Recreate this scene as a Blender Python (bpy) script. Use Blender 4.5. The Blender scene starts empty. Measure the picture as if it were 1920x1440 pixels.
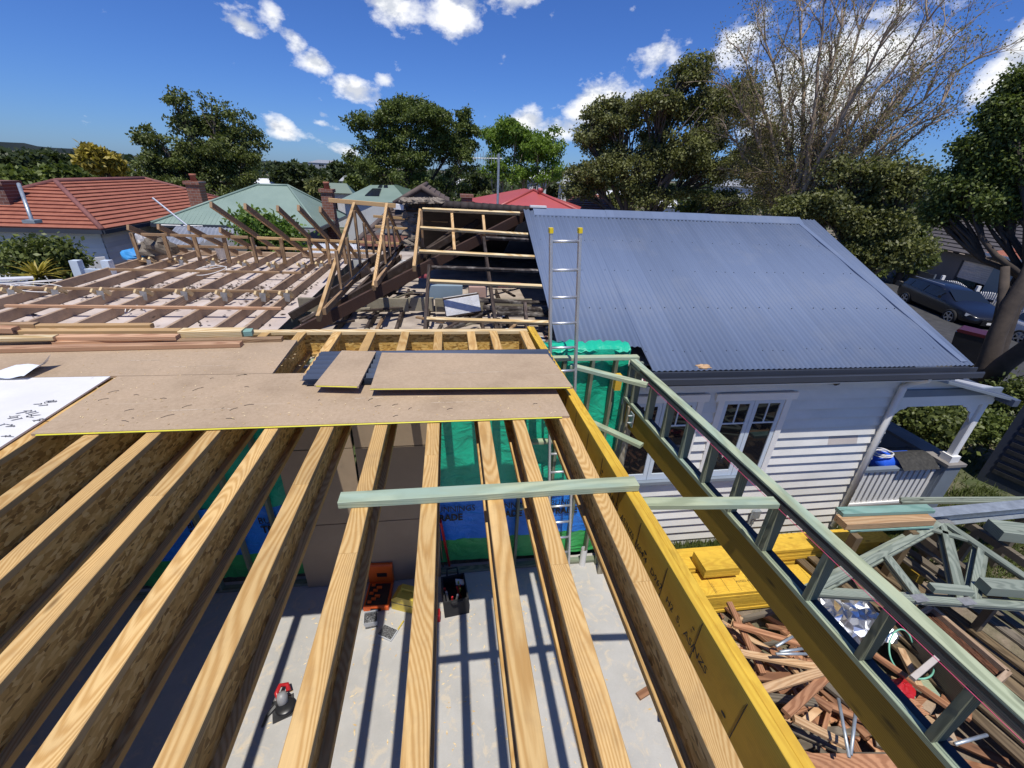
import bpy, bmesh, math, random
import numpy as np
from mathutils import Vector, Matrix
random.seed(7)
rng = np.random.default_rng(7)
SC = bpy.context.scene
COL = SC.collection
# ---------------------------------------------------------------- camera
# World frame: X right along the house wall, Y forward along the floor joists,
# z = 0 is the top of the joists, GZ the ground and slab far below.
FPX, YAW, PIT, ROLL, CZ = 799.57, .155984, .458338, .0473855, 1.6617
GZ = -3.85
_f = np.array([math.sin(YAW)*math.cos(PIT), math.cos(YAW)*math.cos(PIT), -math.sin(PIT)])
_r = np.array([math.cos(YAW), -math.sin(YAW), 0.0])
_u = np.cross(_r, _f)
_c, _s = math.cos(ROLL), math.sin(ROLL)
_r, _u = _c*_r+_s*_u, -_s*_r+_c*_u
CAM = np.array([0, 0, CZ])
cd = bpy.data.cameras.new('camera')
cd.sensor_width = 36; cd.lens = 36*FPX/1920; cd.clip_start = .05; cd.clip_end = 9000
cam = bpy.data.objects.new('camera', cd); COL.objects.link(cam)
M = Matrix.Identity(4)
for i in range(3):
    M[i][0] = _r[i]; M[i][1] = _u[i]; M[i][2] = -_f[i]; M[i][3] = CAM[i]
cam.matrix_world = M
SC.camera = cam
SC.render.resolution_x, SC.render.resolution_y = 1024, 768
def ray(px, py): return (px-960)*_r-(py-720)*_u+FPX*_f
def at(px, py, x=None, y=None, z=None, D=None):
    """photo position on a real plane (x, y or z) or at horizontal distance D"""
    d = ray(px, py)
    if z is not None: t = (z-CZ)/d[2]
    elif y is not None: t = y/d[1]
    elif x is not None: t = x/d[0]
    else: t = D/math.hypot(d[0], d[1])
    return Vector(CAM+t*d)
def onp(px, py, a, b, c):
    a, b, c = (np.array(v, float) for v in (a, b, c))
    n = np.cross(b-a, c-a); d = ray(px, py)
    return Vector(CAM+((a-CAM) @ n)/(d @ n)*d)
# ---------------------------------------------------------------- sun, sky, exposure
SUN_DIR = Vector((.06, .366, -1)).normalized()          # the way the light travels
sl = bpy.data.lights.new('sun', 'SUN'); sl.energy = 4.55; sl.angle = math.radians(.53); sl.color = (1, .955, .88)
so = bpy.data.objects.new('sun', sl); COL.objects.link(so)
so.rotation_euler = SUN_DIR.to_track_quat('-Z', 'Y').to_euler(); so.location = (-2, -8, 25)
SC.view_settings.view_transform = 'Standard'; SC.view_settings.look = 'None'
SC.view_settings.gamma = 1; SC.view_settings.use_curve_mapping = False
SC.view_settings.exposure = 0.0
W = bpy.data.worlds.new('World'); SC.world = W; W.use_nodes = True
wn, wl = W.node_tree.nodes, W.node_tree.links
wn.clear()
def N(nt, t, **k):
    n = nt.nodes.new(t)
    for a, v in k.items(): setattr(n, a, v)
    return n
wt = W.node_tree
def L(nt, a, b): nt.links.new(a, b)
def mth(nt, op, a, b=None, clamp=False):
    n = nt.nodes.new('ShaderNodeMath'); n.operation = op; n.use_clamp = clamp
    for i, v in enumerate((a, b)):
        if v is None: continue
        if isinstance(v, (int, float)): n.inputs[i].default_value = v
        else: nt.links.new(v, n.inputs[i])
    return n.outputs[0]
def ramp(nt, fac, stops, interp='LINEAR'):
    n = nt.nodes.new('ShaderNodeValToRGB'); n.color_ramp.interpolation = interp
    e = n.color_ramp.elements
    while len(e) < len(stops): e.new(.5)
    for s, (p, c) in zip(e, stops):
        s.position = p; s.color = (*c, 1) if len(c) == 3 else c
    nt.links.new(fac, n.inputs[0])
    return n.outputs[0]
def mix(nt, fac, a, b, mode='MIX'):
    n = nt.nodes.new('ShaderNodeMix'); n.data_type = 'RGBA'; n.blend_type = mode
    for s, v in ((n.inputs[0], fac), (n.inputs[6], a), (n.inputs[7], b)):
        if isinstance(v, (int, float)): s.default_value = v
        elif isinstance(v, tuple): s.default_value = (*v, 1)
        else: nt.links.new(v, s)
    return n.outputs[2]
sky = N(wt, 'ShaderNodeTexSky'); sky.sky_type = 'NISHITA'; sky.sun_disc = False
sky.sun_elevation = math.radians(69.6); sky.sun_rotation = math.radians(189.3)
sky.air_density = 1.0; sky.dust_density = .25; sky.ozone_density = 2.6; sky.altitude = 30
tc = N(wt, 'ShaderNodeTexCoord')
dirv = tc.outputs['Generated']
def vm(nt, op, a, b=None):
    n = nt.nodes.new('ShaderNodeVectorMath'); n.operation = op
    for i, v in enumerate((a, b)):
        if v is None: continue
        if isinstance(v, (tuple, list, Vector)): n.inputs[i].default_value = tuple(v)
        else: nt.links.new(v, n.inputs[i])
    return n
# fair-weather cumulus: soft blobs at their bearings, broken up by noise; more of the same all round
nz = N(wt, 'ShaderNodeTexNoise'); nz.inputs['Scale'].default_value = 19; nz.inputs['Detail'].default_value = 10; nz.inputs['Roughness'].default_value = .60
mp = N(wt, 'ShaderNodeMapping'); mp.inputs['Scale'].default_value = (1, 1, 1.6)
L(wt, dirv, mp.inputs[0]); L(wt, mp.outputs[0], nz.inputs['Vector'])
clouds = [(735, 10, 70, 60, 1.15), (850, 20, 70, 62, 1.15), (960, -8, 60, 45, 1.0), (455, 48, 44, 26, .78), (508, 25, 24, 32, .66),
          (556, 82, 26, 36, 1.0), (592, 118, 46, 30, 1.12), (640, 152, 24, 26, .9), (664, 170, 56, 32, 1.15), (942, 115, 24, 30, .62), (528, 240, 42, 28, 1.0), (604, 232, 36, 12, .62), (600, 213, 26, 10, .5),
          (720, 150, 24, 18, .55), (985, 232, 50, 38, 1.15), (1040, 245, 50, 30, 1.05), (1120, 205, 66, 50, 1.2), (1242, 104, 54, 38, .78), (1395, 75, 60, 52, .95),
          (1550, 160, 150, 105, 1.25), (1650, 110, 90, 60, 1.05), (1900, 105, 50, 75, 1.05), (650, 285, 50, 16, .6), (1190, 20, 40, 14, .5)]
tot = None
for cx, cy, rx, ry, st in clouds:
    if cx < 1000: rx, ry = rx*.80, ry*.76
    c = Vector(ray(cx, cy)).normalized(); rr = Vector(ray(cx+rx, cy)).normalized()-c; uu = Vector(ray(cx, cy-ry)).normalized()-c
    d = vm(wt, 'SUBTRACT', dirv, c).outputs[0]
    a = vm(wt, 'DOT_PRODUCT', d, rr/rr.length_squared).outputs['Value']
    b = vm(wt, 'DOT_PRODUCT', d, uu/uu.length_squared).outputs['Value']
    q = mth(wt, 'ADD', mth(wt, 'MULTIPLY', a, a), mth(wt, 'MULTIPLY', b, b))
    g = mth(wt, 'MULTIPLY', mth(wt, 'POWER', 2.718, mth(wt, 'MULTIPLY', q, -.95)), st)
    front = mth(wt, 'GREATER_THAN', vm(wt, 'DOT_PRODUCT', dirv, c).outputs['Value'], 0)
    g = mth(wt, 'MULTIPLY', g, front)
    tot = g if tot is None else mth(wt, 'MAXIMUM', tot, g)
den = mth(wt, 'ADD', tot, mth(wt, 'MULTIPLY', mth(wt, 'SUBTRACT', nz.outputs[0], .5), 1.9))
mask = ramp(wt, den, [(.34, (0, 0, 0)), (.60, (.55, .55, .55)), (.92, (1, 1, 1))])
# the grey flat undersides come from the cloud's own thickness
nzs = N(wt, 'ShaderNodeTexNoise'); nzs.inputs['Scale'].default_value = 19; nzs.inputs['Detail'].default_value = 6
offs = vm(wt, 'ADD', mp.outputs[0], (0, 0, .03)).outputs[0]; L(wt, offs, nzs.inputs['Vector'])
lit = ramp(wt, mth(wt, 'ADD', .5, mth(wt, 'MULTIPLY', mth(wt, 'SUBTRACT', nz.outputs[0], nzs.outputs[0]), 2.6)), [(.25, (6.6, 7.0, 7.8)), (.60, (10.2, 10.3, 10.5))])
skyc = mix(wt, mask, mix(wt, 1.0, sky.outputs[0], (.345, .575, 1.10), 'MULTIPLY'), lit)
bg = N(wt, 'ShaderNodeBackground'); bg.inputs[1].default_value = .103
L(wt, skyc, bg.inputs[0])
wo = N(wt, 'ShaderNodeOutputWorld'); L(wt, bg.outputs[0], wo.inputs[0])
# ---------------------------------------------------------------- scene bookkeeping
WM = {}
def reg(o, Mw, parent=None):
    WM[o.name] = Mw.copy()
    if parent is not None:
        o.parent = parent
        o.matrix_basis = WM[parent.name].inverted() @ Mw
    else: o.matrix_basis = Mw
    return o
def tag(o, label=None, cat=None, group=None, kind=None):
    if label: o['label'] = label
    if cat: o['category'] = cat
    if group: o['group'] = group
    if kind: o['kind'] = kind
    return o
def thing(name, loc, label, cat, group=None, parent=None):
    o = bpy.data.objects.new(name, None); COL.objects.link(o); o.empty_display_size = .1
    reg(o, Matrix.Translation(Vector(loc)), parent)
    return tag(o, label, cat, group)
def sub(name, loc, parent):
    o = bpy.data.objects.new(name, None); COL.objects.link(o); o.empty_display_size = .05
    return reg(o, Matrix.Translation(Vector(loc)), parent)
class MB:
    def __init__(s): s.v = []; s.f = []; s.m = []
    def add(s, vs, fs, m=0):
        o = len(s.v); s.v += [tuple(v) for v in vs]; s.f += [tuple(i+o for i in f) for f in fs]; s.m += [m]*len(fs)
    def box(s, lo, hi, ch=0, m=0, T=None):
        x0, y0, z0 = lo; x1, y1, z1 = hi
        if ch <= 0:
            vs = [(x, y, z) for x in (x0, x1) for y in (y0, y1) for z in (z0, z1)]
            fs = [(0, 1, 3, 2), (4, 6, 7, 5), (0, 4, 5, 1), (2, 3, 7, 6), (0, 2, 6, 4), (1, 5, 7, 3)]
        else:
            c = min(ch, (x1-x0)*.4, (y1-y0)*.4, (z1-z0)*.4)
            # chamfer the four long edges (along x)
            pr = [(y0+c, z0), (y1-c, z0), (y1, z0+c), (y1, z1-c), (y1-c, z1), (y0+c, z1), (y0, z1-c), (y0, z0+c)]
            vs = [(x0, y, z) for y, z in pr]+[(x1, y, z) for y, z in pr]
            fs = [tuple(range(7, -1, -1)), tuple(range(8, 16))]+[(i, (i+1) % 8, 8+(i+1) % 8, 8+i) for i in range(8)]
        if T is not None: vs = [T @ Vector(v) for v in vs]
        s.add(vs, fs, m)
    def tube(s, pts, rad, n=8, m=0, cap=True):
        pts = [Vector(p) for p in pts]; k = len(pts)
        if isinstance(rad, (int, float)): rad = [rad]*k
        vs = []; fs = []; ref = None
        for i in range(k):
            t = (pts[min(i+1, k-1)]-pts[max(i-1, 0)])
            t = t.normalized() if t.length > 1e-9 else Vector((0, 0, 1))
            if ref is None: ref = t.orthogonal().normalized()
            ref = (ref-t*ref.dot(t)); ref = ref.normalized() if ref.length > 1e-6 else t.orthogonal().normalized()
            b = t.cross(ref)
            for j in range(n):
                a = 2*math.pi*j/n
                vs.append(pts[i]+(ref*math.cos(a)+b*math.sin(a))*rad[i])
        for i in range(k-1):
            for j in range(n):
                fs.append((i*n+j, i*n+(j+1) % n, (i+1)*n+(j+1) % n, (i+1)*n+j))
        if cap: fs += [tuple(range(n-1, -1, -1)), tuple((k-1)*n+j for j in range(n))]
        s.add(vs, fs, m)
    def prism(s, poly, z0, z1, m=0, T=None):
        n = len(poly); vs = [(x, y, z0) for x, y in poly]+[(x, y, z1) for x, y in poly]
        fs = [tuple(range(n-1, -1, -1)), tuple(range(n, 2*n))]+[(i, (i+1) % n, n+(i+1) % n, n+i) for i in range(n)]
        if T is not None: vs = [T @ Vector(v) for v in vs]
        s.add(vs, fs, m)
    def lathe(s, prof, n=16, m=0, T=None, cap=True):
        vs = []; fs = []; k = len(prof)
        for r_, z_ in prof:
            for j in range(n): vs.append((r_*math.cos(2*math.pi*j/n), r_*math.sin(2*math.pi*j/n), z_))
        for i in range(k-1):
            for j in range(n): fs.append((i*n+j, i*n+(j+1) % n, (i+1)*n+(j+1) % n, (i+1)*n+j))
        if cap: fs += [tuple(range(n-1, -1, -1)), tuple((k-1)*n+j for j in range(n))]
        if T is not None: vs = [T @ Vector(v) for v in vs]
        s.add(vs, fs, m)
    def slab(s, a, b, c, d, th, m=0):
        a, b, c, d = (Vector(v) for v in (a, b, c, d)); n = (b-a).cross(d-a).normalized()*th
        vs = [a, b, c, d, a-n, b-n, c-n, d-n]
        s.add(vs, [(0, 1, 2, 3), (7, 6, 5, 4), (0, 4, 5, 1), (1, 5, 6, 2), (2, 6, 7, 3), (3, 7, 4, 0)], m)
    def mesh(s, name, mats, smooth=False):
        me = bpy.data.meshes.new(name); me.from_pydata(s.v, [], s.f)
        for m in (mats if isinstance(mats, (list, tuple)) else [mats]): me.materials.append(m)
        if isinstance(mats, (list, tuple)) and len(mats) > 1: me.polygons.foreach_set('material_index', s.m)
        if smooth: me.polygons.foreach_set('use_smooth', [True]*len(s.f))
        me.update(); return me
    def build(s, name, mats, parent=None, Mw=None, smooth=False):
        o = bpy.data.objects.new(name, s.mesh(name, mats, smooth)); COL.objects.link(o)
        return reg(o, Mw or Matrix.Identity(4), parent)
def frame(p, q, up=(0, 0, 1)):
    p, q = Vector(p), Vector(q); x = (q-p).normalized(); u = Vector(up)
    z = u-x*u.dot(x)
    if z.length < 1e-5: z = x.orthogonal()
    z.normalize(); y = z.cross(x)
    m = Matrix.Identity(4)
    for i in range(3): m[i][0], m[i][1], m[i][2], m[i][3] = x[i], y[i], z[i], p[i]
    return m
def beam(name, p, q, w, h, mat, parent=None, up=(0, 0, 1), anchor='top', ch=.003, side=0):
    """a straight piece of timber or metal; p, q run along its top (or centre or bottom) line"""
    p, q = Vector(p), Vector(q); Ln = (q-p).length
    z0, z1 = {'top': (-h, 0), 'mid': (-h/2, h/2), 'bot': (0, h)}[anchor]
    b = MB(); b.box((0, -w/2+side*w/2, z0), (Ln, w/2+side*w/2, z1), ch)
    return b.build(name, mat, parent, frame(p, q, up))
def local(parent, Mw): return Mw
# ---------------------------------------------------------------- materials
MT = {}
def new_mat(name):
    m = bpy.data.materials.new(name); m.use_nodes = True; m.node_tree.nodes.clear(); nt = m.node_tree
    o = N(nt, 'ShaderNodeOutputMaterial'); p = N(nt, 'ShaderNodeBsdfPrincipled'); L(nt, p.outputs[0], o.inputs[0])
    MT[name] = m
    return m, nt, p
def ocoord(nt, rnd=60):
    t = N(nt, 'ShaderNodeTexCoord'); oi = N(nt, 'ShaderNodeObjectInfo')
    k = mth(nt, 'MULTIPLY', oi.outputs['Random'], rnd)
    cx = N(nt, 'ShaderNodeCombineXYZ'); L(nt, k, cx.inputs[0]); L(nt, mth(nt, 'MULTIPLY', oi.outputs['Random'], 7.3), cx.inputs[1]); L(nt, k, cx.inputs[2])
    return vm(nt, 'ADD', t.outputs['Object'], cx.outputs[0]).outputs[0], oi.outputs['Random'], t.outputs['Object']
def noise(nt, vec, scale, detail=4, rough=.55, sc=None, dist=0):
    if sc:
        mp = N(nt, 'ShaderNodeMapping'); mp.inputs['Scale'].default_value = sc; L(nt, vec, mp.inputs[0]); vec = mp.outputs[0]
    n = N(nt, 'ShaderNodeTexNoise'); n.inputs['Scale'].default_value = scale; n.inputs['Detail'].default_value = detail
    n.inputs['Roughness'].default_value = rough; n.inputs['Distortion'].default_value = dist
    L(nt, vec, n.inputs['Vector']); return n.outputs[0]
def bump(nt, p, h, strength=.2, dist=.01):
    b = N(nt, 'ShaderNodeBump'); b.inputs['Strength'].default_value = strength; b.inputs['Distance'].default_value = dist
    L(nt, h, b.inputs['Height']); L(nt, b.outputs[0], p.inputs['Normal'])
def hsv(nt, col, rnd, amt):
    h = N(nt, 'ShaderNodeHueSaturation'); L(nt, col, h.inputs['Color'])
    L(nt, mth(nt, 'ADD', 1-amt/2, mth(nt, 'MULTIPLY', rnd, amt)), h.inputs['Value']); return h.outputs[0]
def wood(name, ca, cb, scale=26, rough=.65, amt=.25, dirt=0, dirtc=(.05, .05, .05), knot=True, contrast=(.25, .85), blotch=None):
    """sawn timber, growth rings cut along the length (local X)"""
    m, nt, p = new_mat(name)
    v, rnd, raw = ocoord(nt)
    d = noise(nt, v, 1.0, 3, .5, (1.1, 5, 5))
    d2 = noise(nt, v, 1.0, 2, .5, (.35, 2, 2))
    w = N(nt, 'ShaderNodeMapping'); w.inputs['Scale'].default_value = (.10, 1, 1); L(nt, v, w.inputs[0])
    off = N(nt, 'ShaderNodeCombineXYZ')
    L(nt, mth(nt, 'MULTIPLY', d, .10), off.inputs[1]); L(nt, mth(nt, 'MULTIPLY', d2, .30), off.inputs[2])
    wv = N(nt, 'ShaderNodeTexWave'); wv.wave_type = 'RINGS'; wv.rings_direction = 'X'; wv.inputs['Scale'].default_value = scale
    wv.inputs['Distortion'].default_value = 1.6; wv.inputs['Detail'].default_value = 2.5; wv.inputs['Detail Scale'].default_value = 1.6
    rs = N(nt, 'ShaderNodeVectorMath'); rs.operation = 'SCALE'; L(nt, vm(nt, 'ADD', w.outputs[0], off.outputs[0]).outputs[0], rs.inputs[0]); L(nt, mth(nt, 'ADD', .55, mth(nt, 'MULTIPLY', mth(nt, 'FRACT', mth(nt, 'MULTIPLY', rnd, 7.77)), .9)), rs.inputs['Scale']); L(nt, rs.outputs[0], wv.inputs['Vector'])
    col = ramp(nt, wv.outputs[0], [(contrast[0], ca), (contrast[1], cb)])
    fib = noise(nt, v, 1.0, 3, .7, (4, 160, 160))
    col = mix(nt, mth(nt, 'MULTIPLY', fib, .32), col, cb, 'MULTIPLY') if False else mix(nt, .35, col, mix(nt, fib, (.55, .55, .55), (1.25, 1.25, 1.25)), 'MULTIPLY')
    lo = noise(nt, v, 1.0, 2, .5, (.7, 4, 4))
    col = mix(nt, .5, col, ramp(nt, lo, [(.3, (.72, .70, .66)), (.7, (1.18, 1.16, 1.12))]), 'MULTIPLY')
    if knot:
        vo = N(nt, 'ShaderNodeTexVoronoi'); mp = N(nt, 'ShaderNodeMapping'); mp.inputs['Scale'].default_value = (2.1, 7.0, 7.0)
        L(nt, v, mp.inputs[0]); L(nt, mp.outputs[0], vo.inputs['Vector']); vo.inputs['Scale'].default_value = 1.0
        k = ramp(nt, vo.outputs['Distance'], [(.05, (0, 0, 0)), (.135, (1, 1, 1))])
        col = mix(nt, k, tuple(c*.38 for c in cb), col)
    if blotch:
        bl = noise(nt, v, 1.0, 4, .6, (1.2, 6, 6)); col = mix(nt, ramp(nt, bl, [(.45, (0, 0, 0)), (.65, (.75, .75, .75))]), col, blotch)
    if dirt:
        dn = noise(nt, v, 7, 6, .65); col = mix(nt, ramp(nt, dn, [(.48, (0, 0, 0)), (.72, (dirt, dirt, dirt))]), col, dirtc)
    L(nt, hsv(nt, col, rnd, amt), p.inputs['Base Color']); p.inputs['Roughness'].default_value = rough
    p.inputs['Specular IOR Level'].default_value = .3
    bump(nt, p, mth(nt, 'ADD', fib, mth(nt, 'MULTIPLY', wv.outputs[0], .4)), .18, .003)
    return m
def plain(name, c, rough=.6, metal=0, var=.15, ns=6, bmp=0, c2=None, spec=.5, amt=.0, bs=None, lo=.35, hi=.68):
    m, nt, p = new_mat(name)
    v, rnd, raw = ocoord(nt, 20)
    n = noise(nt, v, ns, 6, .6)
    c2 = c2 or tuple(x*(1-var*2) for x in c)
    col = ramp(nt, n, [(lo, c2), (hi, c)])
    f = noise(nt, v, ns*14, 3, .6)
    col = mix(nt, var, col, mix(nt, f, (.5, .5, .5), (1.4, 1.4, 1.4)), 'MULTIPLY')
    if amt: col = hsv(nt, col, rnd, amt)
    L(nt, col, p.inputs['Base Color'])
    p.inputs['Metallic'].default_value = metal; p.inputs['Specular IOR Level'].default_value = spec
    L(nt, mth(nt, 'ADD', rough-.08, mth(nt, 'MULTIPLY', n, .16)), p.inputs['Roughness'])
    if bmp: bump(nt, p, noise(nt, v, bs or ns*6, 5, .6), bmp, .01)
    return m
def leafmat(name, c, c2, rough=.5, trans=.25):
    m, nt, p = new_mat(name)
    g = N(nt, 'ShaderNodeNewGeometry'); t = N(nt, 'ShaderNodeTexCoord')
    n = noise(nt, t.outputs['Object'], .55, 3, .6)
    k = mth(nt, 'ADD', mth(nt, 'MULTIPLY', g.outputs['Random Per Island'], .55), mth(nt, 'MULTIPLY', n, .55))
    col = ramp(nt, k, [(.2, c2), (.75, c)])
    L(nt, col, p.inputs['Base Color']); p.inputs['Roughness'].default_value = rough; p.inputs['Specular IOR Level'].default_value = .35
    tr = N(nt, 'ShaderNodeBsdfTranslucent'); L(nt, mix(nt, 1, col, (1.3, 1.4, .7), 'MULTIPLY'), tr.inputs[0])
    mx = N(nt, 'ShaderNodeMixShader'); mx.inputs[0].default_value = trans
    L(nt, p.outputs[0], mx.inputs[1]); L(nt, tr.outputs[0], mx.inputs[2])
    L(nt, mx.outputs[0], [x for x in nt.nodes if x.type == 'OUTPUT_MATERIAL'][0].inputs[0])
    return m
def glassy(name, c, rough=.03):
    m, nt, p = new_mat(name); p.inputs['Base Color'].default_value = (*c, 1); p.inputs['Roughness'].default_value = rough
    p.inputs['Specular IOR Level'].default_value = .6
    t = N(nt, 'ShaderNodeTexCoord'); bump(nt, p, noise(nt, t.outputs['Object'], 1.5, 2), .04, .02)
    return m
# timbers
wood('pine_flange', (.64, .43, .18), (.49, .285, .095), 70, contrast=(.1, 1.0), amt=.30, dirt=.30, dirtc=(.25, .16, .08))
wood('pine_new', (.62, .42, .215), (.48, .29, .12), 60, contrast=(.1, 1.0), amt=.2)
wood('pine_pale', (.74, .60, .36), (.58, .40, .18), 30, amt=.15)
wood('pine_rafter', (.40, .265, .15), (.26, .16, .085), 30, amt=.25, dirt=.35, dirtc=(.13, .09, .06))
wood('joist_brown', (.54, .40, .28), (.39, .27, .175), 30, amt=.25, dirt=.4, dirtc=(.12, .09, .07))
wood('pine_pink', (.60, .37, .22), (.42, .225, .125), 28, amt=.3)
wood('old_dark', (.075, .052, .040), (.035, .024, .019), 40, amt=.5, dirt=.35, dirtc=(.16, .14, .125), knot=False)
wood('old_red', (.075, .040, .028), (.032, .019, .015), 40, amt=.4, dirt=.3, dirtc=(.05, .04, .035), knot=False)
wood('old_grey', (.36, .325, .24), (.24, .21, .15), 30, amt=.3, dirt=.4, dirtc=(.10, .085, .06))
wood('old_batten', (.055, .042, .035), (.025, .02, .018), 40, amt=.4, dirt=.9, dirtc=(.32, .29, .25), knot=False)
wood('treated', (.42, .47, .31), (.30, .345, .22), 30, amt=.2, blotch=(.30, .41, .335), dirt=.15, dirtc=(.16, .17, .12))
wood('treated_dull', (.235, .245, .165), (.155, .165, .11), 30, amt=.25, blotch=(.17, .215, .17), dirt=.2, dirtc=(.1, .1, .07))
wood('treated_grey', (.265, .305, .255), (.18, .215, .18), 30, amt=.25, dirt=.3, dirtc=(.2, .2, .17))
wood('treated_blue', (.24, .41, .36), (.17, .32, .28), 30, amt=.2, dirt=.2, dirtc=(.25, .25, .2))
wood('lvl', (.72, .47, .055), (.63, .39, .042), 55, amt=.10, dirt=.55, dirtc=(.42, .23, .03), rough=.62)
wood('offcut_red', (.42, .215, .115), (.28, .13, .065), 28, amt=.75, dirt=.25, dirtc=(.16, .09, .06))
wood('offcut_pale', (.62, .42, .24), (.48, .29, .15), 28, amt=.3, dirt=.2, dirtc=(.2, .15, .1))
wood('offcut_grey', (.20, .17, .13), (.12, .10, .075), 28, amt=.4)
wood('fence_brown', (.185, .135, .078), (.115, .082, .047), 28, amt=.35)
plain('plywood', (.37, .275, .18), .7, var=.08, ns=2)
plain('board_end', (.30, .16, .06), .8, var=.2, ns=12)
def osb(name):
    m, nt, p = new_mat(name); v, rnd, raw = ocoord(nt)
    w = noise(nt, v, 9, 2); wc = N(nt, 'ShaderNodeCombineXYZ')
    for i in range(3): L(nt, mth(nt, 'MULTIPLY', w, .03), wc.inputs[i])
    vv = vm(nt, 'ADD', v, wc.outputs[0]).outputs[0]
    cols = []
    for k, rot in enumerate((.35, 1.25)):
        mp = N(nt, 'ShaderNodeMapping'); mp.inputs['Rotation'].default_value = (0, rot, 0); mp.inputs['Scale'].default_value = (24, 40, 62); mp.inputs['Location'].default_value = (k*9, 0, k*4)
        L(nt, vv, mp.inputs[0]); vo = N(nt, 'ShaderNodeTexVoronoi'); vo.inputs['Scale'].default_value = 1.0; L(nt, mp.outputs[0], vo.inputs['Vector'])
        s = N(nt, 'ShaderNodeSeparateColor'); L(nt, vo.outputs['Color'], s.inputs[0])
        cols.append((s.outputs[0], vo.outputs['Distance'], s.outputs[1]))
    sel = mth(nt, 'GREATER_THAN', cols[0][2], .5)
    val = mix(nt, sel, cols[0][0], cols[1][0])
    col = ramp(nt, val, [(0, (.26, .14, .032)), (.3, (.55, .325, .085)), (.7, (.70, .45, .135)), (1, (.78, .56, .22))])
    L(nt, hsv(nt, col, rnd, .15), p.inputs['Base Color']); p.inputs['Roughness'].default_value = .6
    bump(nt, p, val, .35, .003); return m
osb('osb')
def particle(name):
    m, nt, p = new_mat(name); v, rnd, raw = ocoord(nt)
    a = noise(nt, v, 160, 3, .7); b = noise(nt, v, 2.2, 5, .6); c = noise(nt, v, 1, 3, .5, (1.2, 26, 26))
    md = noise(nt, v, 38, 4, .7); col = ramp(nt, mth(nt, 'ADD', mth(nt, 'MULTIPLY', a, .5), mth(nt, 'MULTIPLY', md, .5)), [(.30, (.34, .245, .155)), (.68, (.49, .372, .252))])
    col = mix(nt, .5, col, ramp(nt, b, [(.3, (.70, .68, .66)), (.5, (1, 1, 1)), (.7, (1.14, 1.13, 1.12))]), 'MULTIPLY')
    col = mix(nt, ramp(nt, c, [(.66, (0, 0, 0)), (.76, (.35, .35, .35))]), col, (.55, .45, .33))
    L(nt, col, p.inputs['Base Color']); p.inputs['Roughness'].default_value = .75; p.inputs['Specular IOR Level'].default_value = .25
    bump(nt, p, a, .15, .002); return m
particle('particleboard')
def sheetroof(name):
    """painted steel: each 0.76 m sheet has its own slight tone, dust runs down the slope"""
    m, nt, p = new_mat(name); t = N(nt, 'ShaderNodeTexCoord'); v = t.outputs['Object']; sp = N(nt, 'ShaderNodeSeparateXYZ'); L(nt, v, sp.inputs[0])
    wn = N(nt, 'ShaderNodeTexWhiteNoise'); wn.noise_dimensions = '1D'; L(nt, mth(nt, 'FLOOR', mth(nt, 'MULTIPLY', sp.outputs[0], 1/.762)), wn.inputs['W'])
    a = noise(nt, v, 1, 5, .6, (9, .6, .6)); b = noise(nt, v, 1.3, 6, .65); c = noise(nt, v, 28, 3, .6)
    col = ramp(nt, a, [(.3, (.122, .160, .245)), (.7, (.140, .182, .275))])
    k = mth(nt, 'ADD', .94, mth(nt, 'MULTIPLY', wn.outputs[0], .11)); cx = N(nt, 'ShaderNodeCombineXYZ')
    for i in range(3): L(nt, k, cx.inputs[i])
    col = mix(nt, 1, col, cx.outputs[0], 'MULTIPLY'); col = mix(nt, ramp(nt, b, [(.5, (0, 0, 0)), (.75, (.22, .22, .22))]), col, (.26, .27, .29)); col = mix(nt, ramp(nt, c, [(.70, (0, 0, 0)), (.76, (.5, .5, .5))]), col, (.30, .31, .33))
    L(nt, col, p.inputs['Base Color']); p.inputs['Specular IOR Level'].default_value = .25; L(nt, mth(nt, 'ADD', .56, mth(nt, 'MULTIPLY', b, .15)), p.inputs['Roughness']); return m
sheetroof('roof_sheet')
def concrete(name):
    m, nt, p = new_mat(name); v, rnd, raw = ocoord(nt, 0)
    a = noise(nt, v, 1.3, 8, .62); b = noise(nt, v, 5, 6, .65, None, 1.2); c = noise(nt, v, 60, 4, .6)
    col = ramp(nt, a, [(.3, (.36, .35, .325)), (.7, (.48, .467, .435))])
    col = mix(nt, ramp(nt, b, [(.53, (0, 0, 0)), (.64, (.75, .75, .75))]), col, (.56, .48, .36))
    col = mix(nt, .3, col, mix(nt, c, (.7, .7, .7), (1.25, 1.25, 1.25)), 'MULTIPLY')
    L(nt, col, p.inputs['Base Color']); p.inputs['Roughness'].default_value = .72; bump(nt, p, c, .12, .004); return m
concrete('concrete')
plain('white_sheet', (.74, .73, .71), .7, var=.08, ns=2, c2=(.66, .65, .63))
plain('scuff', (.62, .50, .36), .8, var=.2, ns=20)
plain('yellow_tongue', (.72, .66, .04), .5, var=.05)
plain('paper', (.80, .83, .90), .6, var=.05, ns=3)
plain('colorbond', (.130, .172, .268), .58, 0, .07, .9, spec=.28, c2=(.116, .156, .248))
plain('colorbond_dark', (.085, .105, .15), .38, 0, .05, 2)
plain('steel_sheet', (.10, .12, .17), .35, .3, .08, 2)
plain('gutter', (.050, .058, .078), .35, 0, .05, 2)
plain('white_paint', (.76, .75, .71), .5, var=.09, ns=1.1, amt=.12, c2=(.64, .63, .59))
plain('white_trim', (.82, .81, .78), .45, var=.04, ns=2)
plain('blue_frame', (.60, .68, .76), .45, var=.05, ns=2)
plain('undercoat', (.50, .45, .41), .7, var=.05)
plain('grey_paint', (.21, .25, .30), .5, var=.08, ns=3)
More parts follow.
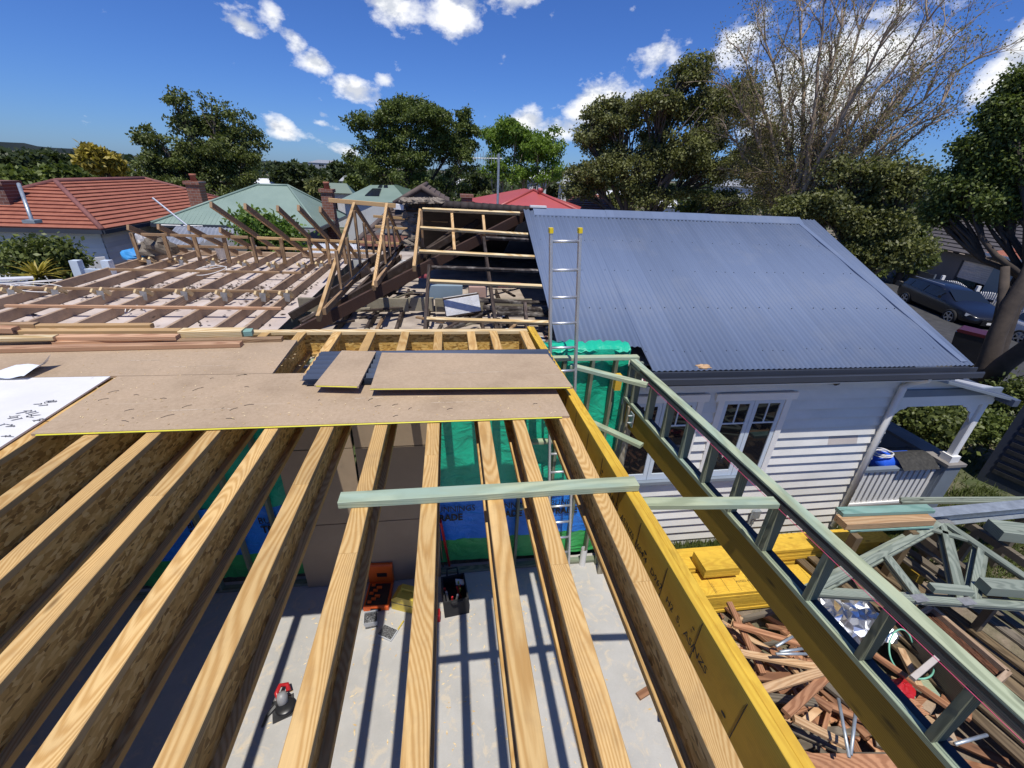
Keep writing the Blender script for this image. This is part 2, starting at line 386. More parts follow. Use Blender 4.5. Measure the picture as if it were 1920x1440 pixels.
plain('pipe_white', (.80, .79, .76), .4, var=.05, ns=2)
plain('aluminium', (.74, .75, .76), .46, .85, .05, 3)
plain('galvanised', (.50, .55, .58), .45, .55, .14, 9)
plain('galv_plate', (.42, .42, .41), .5, .5, .15, 20)
plain('screw_grey', (.26, .26, .27), .5, .4, .15, 8)
plain('steel_dark', (.10, .10, .105), .45, .7, .15, 8)
plain('rusty', (.19, .075, .035), .85, .1, .35, 14, bmp=.3)
plain('cap_yellow', (.80, .60, .02), .45, var=.04)
def wrap(name, c):
    m, nt, p = new_mat(name); t = N(nt, 'ShaderNodeTexCoord'); v = t.outputs['Object']
    a = noise(nt, v, 3.2, 5, .55, (1, 1, 1.6), 1.4); b = noise(nt, v, 14, 3, .5)
    L(nt, mix(nt, .35, (c[0], c[1], c[2]), ramp(nt, a, [(.3, tuple(x*.72 for x in c)), (.7, tuple(min(1, x*1.25) for x in c))])), p.inputs['Base Color'])
    p.inputs['Roughness'].default_value = .42; bump(nt, p, mth(nt, 'ADD', a, mth(nt, 'MULTIPLY', b, .15)), .55, .06); return m
wrap('wrap_green', (.012, .43, .26)); wrap('wrap_blue', (.02, .21, .74)); wrap('wrap_lime', (.055, .40, .11))
wood('lvl_shaded', (.40, .255, .025), (.29, .175, .018), 40, amt=.05, dirt=.3, dirtc=(.2, .12, .02))  # laminated timber darkened to stand for the shade on the carrying beam
plain('lid_red_shaded', (.065, .008, .012), .4, var=.1)  # bin lid red deepened so its colour carries the shade there
plain('ink', (.012, .012, .014), .6, var=.05)
plain('orange_plastic', (.78, .125, .015), .4, var=.06)
plain('yellow_plastic', (.66, .50, .075), .45, var=.08)
plain('black_fabric', (.022, .022, .024), .85, var=.25, ns=14, bmp=.3)
plain('red_plastic', (.50, .018, .022), .35, var=.08)
plain('grey_plastic', (.28, .28, .29), .45, var=.1)
plain('black_plastic', (.018, .018, .020), .35, var=.1)
plain('clear_plastic', (.55, .57, .58), .25, var=.1)
plain('nails', (.42, .43, .44), .35, .8, .5, 90, bmp=.9, bs=120)
plain('lime_fabric', (.45, .55, .08), .7, var=.1)
plain('string_pink', (.75, .07, .20), .6, var=.05)
plain('strap_green', (.20, .52, .38), .5, var=.05)
m, nt, p = new_mat('foil'); p.inputs['Base Color'].default_value = (.85, .86, .88, 1); p.inputs['Metallic'].default_value = 1; p.inputs['Roughness'].default_value = .34
plain('tarp_blue', (.02, .12, .72), .5, var=.08, ns=5, bmp=.4)
plain('tarp_sky', (.06, .33, .72), .5, var=.1, ns=5)
plain('tarp_clear', (.62, .60, .60), .4, var=.12, ns=4)
plain('tarp_brown', (.19, .155, .115), .6, var=.2, ns=5, bmp=.4)
plain('mat_rubber', (.055, .052, .045), .8, var=.3, ns=20, bmp=.5, bs=60)
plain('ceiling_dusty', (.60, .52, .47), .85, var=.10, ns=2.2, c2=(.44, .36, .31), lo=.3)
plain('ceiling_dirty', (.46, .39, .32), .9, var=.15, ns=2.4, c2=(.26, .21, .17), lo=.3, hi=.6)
plain('leaf_litter', (.10, .065, .045), .95, var=.3, ns=9, bmp=.5)
plain('insulation', (.80, .80, .81), .9, var=.12, ns=9, bmp=.5)
plain('plaster_pink', (.55, .36, .29), .85, var=.1)
plain('maroon', (.30, .06, .075), .6, var=.1)
plain('cable_white', (.80, .78, .74), .4, var=.04)
plain('mortar', (.34, .285, .225), .95, var=.3, ns=7, bmp=.8)
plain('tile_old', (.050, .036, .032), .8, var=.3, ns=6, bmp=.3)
def tilemat(name, ca, cb, sx=.30):
    """roof tiles: colour changes tile by tile along a course"""
    m, nt, p = new_mat(name); v, rnd, raw = ocoord(nt, 0)
    n = noise(nt, v, 2.2, 4, .7); n2 = noise(nt, v, 12, 5, .65)
    col = ramp(nt, n, [(.32, ca), (.68, cb)]); col = mix(nt, .5, col, mix(nt, n2, (.55, .55, .55), (1.4, 1.4, 1.4)), 'MULTIPLY')
    L(nt, col, p.inputs['Base Color']); p.inputs['Roughness'].default_value = .8; bump(nt, p, n2, .3, .01); return m
tilemat('tile_red', (.27, .085, .050), (.37, .135, .080)); tilemat('tile_ridge', (.19, .07, .06), (.25, .10, .085))
tilemat('tile_brown', (.085, .062, .052), (.135, .10, .085)); tilemat('tile_grey', (.052, .046, .046), (.10, .088, .085)); tilemat('tile_terra', (.26, .10, .065), (.34, .15, .10))
plain('metal_green', (.235, .315, .26), .5, 0, .06, .8, c2=(.20, .275, .228))
plain('metal_green_dark', (.10, .16, .125), .45, 0, .06, .8)
plain('metal_red', (.46, .095, .085), .45, 0, .06, .8)
plain('metal_grey', (.40, .41, .42), .4, .2, .1, 1.5)
plain('metal_white', (.72, .73, .75), .45, 0, .06, 1.5)
plain('rust_roof', (.30, .13, .085), .8, 0, .25, 4)
plain('solar', (.012, .016, .035), .15, 0, .05, 3)
plain('wall_shade', (.62, .63, .61), .7, var=.06, ns=2)
plain('wall_dark', (.16, .155, .15), .8, var=.1, ns=2)
plain('wall_blue', (.24, .32, .38), .7, var=.06, ns=2)
def brick(name, a, b):
    m, nt, p = new_mat(name); t = N(nt, 'ShaderNodeTexCoord'); br = N(nt, 'ShaderNodeTexBrick')
    mp = N(nt, 'ShaderNodeMapping'); mp.inputs['Rotation'].default_value = (math.radians(90), 0, 0); L(nt, t.outputs['Object'], mp.inputs[0]); L(nt, mp.outputs[0], br.inputs['Vector'])
    br.inputs['Color1'].default_value = (*a, 1); br.inputs['Color2'].default_value = (*b, 1); br.inputs['Mortar'].default_value = (.3, .27, .24, 1)
    br.inputs['Scale'].default_value = 2.2; br.inputs['Mortar Size'].default_value = .012
    L(nt, br.outputs[0], p.inputs['Base Color']); p.inputs['Roughness'].default_value = .85; return m
brick('brick_red', (.20, .075, .05), (.26, .11, .07)); brick('brick_dark', (.13, .06, .045), (.18, .085, .06))
plain('terracotta', (.40, .15, .09), .8, var=.1)
glassy('window_glass', (.012, .012, .014)); glassy('car_glass', (.012, .016, .02), .08)
m, nt, p = new_mat('car_black'); p.inputs['Base Color'].default_value = (.006, .007, .011, 1); p.inputs['Roughness'].default_value = .32; p.inputs['Coat Weight'].default_value = .25; p.inputs['Coat Roughness'].default_value = .1
m, nt, p = new_mat('car_white'); p.inputs['Base Color'].default_value = (.75, .76, .78, 1); p.inputs['Roughness'].default_value = .25; p.inputs['Coat Weight'].default_value = .6
plain('tyre', (.018, .018, .018), .85, var=.2); plain('rim', (.55, .56, .58), .3, .8, .05); plain('lamp_glass', (.75, .78, .8), .12, 0, .1, 20)
plain('asphalt', (.060, .060, .062), .9, var=.2, ns=3, bmp=.3, bs=60); plain('footpath', (.24, .22, .20), .9, var=.15, ns=2)
plain('bark', (.085, .065, .050), .9, var=.3, ns=3, bmp=.6, bs=12, c2=(.045, .034, .027))
plain('bark_pale', (.46, .37, .27), .8, var=.2, ns=2.5, bmp=.3, c2=(.26, .195, .135))
plain('bark_tan', (.47, .365, .26), .85, var=.2, ns=2.5, bmp=.3, c2=(.27, .20, .14))
plain('bark_grey', (.16, .13, .105), .85, var=.25, ns=3, bmp=.4)
leafmat('leaf_dark', (.16, .19, .05), (.046, .062, .018)); leafmat('leaf_olive', (.205, .215, .07), (.064, .074, .026))
leafmat('leaf_mid', (.155, .195, .045), (.040, .060, .016)); leafmat('leaf_bright', (.22, .32, .05), (.08, .14, .022), trans=.38)
leafmat('leaf_yellow', (.42, .33, .06), (.19, .16, .03)); leafmat('leaf_dry', (.25, .22, .09), (.11, .105, .042), trans=.4); leafmat('leaf_far', (.075, .10, .034), (.026, .038, .014))
leafmat('leaf_vine', (.15, .24, .045), (.06, .11, .02), trans=.35)
leafmat('blade', (.13, .155, .045), (.055, .075, .02))
def ground_mat(name):
    m, nt, p = new_mat(name); v, rnd, raw = ocoord(nt, 0)
    a = noise(nt, v, .35, 6, .6); b = noise(nt, v, 5, 6, .7); c = noise(nt, v, 40, 3, .7)
    g = ramp(nt, b, [(.3, (.035, .055, .015)), (.7, (.085, .105, .035))]); d = ramp(nt, b, [(.3, (.15, .115, .08)), (.7, (.28, .22, .16))])
    col = mix(nt, ramp(nt, a, [(.42, (0, 0, 0)), (.56, (1, 1, 1))]), g, d); col = mix(nt, .4, col, mix(nt, c, (.5, .5, .5), (1.4, 1.4, 1.4)), 'MULTIPLY')
    L(nt, col, p.inputs['Base Color']); p.inputs['Roughness'].default_value = .95; bump(nt, p, c, .5, .03); return m
ground_mat('ground_mix')
plain('gravel', (.30, .27, .23), .95, var=.3, ns=12, bmp=.6); plain('hill', (.060, .080, .082), .95, var=.15, ns=.01, c2=(.045, .062, .065))
plain('render_white', (.70, .70, .69), .8, var=.08, ns=3)
# ---------------------------------------------------------------- the setting
def sstep(a, b, x): t = min(1, max(0, (x-a)/(b-a))); return t*t*(3-2*t)
def gz(x, y): return -3.93+.73*sstep(7, 14, x)
def ground_sheet():
    xs = [-3000, -800, -250, -120, -60]+[-40+4*i for i in range(12)]+[8+1*i for i in range(10)]+[18+4*i for i in range(8)]+[60, 120, 250, 800, 3000]
    ys = [-600, -100, -40, -20, -8, 0, 8, 16, 24, 40, 60, 100, 200, 600, 1500, 5000]
    b = MB(); vs = [(x, y, gz(x, y)) for y in ys for x in xs]; n = len(xs)
    b.add(vs, [(j*n+i, j*n+i+1, (j+1)*n+i+1, (j+1)*n+i) for j in range(len(ys)-1) for i in range(n-1)])
    return tag(b.build('ground', MT['ground_mix'], smooth=True), 'grass and bare earth around the house', kind='structure')
ground_sheet()
b = MB(); b.box((-7.5, -4, -4.1), (2.62, 4.78, GZ)); tag(b.build('concrete_slab', MT['concrete']), 'pale concrete slab under the joists', kind='structure')
# street on the right with kerbs, verge and footpath; it runs past the house front
st_a, st_b = at(1696, 571, z=-3.2), at(1778, 607, z=-3.2)
st_d = (st_b-st_a); st_d.z = 0; st_d.normalize(); st_n = Vector((-st_d.y, st_d.x, 0))
if st_n.x < 0: st_n = -st_n            # points to the far side of the street
def street(s, n, z): p = st_a+st_d*s+st_n*n; return Vector((p.x, p.y, z))
def strip(name, n0, n1, z, mat, label, th=.12):
    b = MB(); b.slab(street(-90, n0, z), street(40, n0, z), street(40, n1, z), street(-90, n1, z), -th)
    o = b.build(name, MT[mat]); return tag(o, label, kind='structure')
strip('road', -4.6, 1.85, -3.185, 'asphalt', 'asphalt street with fallen leaves')
strip('kerb', 1.85, 2.0, -3.06, 'footpath', 'concrete kerb on the far side of the street', .25)
strip('kerb', -4.8, -4.6, -3.06, 'footpath', 'concrete kerb on the near side of the street', .25)
strip('footpath', 2.0, 3.2, -3.10, 'footpath', 'footpath in front of the picket fence')
b = MB()
for k in range(420):
    p = street(random.uniform(-14, 8), random.uniform(-4.4, 1.2), -3.178); a = random.uniform(0, 6.28); s_ = random.uniform(.03, .09)
    b.add([p+Vector((math.cos(a+t)*s_*f, math.sin(a+t)*s_*f, random.uniform(0, .012))) for t, f in ((0, 1), (1.57, .45), (3.14, 1), (4.7, .45))], [(0, 1, 2, 3)])
tag(b.build('fallen_leaves', MT['offcut_pale']), 'dry leaves scattered over the street', kind='stuff')
# far ranges of hills
def hills(name, D, pts, mat):
    b = MB(); vs = []
    for px, py in pts:
        t = at(px, py, D=D); vs += [t, Vector((t.x, t.y, -60)), Vector((t.x*1.3, t.y*1.3, -60))]
    n = len(pts); b.add(vs, [(3*i, 3*i+3, 3*i+4, 3*i+1) for i in range(n-1)]+[(3*i+3, 3*i, 3*i+2, 3*i+5) for i in range(n-1)])
    tag(b.build(name, MT[mat]), 'low wooded hills on the horizon', kind='structure')
hills('hills', 3800, [(-900, 225), (-500, 240), (-200, 255), (-60, 266), (0, 266), (20, 267), (45, 268), (70, 274), (100, 277), (140, 279), (180, 284), (220, 287), (260, 293), (330, 297), (500, 302), (700, 313), (900, 322), (1200, 336), (1600, 355), (2200, 388)], 'hill')
# ---------------------------------------------------------------- upper floor frame
JX = [-1.296+.37*i for i in range(-7, 5)]+[.445, .803]       # left edges of the I-joists
Y0, Y1 = -1.3, 4.72
ff = thing('floor_frame', (0, 2, -.3), 'timber I-joists laid side by side over the concrete slab', 'floor frame')
for i, x in enumerate(JX):
    xc = x+.045
    b = MB(); b.box((0, -.006, -.262), (Y1-Y0, .006, -.036)); j = b.build('joist', MT['osb'], ff, frame((xc, Y0, 0), (xc, Y1, 0)))
    # flanges are finger-jointed lengths
    cuts = [0, random.uniform(1.6, 3.2), Y1-Y0] if i % 2 else [0, random.uniform(2.2, 4.2), Y1-Y0]
    for a, c in zip(cuts, cuts[1:]):
        b = MB(); b.box((0, -.045, -.040), (c-a-.0012, .045, 0), .003); b.build('top_flange', MT['pine_flange'], j, frame((xc, Y0+a, 0), (xc, Y1, 0)))
    b = MB(); b.box((0, -.045, -.30), (Y1-Y0, .045, -.260), .003); b.build('bottom_flange', MT['pine_flange'], j, frame((xc, Y0, 0), (xc, Y1, 0)))
b = MB(); b.box((0, -.006, -.262), (6.6, .006, -.036)); j = b.build('rim_joist', MT['osb'], ff, frame((-5.62, Y1+.05, 0), (1, Y1+.05, 0)))
beam('top_flange', (-5.6, Y1+.045, 0), (.90, Y1+.045, 0), .085, .038, MT['pine_pale'], j)
beam('bottom_flange', (-5.6, Y1+.045, -.262), (.90, Y1+.045, -.262), .085, .038, MT['pine_flange'], j)
# ---------------------------------------------------------------- yellow laminated edge beam with its printing
def text_mesh(body, size, bold=0, sx=1.0):
    c = bpy.data.curves.new('t', 'FONT'); c.body = body; c.size = size; c.offset = bold; c.resolution_u = 2
    o = bpy.data.objects.new('t', c); COL.objects.link(o); bpy.context.view_layer.update()
    me = bpy.data.meshes.new_from_object(o); bpy.data.objects.remove(o)
    if sx != 1:
        for v in me.vertices: v.co.x *= sx
    return me
def put_text(name, body, size, M_, mat, parent, bold=0, sx=1.0):
    me = text_mesh(body, size, bold, sx); me.materials.append(mat); o = bpy.data.objects.new(name, me); COL.objects.link(o)
    return reg(o, M_, parent)
def axes(p, x, y):
    x, y = Vector(x).normalized(), Vector(y).normalized(); z = x.cross(y); m = Matrix.Identity(4)
    for i in range(3): m[i][0], m[i][1], m[i][2], m[i][3] = x[i], y[i], z[i], p[i]
    return m
bi0, bi1 = Vector((.921, 4.89, 0)), Vector((1.098, -1.3, 0))
bd = (bi1-bi0).normalized(); bn = Vector((-bd.y, bd.x, 0))
if bn.x < 0: bn = -bn
lb = thing('laminated_beam', (1, 1.8, -.3), 'long yellow laminated beam along the right edge of the joists', 'beam')
ply = beam('ply', bi0+bn*.0205, bi1+bn*.0205, .041, .30, MT['lvl'], lb)
beam('ply', bi0+bn*.0625+Vector((0, 0, -.003)), bi1+bn*.0625+Vector((0, 0, -.003)), .041, .30, MT['lvl'], lb)
def on_beam(s, z): return bi0+bd*s-bn*.0015+Vector((0, 0, z))
for s, tx, sz in ((2.15, 'HYSPAN 13   AS/NZS 1604.4   D967   H2  S,  AS/NZS', .056),):
    put_text('printing', tx, sz, axes(on_beam(s+.55, -.20), bd, (0, 0, 1)), MT['ink'], ply, .0006)
put_text('printing', 'HYSPAN 13   AS/NZS 1604.4', .056, axes(on_beam(.55, -.20), bd, (0, 0, 1)), MT['ink'], ply, .0006)
for k in range(17):
    s = .25+k*.30; a = on_beam(s, -.03 if k % 3 else -.012); c = on_beam(s+random.uniform(-.004, .004), -.285)
    beam('pencil_mark', a, c, .003, .0015, MT['ink'], ply, up=-bn, anchor='mid', ch=0)
for k in range(9):
    p = on_beam(random.uniform(2.2, 4.6), random.uniform(-.24, -.05)); b = MB(); r_ = random.uniform(.005, .010)
    b.lathe([(r_*.6, 0), (r_, .0008), (r_*.3, .001)], 8, T=axes(p, bd, (0, 0, 1)) @ Matrix.Scale(1.8, 4, (1, 0, 0))); b.build('knot_hole', MT['ink'], ply)
# ---------------------------------------------------------------- sheets lying on the joists
def sheet(name, label, cs, z, th, mat, cat, tongue=None, group=None):
    b = MB(); c = [Vector((x, y, z)) for x, y in cs]; b.slab(*c, th)
    if b.v and (c[1]-c[0]).cross(c[3]-c[0]).z < 0: b = MB(); c = [c[0], c[3], c[2], c[1]]; b.slab(*c, th)
    cen = sum(c, Vector())/4; o = b.build(name, MT[mat]); tag(o, label, cat, group)
    if tongue:
        p, q = (Vector((*t, z-th*.45)) for t in tongue); beam('tongue', p, q, .012, .007, MT['yellow_tongue'], o, anchor='mid')
    return o
def xy(px, py, z): p = at(px, py, z=z); return (p.x, p.y)
TB = .0195
f0, f1 = xy(50, 818, TB), xy(1071, 786, TB)
sheet('particleboard_sheet', 'long brown particleboard sheet across the joists, front edge with yellow tongue', [(f0[0], 2.72), (f1[0], 2.72), (f1[0]-.01, 3.592), (f0[0]-.03, 3.592)], TB, .019, 'particleboard', 'board', ((f0[0]+.03, 2.716), (f1[0]-.06, 2.716)))
s0, s1 = xy(502, 710, TB), xy(547, 649, TB)
sheet('particleboard_sheet', 'brown particleboard sheet at the back left with the paper plan on it', [(-5.85, 3.6), (s0[0], 3.6), (s1[0], 4.42), (-5.85, 4.46)], TB, .019, 'particleboard', 'board')
sheet('fibre_cement_sheet', 'white sheet at the left edge covered in loose screws', [(-5.85, 2.36), (-2.752, 2.36), (-2.79, 3.592), (-5.85, 3.592)], TB+.001, .012, 'white_sheet', 'board')
sheet('particleboard_sheet', 'particleboard sheet laid over the joists left of the picture edge', [(-5.85, -1.25), (-2.80, -1.25), (-2.77, 2.359), (-5.85, 2.359)], TB, .019, 'particleboard', 'board')
ZT = .098
c4 = [xy(694, 728, ZT), xy(1074, 725, ZT), xy(1027, 664, ZT), xy(716, 661, ZT)]
sheet('particleboard_sheet', 'brown particleboard sheet lying on the dark corrugated stack beside the ladder', c4, ZT, .019, 'particleboard', 'board', (c4[0], (c4[1][0]-.02, c4[1][1])))
c5 = [xy(589, 722, ZT), xy(672, 724, ZT), xy(705, 659, ZT), xy(641, 657, ZT)]
sheet('particleboard_offcut', 'narrow particleboard offcut on the corrugated stack', c5, ZT, .019, 'particleboard', 'board', ((c5[0][0]+.015, c5[0][1]), (c5[1][0]-.01, c5[1][1])))
def corrugated(b, x0, x1, y0, y1, z0, pitch=.076, amp=.009, seg=6, along='x', zf=None):
    """corrugated sheet; corrugations run along x, the wave goes along y"""
    n = max(2, int((y1-y0)/pitch*seg)); vs = []
    for i in range(n+1):
        y = y0+(y1-y0)*i/n; z = z0+amp*math.cos(2*math.pi*(y-y0)/pitch)
        vs += [(x0, y, z), (x1, y, z)]
    b.add(vs, [(2*i, 2*i+1, 2*i+3, 2*i+2) for i in range(n)])
g = 'dark corrugated roofing sheets stacked on the joists'
for k in range(5):
    xa, xb = xy(560+k*3, 735, .04)[0]-.02*k+random.uniform(-.06, .03), xy(1066, 735, .04)[0]+random.uniform(-.06, .03)
    b = MB(); corrugated(b, xa, xb, 3.32+k*.006, 3.98+k*.006, .030+k*.0085, .10, .011)
    o = b.build('corrugated_sheet', MT['steel_sheet'] if k < 4 else MT['colorbond_dark'], smooth=True)
    so_ = o.modifiers.new('thickness', 'SOLIDIFY'); so_.thickness = .0015; so_.offset = 0
    tag(o, ['lowest dark corrugated sheet of the stack', 'second dark corrugated sheet from the bottom of the stack', 'middle dark corrugated sheet of the stack', 'second dark corrugated sheet from the top of the stack', 'topmost corrugated sheet of the stack, showing at its left end'][k], 'roofing sheet', g)
def scuff(pts, z, par):
    for (xa, ya), (xb, yb) in pts:
        p, q = at(xa, ya, z=z), at(xb, yb, z=z); k = 0
        while k < 1:
            e = min(1, k+random.uniform(.05, .22)); beam('scuff_mark', p.lerp(q, k), p.lerp(q, e), random.uniform(.004, .011), .0006, MT['scuff'], par, anchor='bot', ch=0); k = e+random.uniform(.0, .04)
sheets = [o for o in COL.objects if o.name.startswith('particleboard_sheet')]
scuff([((277, 771), (433, 766)), ((665, 747), (835, 743)), ((808, 755), (939, 752))], TB+.0006, sheets[0])
scuff([((317, 688), (433, 685)), ((240, 676), (300, 675))], TB+.0006, sheets[1])
scuff([((828, 700), (943, 697))], ZT+.0006, sheets[3])
# the green plank across joists and beam
p0, p1 = at(636, 932, z=.046), at(1194, 901, z=.046)
tag(beam('plank', p0, p1, .088, .045, MT['treated']), 'pale green treated plank lying across the joists and the yellow beam', 'plank')
# paper plan on the back-left sheet
b = MB(); pa, pb, pc, pd = at(-30, 712, z=.03), at(52, 711, z=.03), at(110, 686, z=.03), at(30, 684, z=.03)
n = 10; vs = []
for i in range(n+1):
    for j in range(4):
        u, v = i/n, j/3; p = pa.lerp(pb, u).lerp(pd.lerp(pc, u), v); p = p.copy(); p.z = .040+.008*math.sin(u*9+v*5)+.006*math.sin(u*4-v*9)+.24*max(0, u-.6)**1.4*(.3+v); p.x -= .08*max(0, u-.8); vs.append(p)
b.add(vs, [(i*4+j, (i+1)*4+j, (i+1)*4+j+1, i*4+j+1) for i in range(n) for j in range(3)])
tag(b.build('paper_plan', MT['paper'], smooth=True), 'white paper plan with a curled corner on the back sheet', 'paper')
# loose screws on the white sheet
def screw_mesh():
    b = MB(); b.tube([(0, 0, .004), (.05, 0, .004), (.062, 0, .003)], [.0032, .0032, .0006], 6); b.lathe([(.004, 0), (.009, .001), (.008, .005)], 6, T=Matrix.Rotation(-math.pi/2, 4, 'Y') @ Matrix.Translation((.005, 0, 0))); return b.mesh('screw', MT['screw_grey'])
sm = screw_mesh()
for px, py in ((77, 758), (85, 756), (92, 754), (100, 752), (105, 753), (88, 760), (48, 773), (58, 771), (66, 772), (55, 778), (60, 780), (52, 782), (20, 782), (32, 783), (40, 785), (64, 790), (74, 789), (86, 787), (8, 796), (22, 798), (26, 800), (18, 818), (12, 819)):
    p = at(px, py, z=TB+.002); o = bpy.data.objects.new('roofing_screw', sm); COL.objects.link(o)
    a = random.uniform(-.5, .9)+random.choice([0, math.pi])
    reg(o, Matrix.Translation(p) @ Matrix.Rotation(a, 4, 'Z') @ Matrix.Scale(.8, 4)); tag(o, 'loose grey roofing screw on the white sheet', 'screw', 'screws scattered on the white sheet')
b = MB()
for k in range(26):
    px, py = (random.uniform(180, 480), random.uniform(695, 800)) if k < 18 else (random.uniform(560, 1020), random.uniform(750, 785))
    p = at(px, py, z=TB+.002); a = random.uniform(-.4, .9); l = random.uniform(.012, .05) if k > 10 else random.uniform(.05, .085); d = Vector((math.cos(a), math.sin(a), 0))
    b.tube([p, p+d*l*.5+Vector((0, .004, .003)), p+d*l], .0015, 4)
tag(b.build('sawing_debris', MT['ink']), 'slivers and wire ends scattered on the particleboard', kind='stuff')
b = MB()
for k in range(900):
    if k < 500: px, py = random.uniform(150, 1050), random.uniform(655, 800); p = at(px, py, z=TB+.001)
    else: p = Vector((random.gauss(-.3, 1.2), random.uniform(1.6, 4.4), GZ+.001))
    if k < 500 and not (-5 < p.x < .85 and 2.74 < p.y < 4.4): continue
    a = random.uniform(0, 6.28); s_ = random.uniform(.003, .009)*(1 if k < 500 else 2.2)
    b.add([p+Vector((math.cos(a+t)*s_*f, math.sin(a+t)*s_*f, random.uniform(0, .003))) for t, f in ((0, 1.6), (1.57, .5), (3.14, 1.6), (4.7, .5))], [(0, 1, 2, 3)])
tag(b.build('sawdust', MT['pine_pale']), 'specks of sawdust and wood chips on the boards and slab', kind='stuff')
# ---------------------------------------------------------------- timber heap at the back left of the platform
TL = [(-60, 652, 452, 641, .066, 'pine_pink', .085, .045, 'long pink timber nearest the particleboard, front of the heap'),
      (-60, 633, 104, 629, .105, 'pine_pale', .085, .04, 'pale split board on top at the left end of the heap'),
      (-60, 641, 155, 632, .055, 'old_grey', .08, .035, 'grey weathered board under the pale split board'),
      (100, 639, 300, 633, .055, 'pine_pink', .06, .04, 'short warm timber low in the middle of the heap'),
      (40, 629, 333, 628, .095, 'pine_pink', .085, .045, 'long pink timber ending in a ragged tip, middle of the heap'),
      (-20, 618, 338, 617, .09, 'pine_new', .08, .06, 'long pale timber behind the ragged pink one'),
      (338, 618, 456, 617, .10, 'pine_pale', .12, .07, 'thick pale green post end sticking out right of the heap'),
      (335, 636, 529, 632, .06, 'pine_rafter', .07, .04, 'brown timber reaching right to the open joists'),
      (70, 608, 284, 607, .07, 'pine_new', .07, .05, 'straight timber at the back of the heap'),
      (-40, 606, 68, 605, .06, 'pine_rafter', .08, .05, 'brown timber at the back left corner of the heap'),
      (-40, 611, 28, 613, .13, 'pine_pink', .08, .06, 'pink block end on top of the heap at the photo edge')]
for x0, y0, x1, y1, z, m_, w_, h_, lab in TL:
    tag(beam('timber_length', at(x0, y0, z=z), at(x1, y1, z=z), w_, h_, MT[m_], ch=.005), lab, 'timber', 'loose timbers heaped behind the particleboard')
tag(beam('timber_block', at(457, 619, z=.085), at(473, 618, z=.085), .1, .055, MT['treated_blue']), 'small teal treated block beside the pale post end', 'timber')
# ---------------------------------------------------------------- old roof, left: ceiling frame and rafters
ZC = -.30
cf = thing('ceiling_frame', (-4, 8, ZC), 'brown ceiling joists over dusty white ceiling sheets, roof removed', 'ceiling frame')
cjx = [at(x, 552, z=ZC).x for x in (25, 107, 191, 271, 347, 421, 493, 538)]
YF = at(420, 470, z=ZC).y
YN = 5.0
cjx = [cjx[0]-.62]+cjx
for i, x in enumerate(cjx):
    y1 = YF if i else 8.2
    beam('ceiling_joist', (x, YN, ZC), (x+random.uniform(-.02, .02), y1, ZC), .042, .14, MT['joist_brown'], cf)
beam('wall_plate', (cjx[1]-.1, YF+.04, ZC-.02), (-1.2, YF+.04, ZC-.02), .09, .10, MT['joist_brown'], cf)
# plaster ceiling between the joists, one sheet per bay
for i, (a, c) in enumerate(zip(cjx, cjx[1:]+[cjx[-1]+.3])):
    y1 = YF if i else 8.2
    b = MB(); y = YN
    b.box((a+.022, YN, ZC-.155), (c-.022, y1, ZC-.142)); b.build('ceiling_sheet', MT['ceiling_dusty'], cf)
for (xa, ya, xb, yb, z, m_, w_) in ((205, 503, 575, 510, ZC+.036, 'pine_rafter', .055), (30, 537, 545, 545, ZC+.036, 'pine_rafter', .055), (10, 571, 528, 576, ZC+.036, 'pine_pink', .05), (240, 487, 330, 489, ZC-.02, 'pine_rafter', .05)):
    beam('batten', at(xa, ya, z=z), at(xb, yb, z=z), w_, .038, MT[m_], cf)
b = MB()
for k in range(900):
    i = random.randrange(1, len(cjx)-1); x = random.uniform(cjx[i]+.05, cjx[i]+.5); y = random.gauss(8.2, .28) if k % 3 else random.uniform(YN+.5, YF); r_ = random.uniform(.012, .05); a = random.uniform(0, 6)
    z = ZC-.138
    b.add([(x+math.cos(a+t)*r_*f, y+math.sin(a+t)*r_*f, z+random.uniform(0, .025)) for t, f in ((0, 1), (1.6, .5), (3.1, 1), (4.7, .5))], [(0, 1, 2, 3)])
tag(b.build('leaf_litter', MT['leaf_litter'], cf), kind='stuff')
# nailed plates with two rafter stubs each
def tie(px, py, s=.8):
    p = at(px, py, z=ZC+.01); t = sub('rafter_stub', p, cf)
    beam('stub', p+Vector((-.045, .05, -.02)), p+Vector((-.085, -.06, .07)), .04, .075*s, MT['pine_pale'], t, anchor='mid')
    beam('stub', p+Vector((.05, .10, -.03)), p+Vector((.02, -.02, .085)), .04, .075*s, MT['pine_pale'], t, anchor='mid')
    b = MB(); b.box((-.06*s, -.004, -.10*s), (.06*s, 0, .075*s), T=Matrix.Translation(p+Vector((.01, -.045, 0))) @ Matrix.Rotation(.15, 4, 'Y')); b.build('nail_plate', MT['galv_plate'], t)
for px, py in ((25, 549), (107, 549), (191, 551), (271, 552), (347, 552), (421, 554), (493, 555), (538, 555)): tie(px, py)
for px, py in ((281, 491), (341, 491), (400, 493), (459, 497), (513, 499), (512, 500), (568, 500), (602, 498)): tie(px, py, .66)
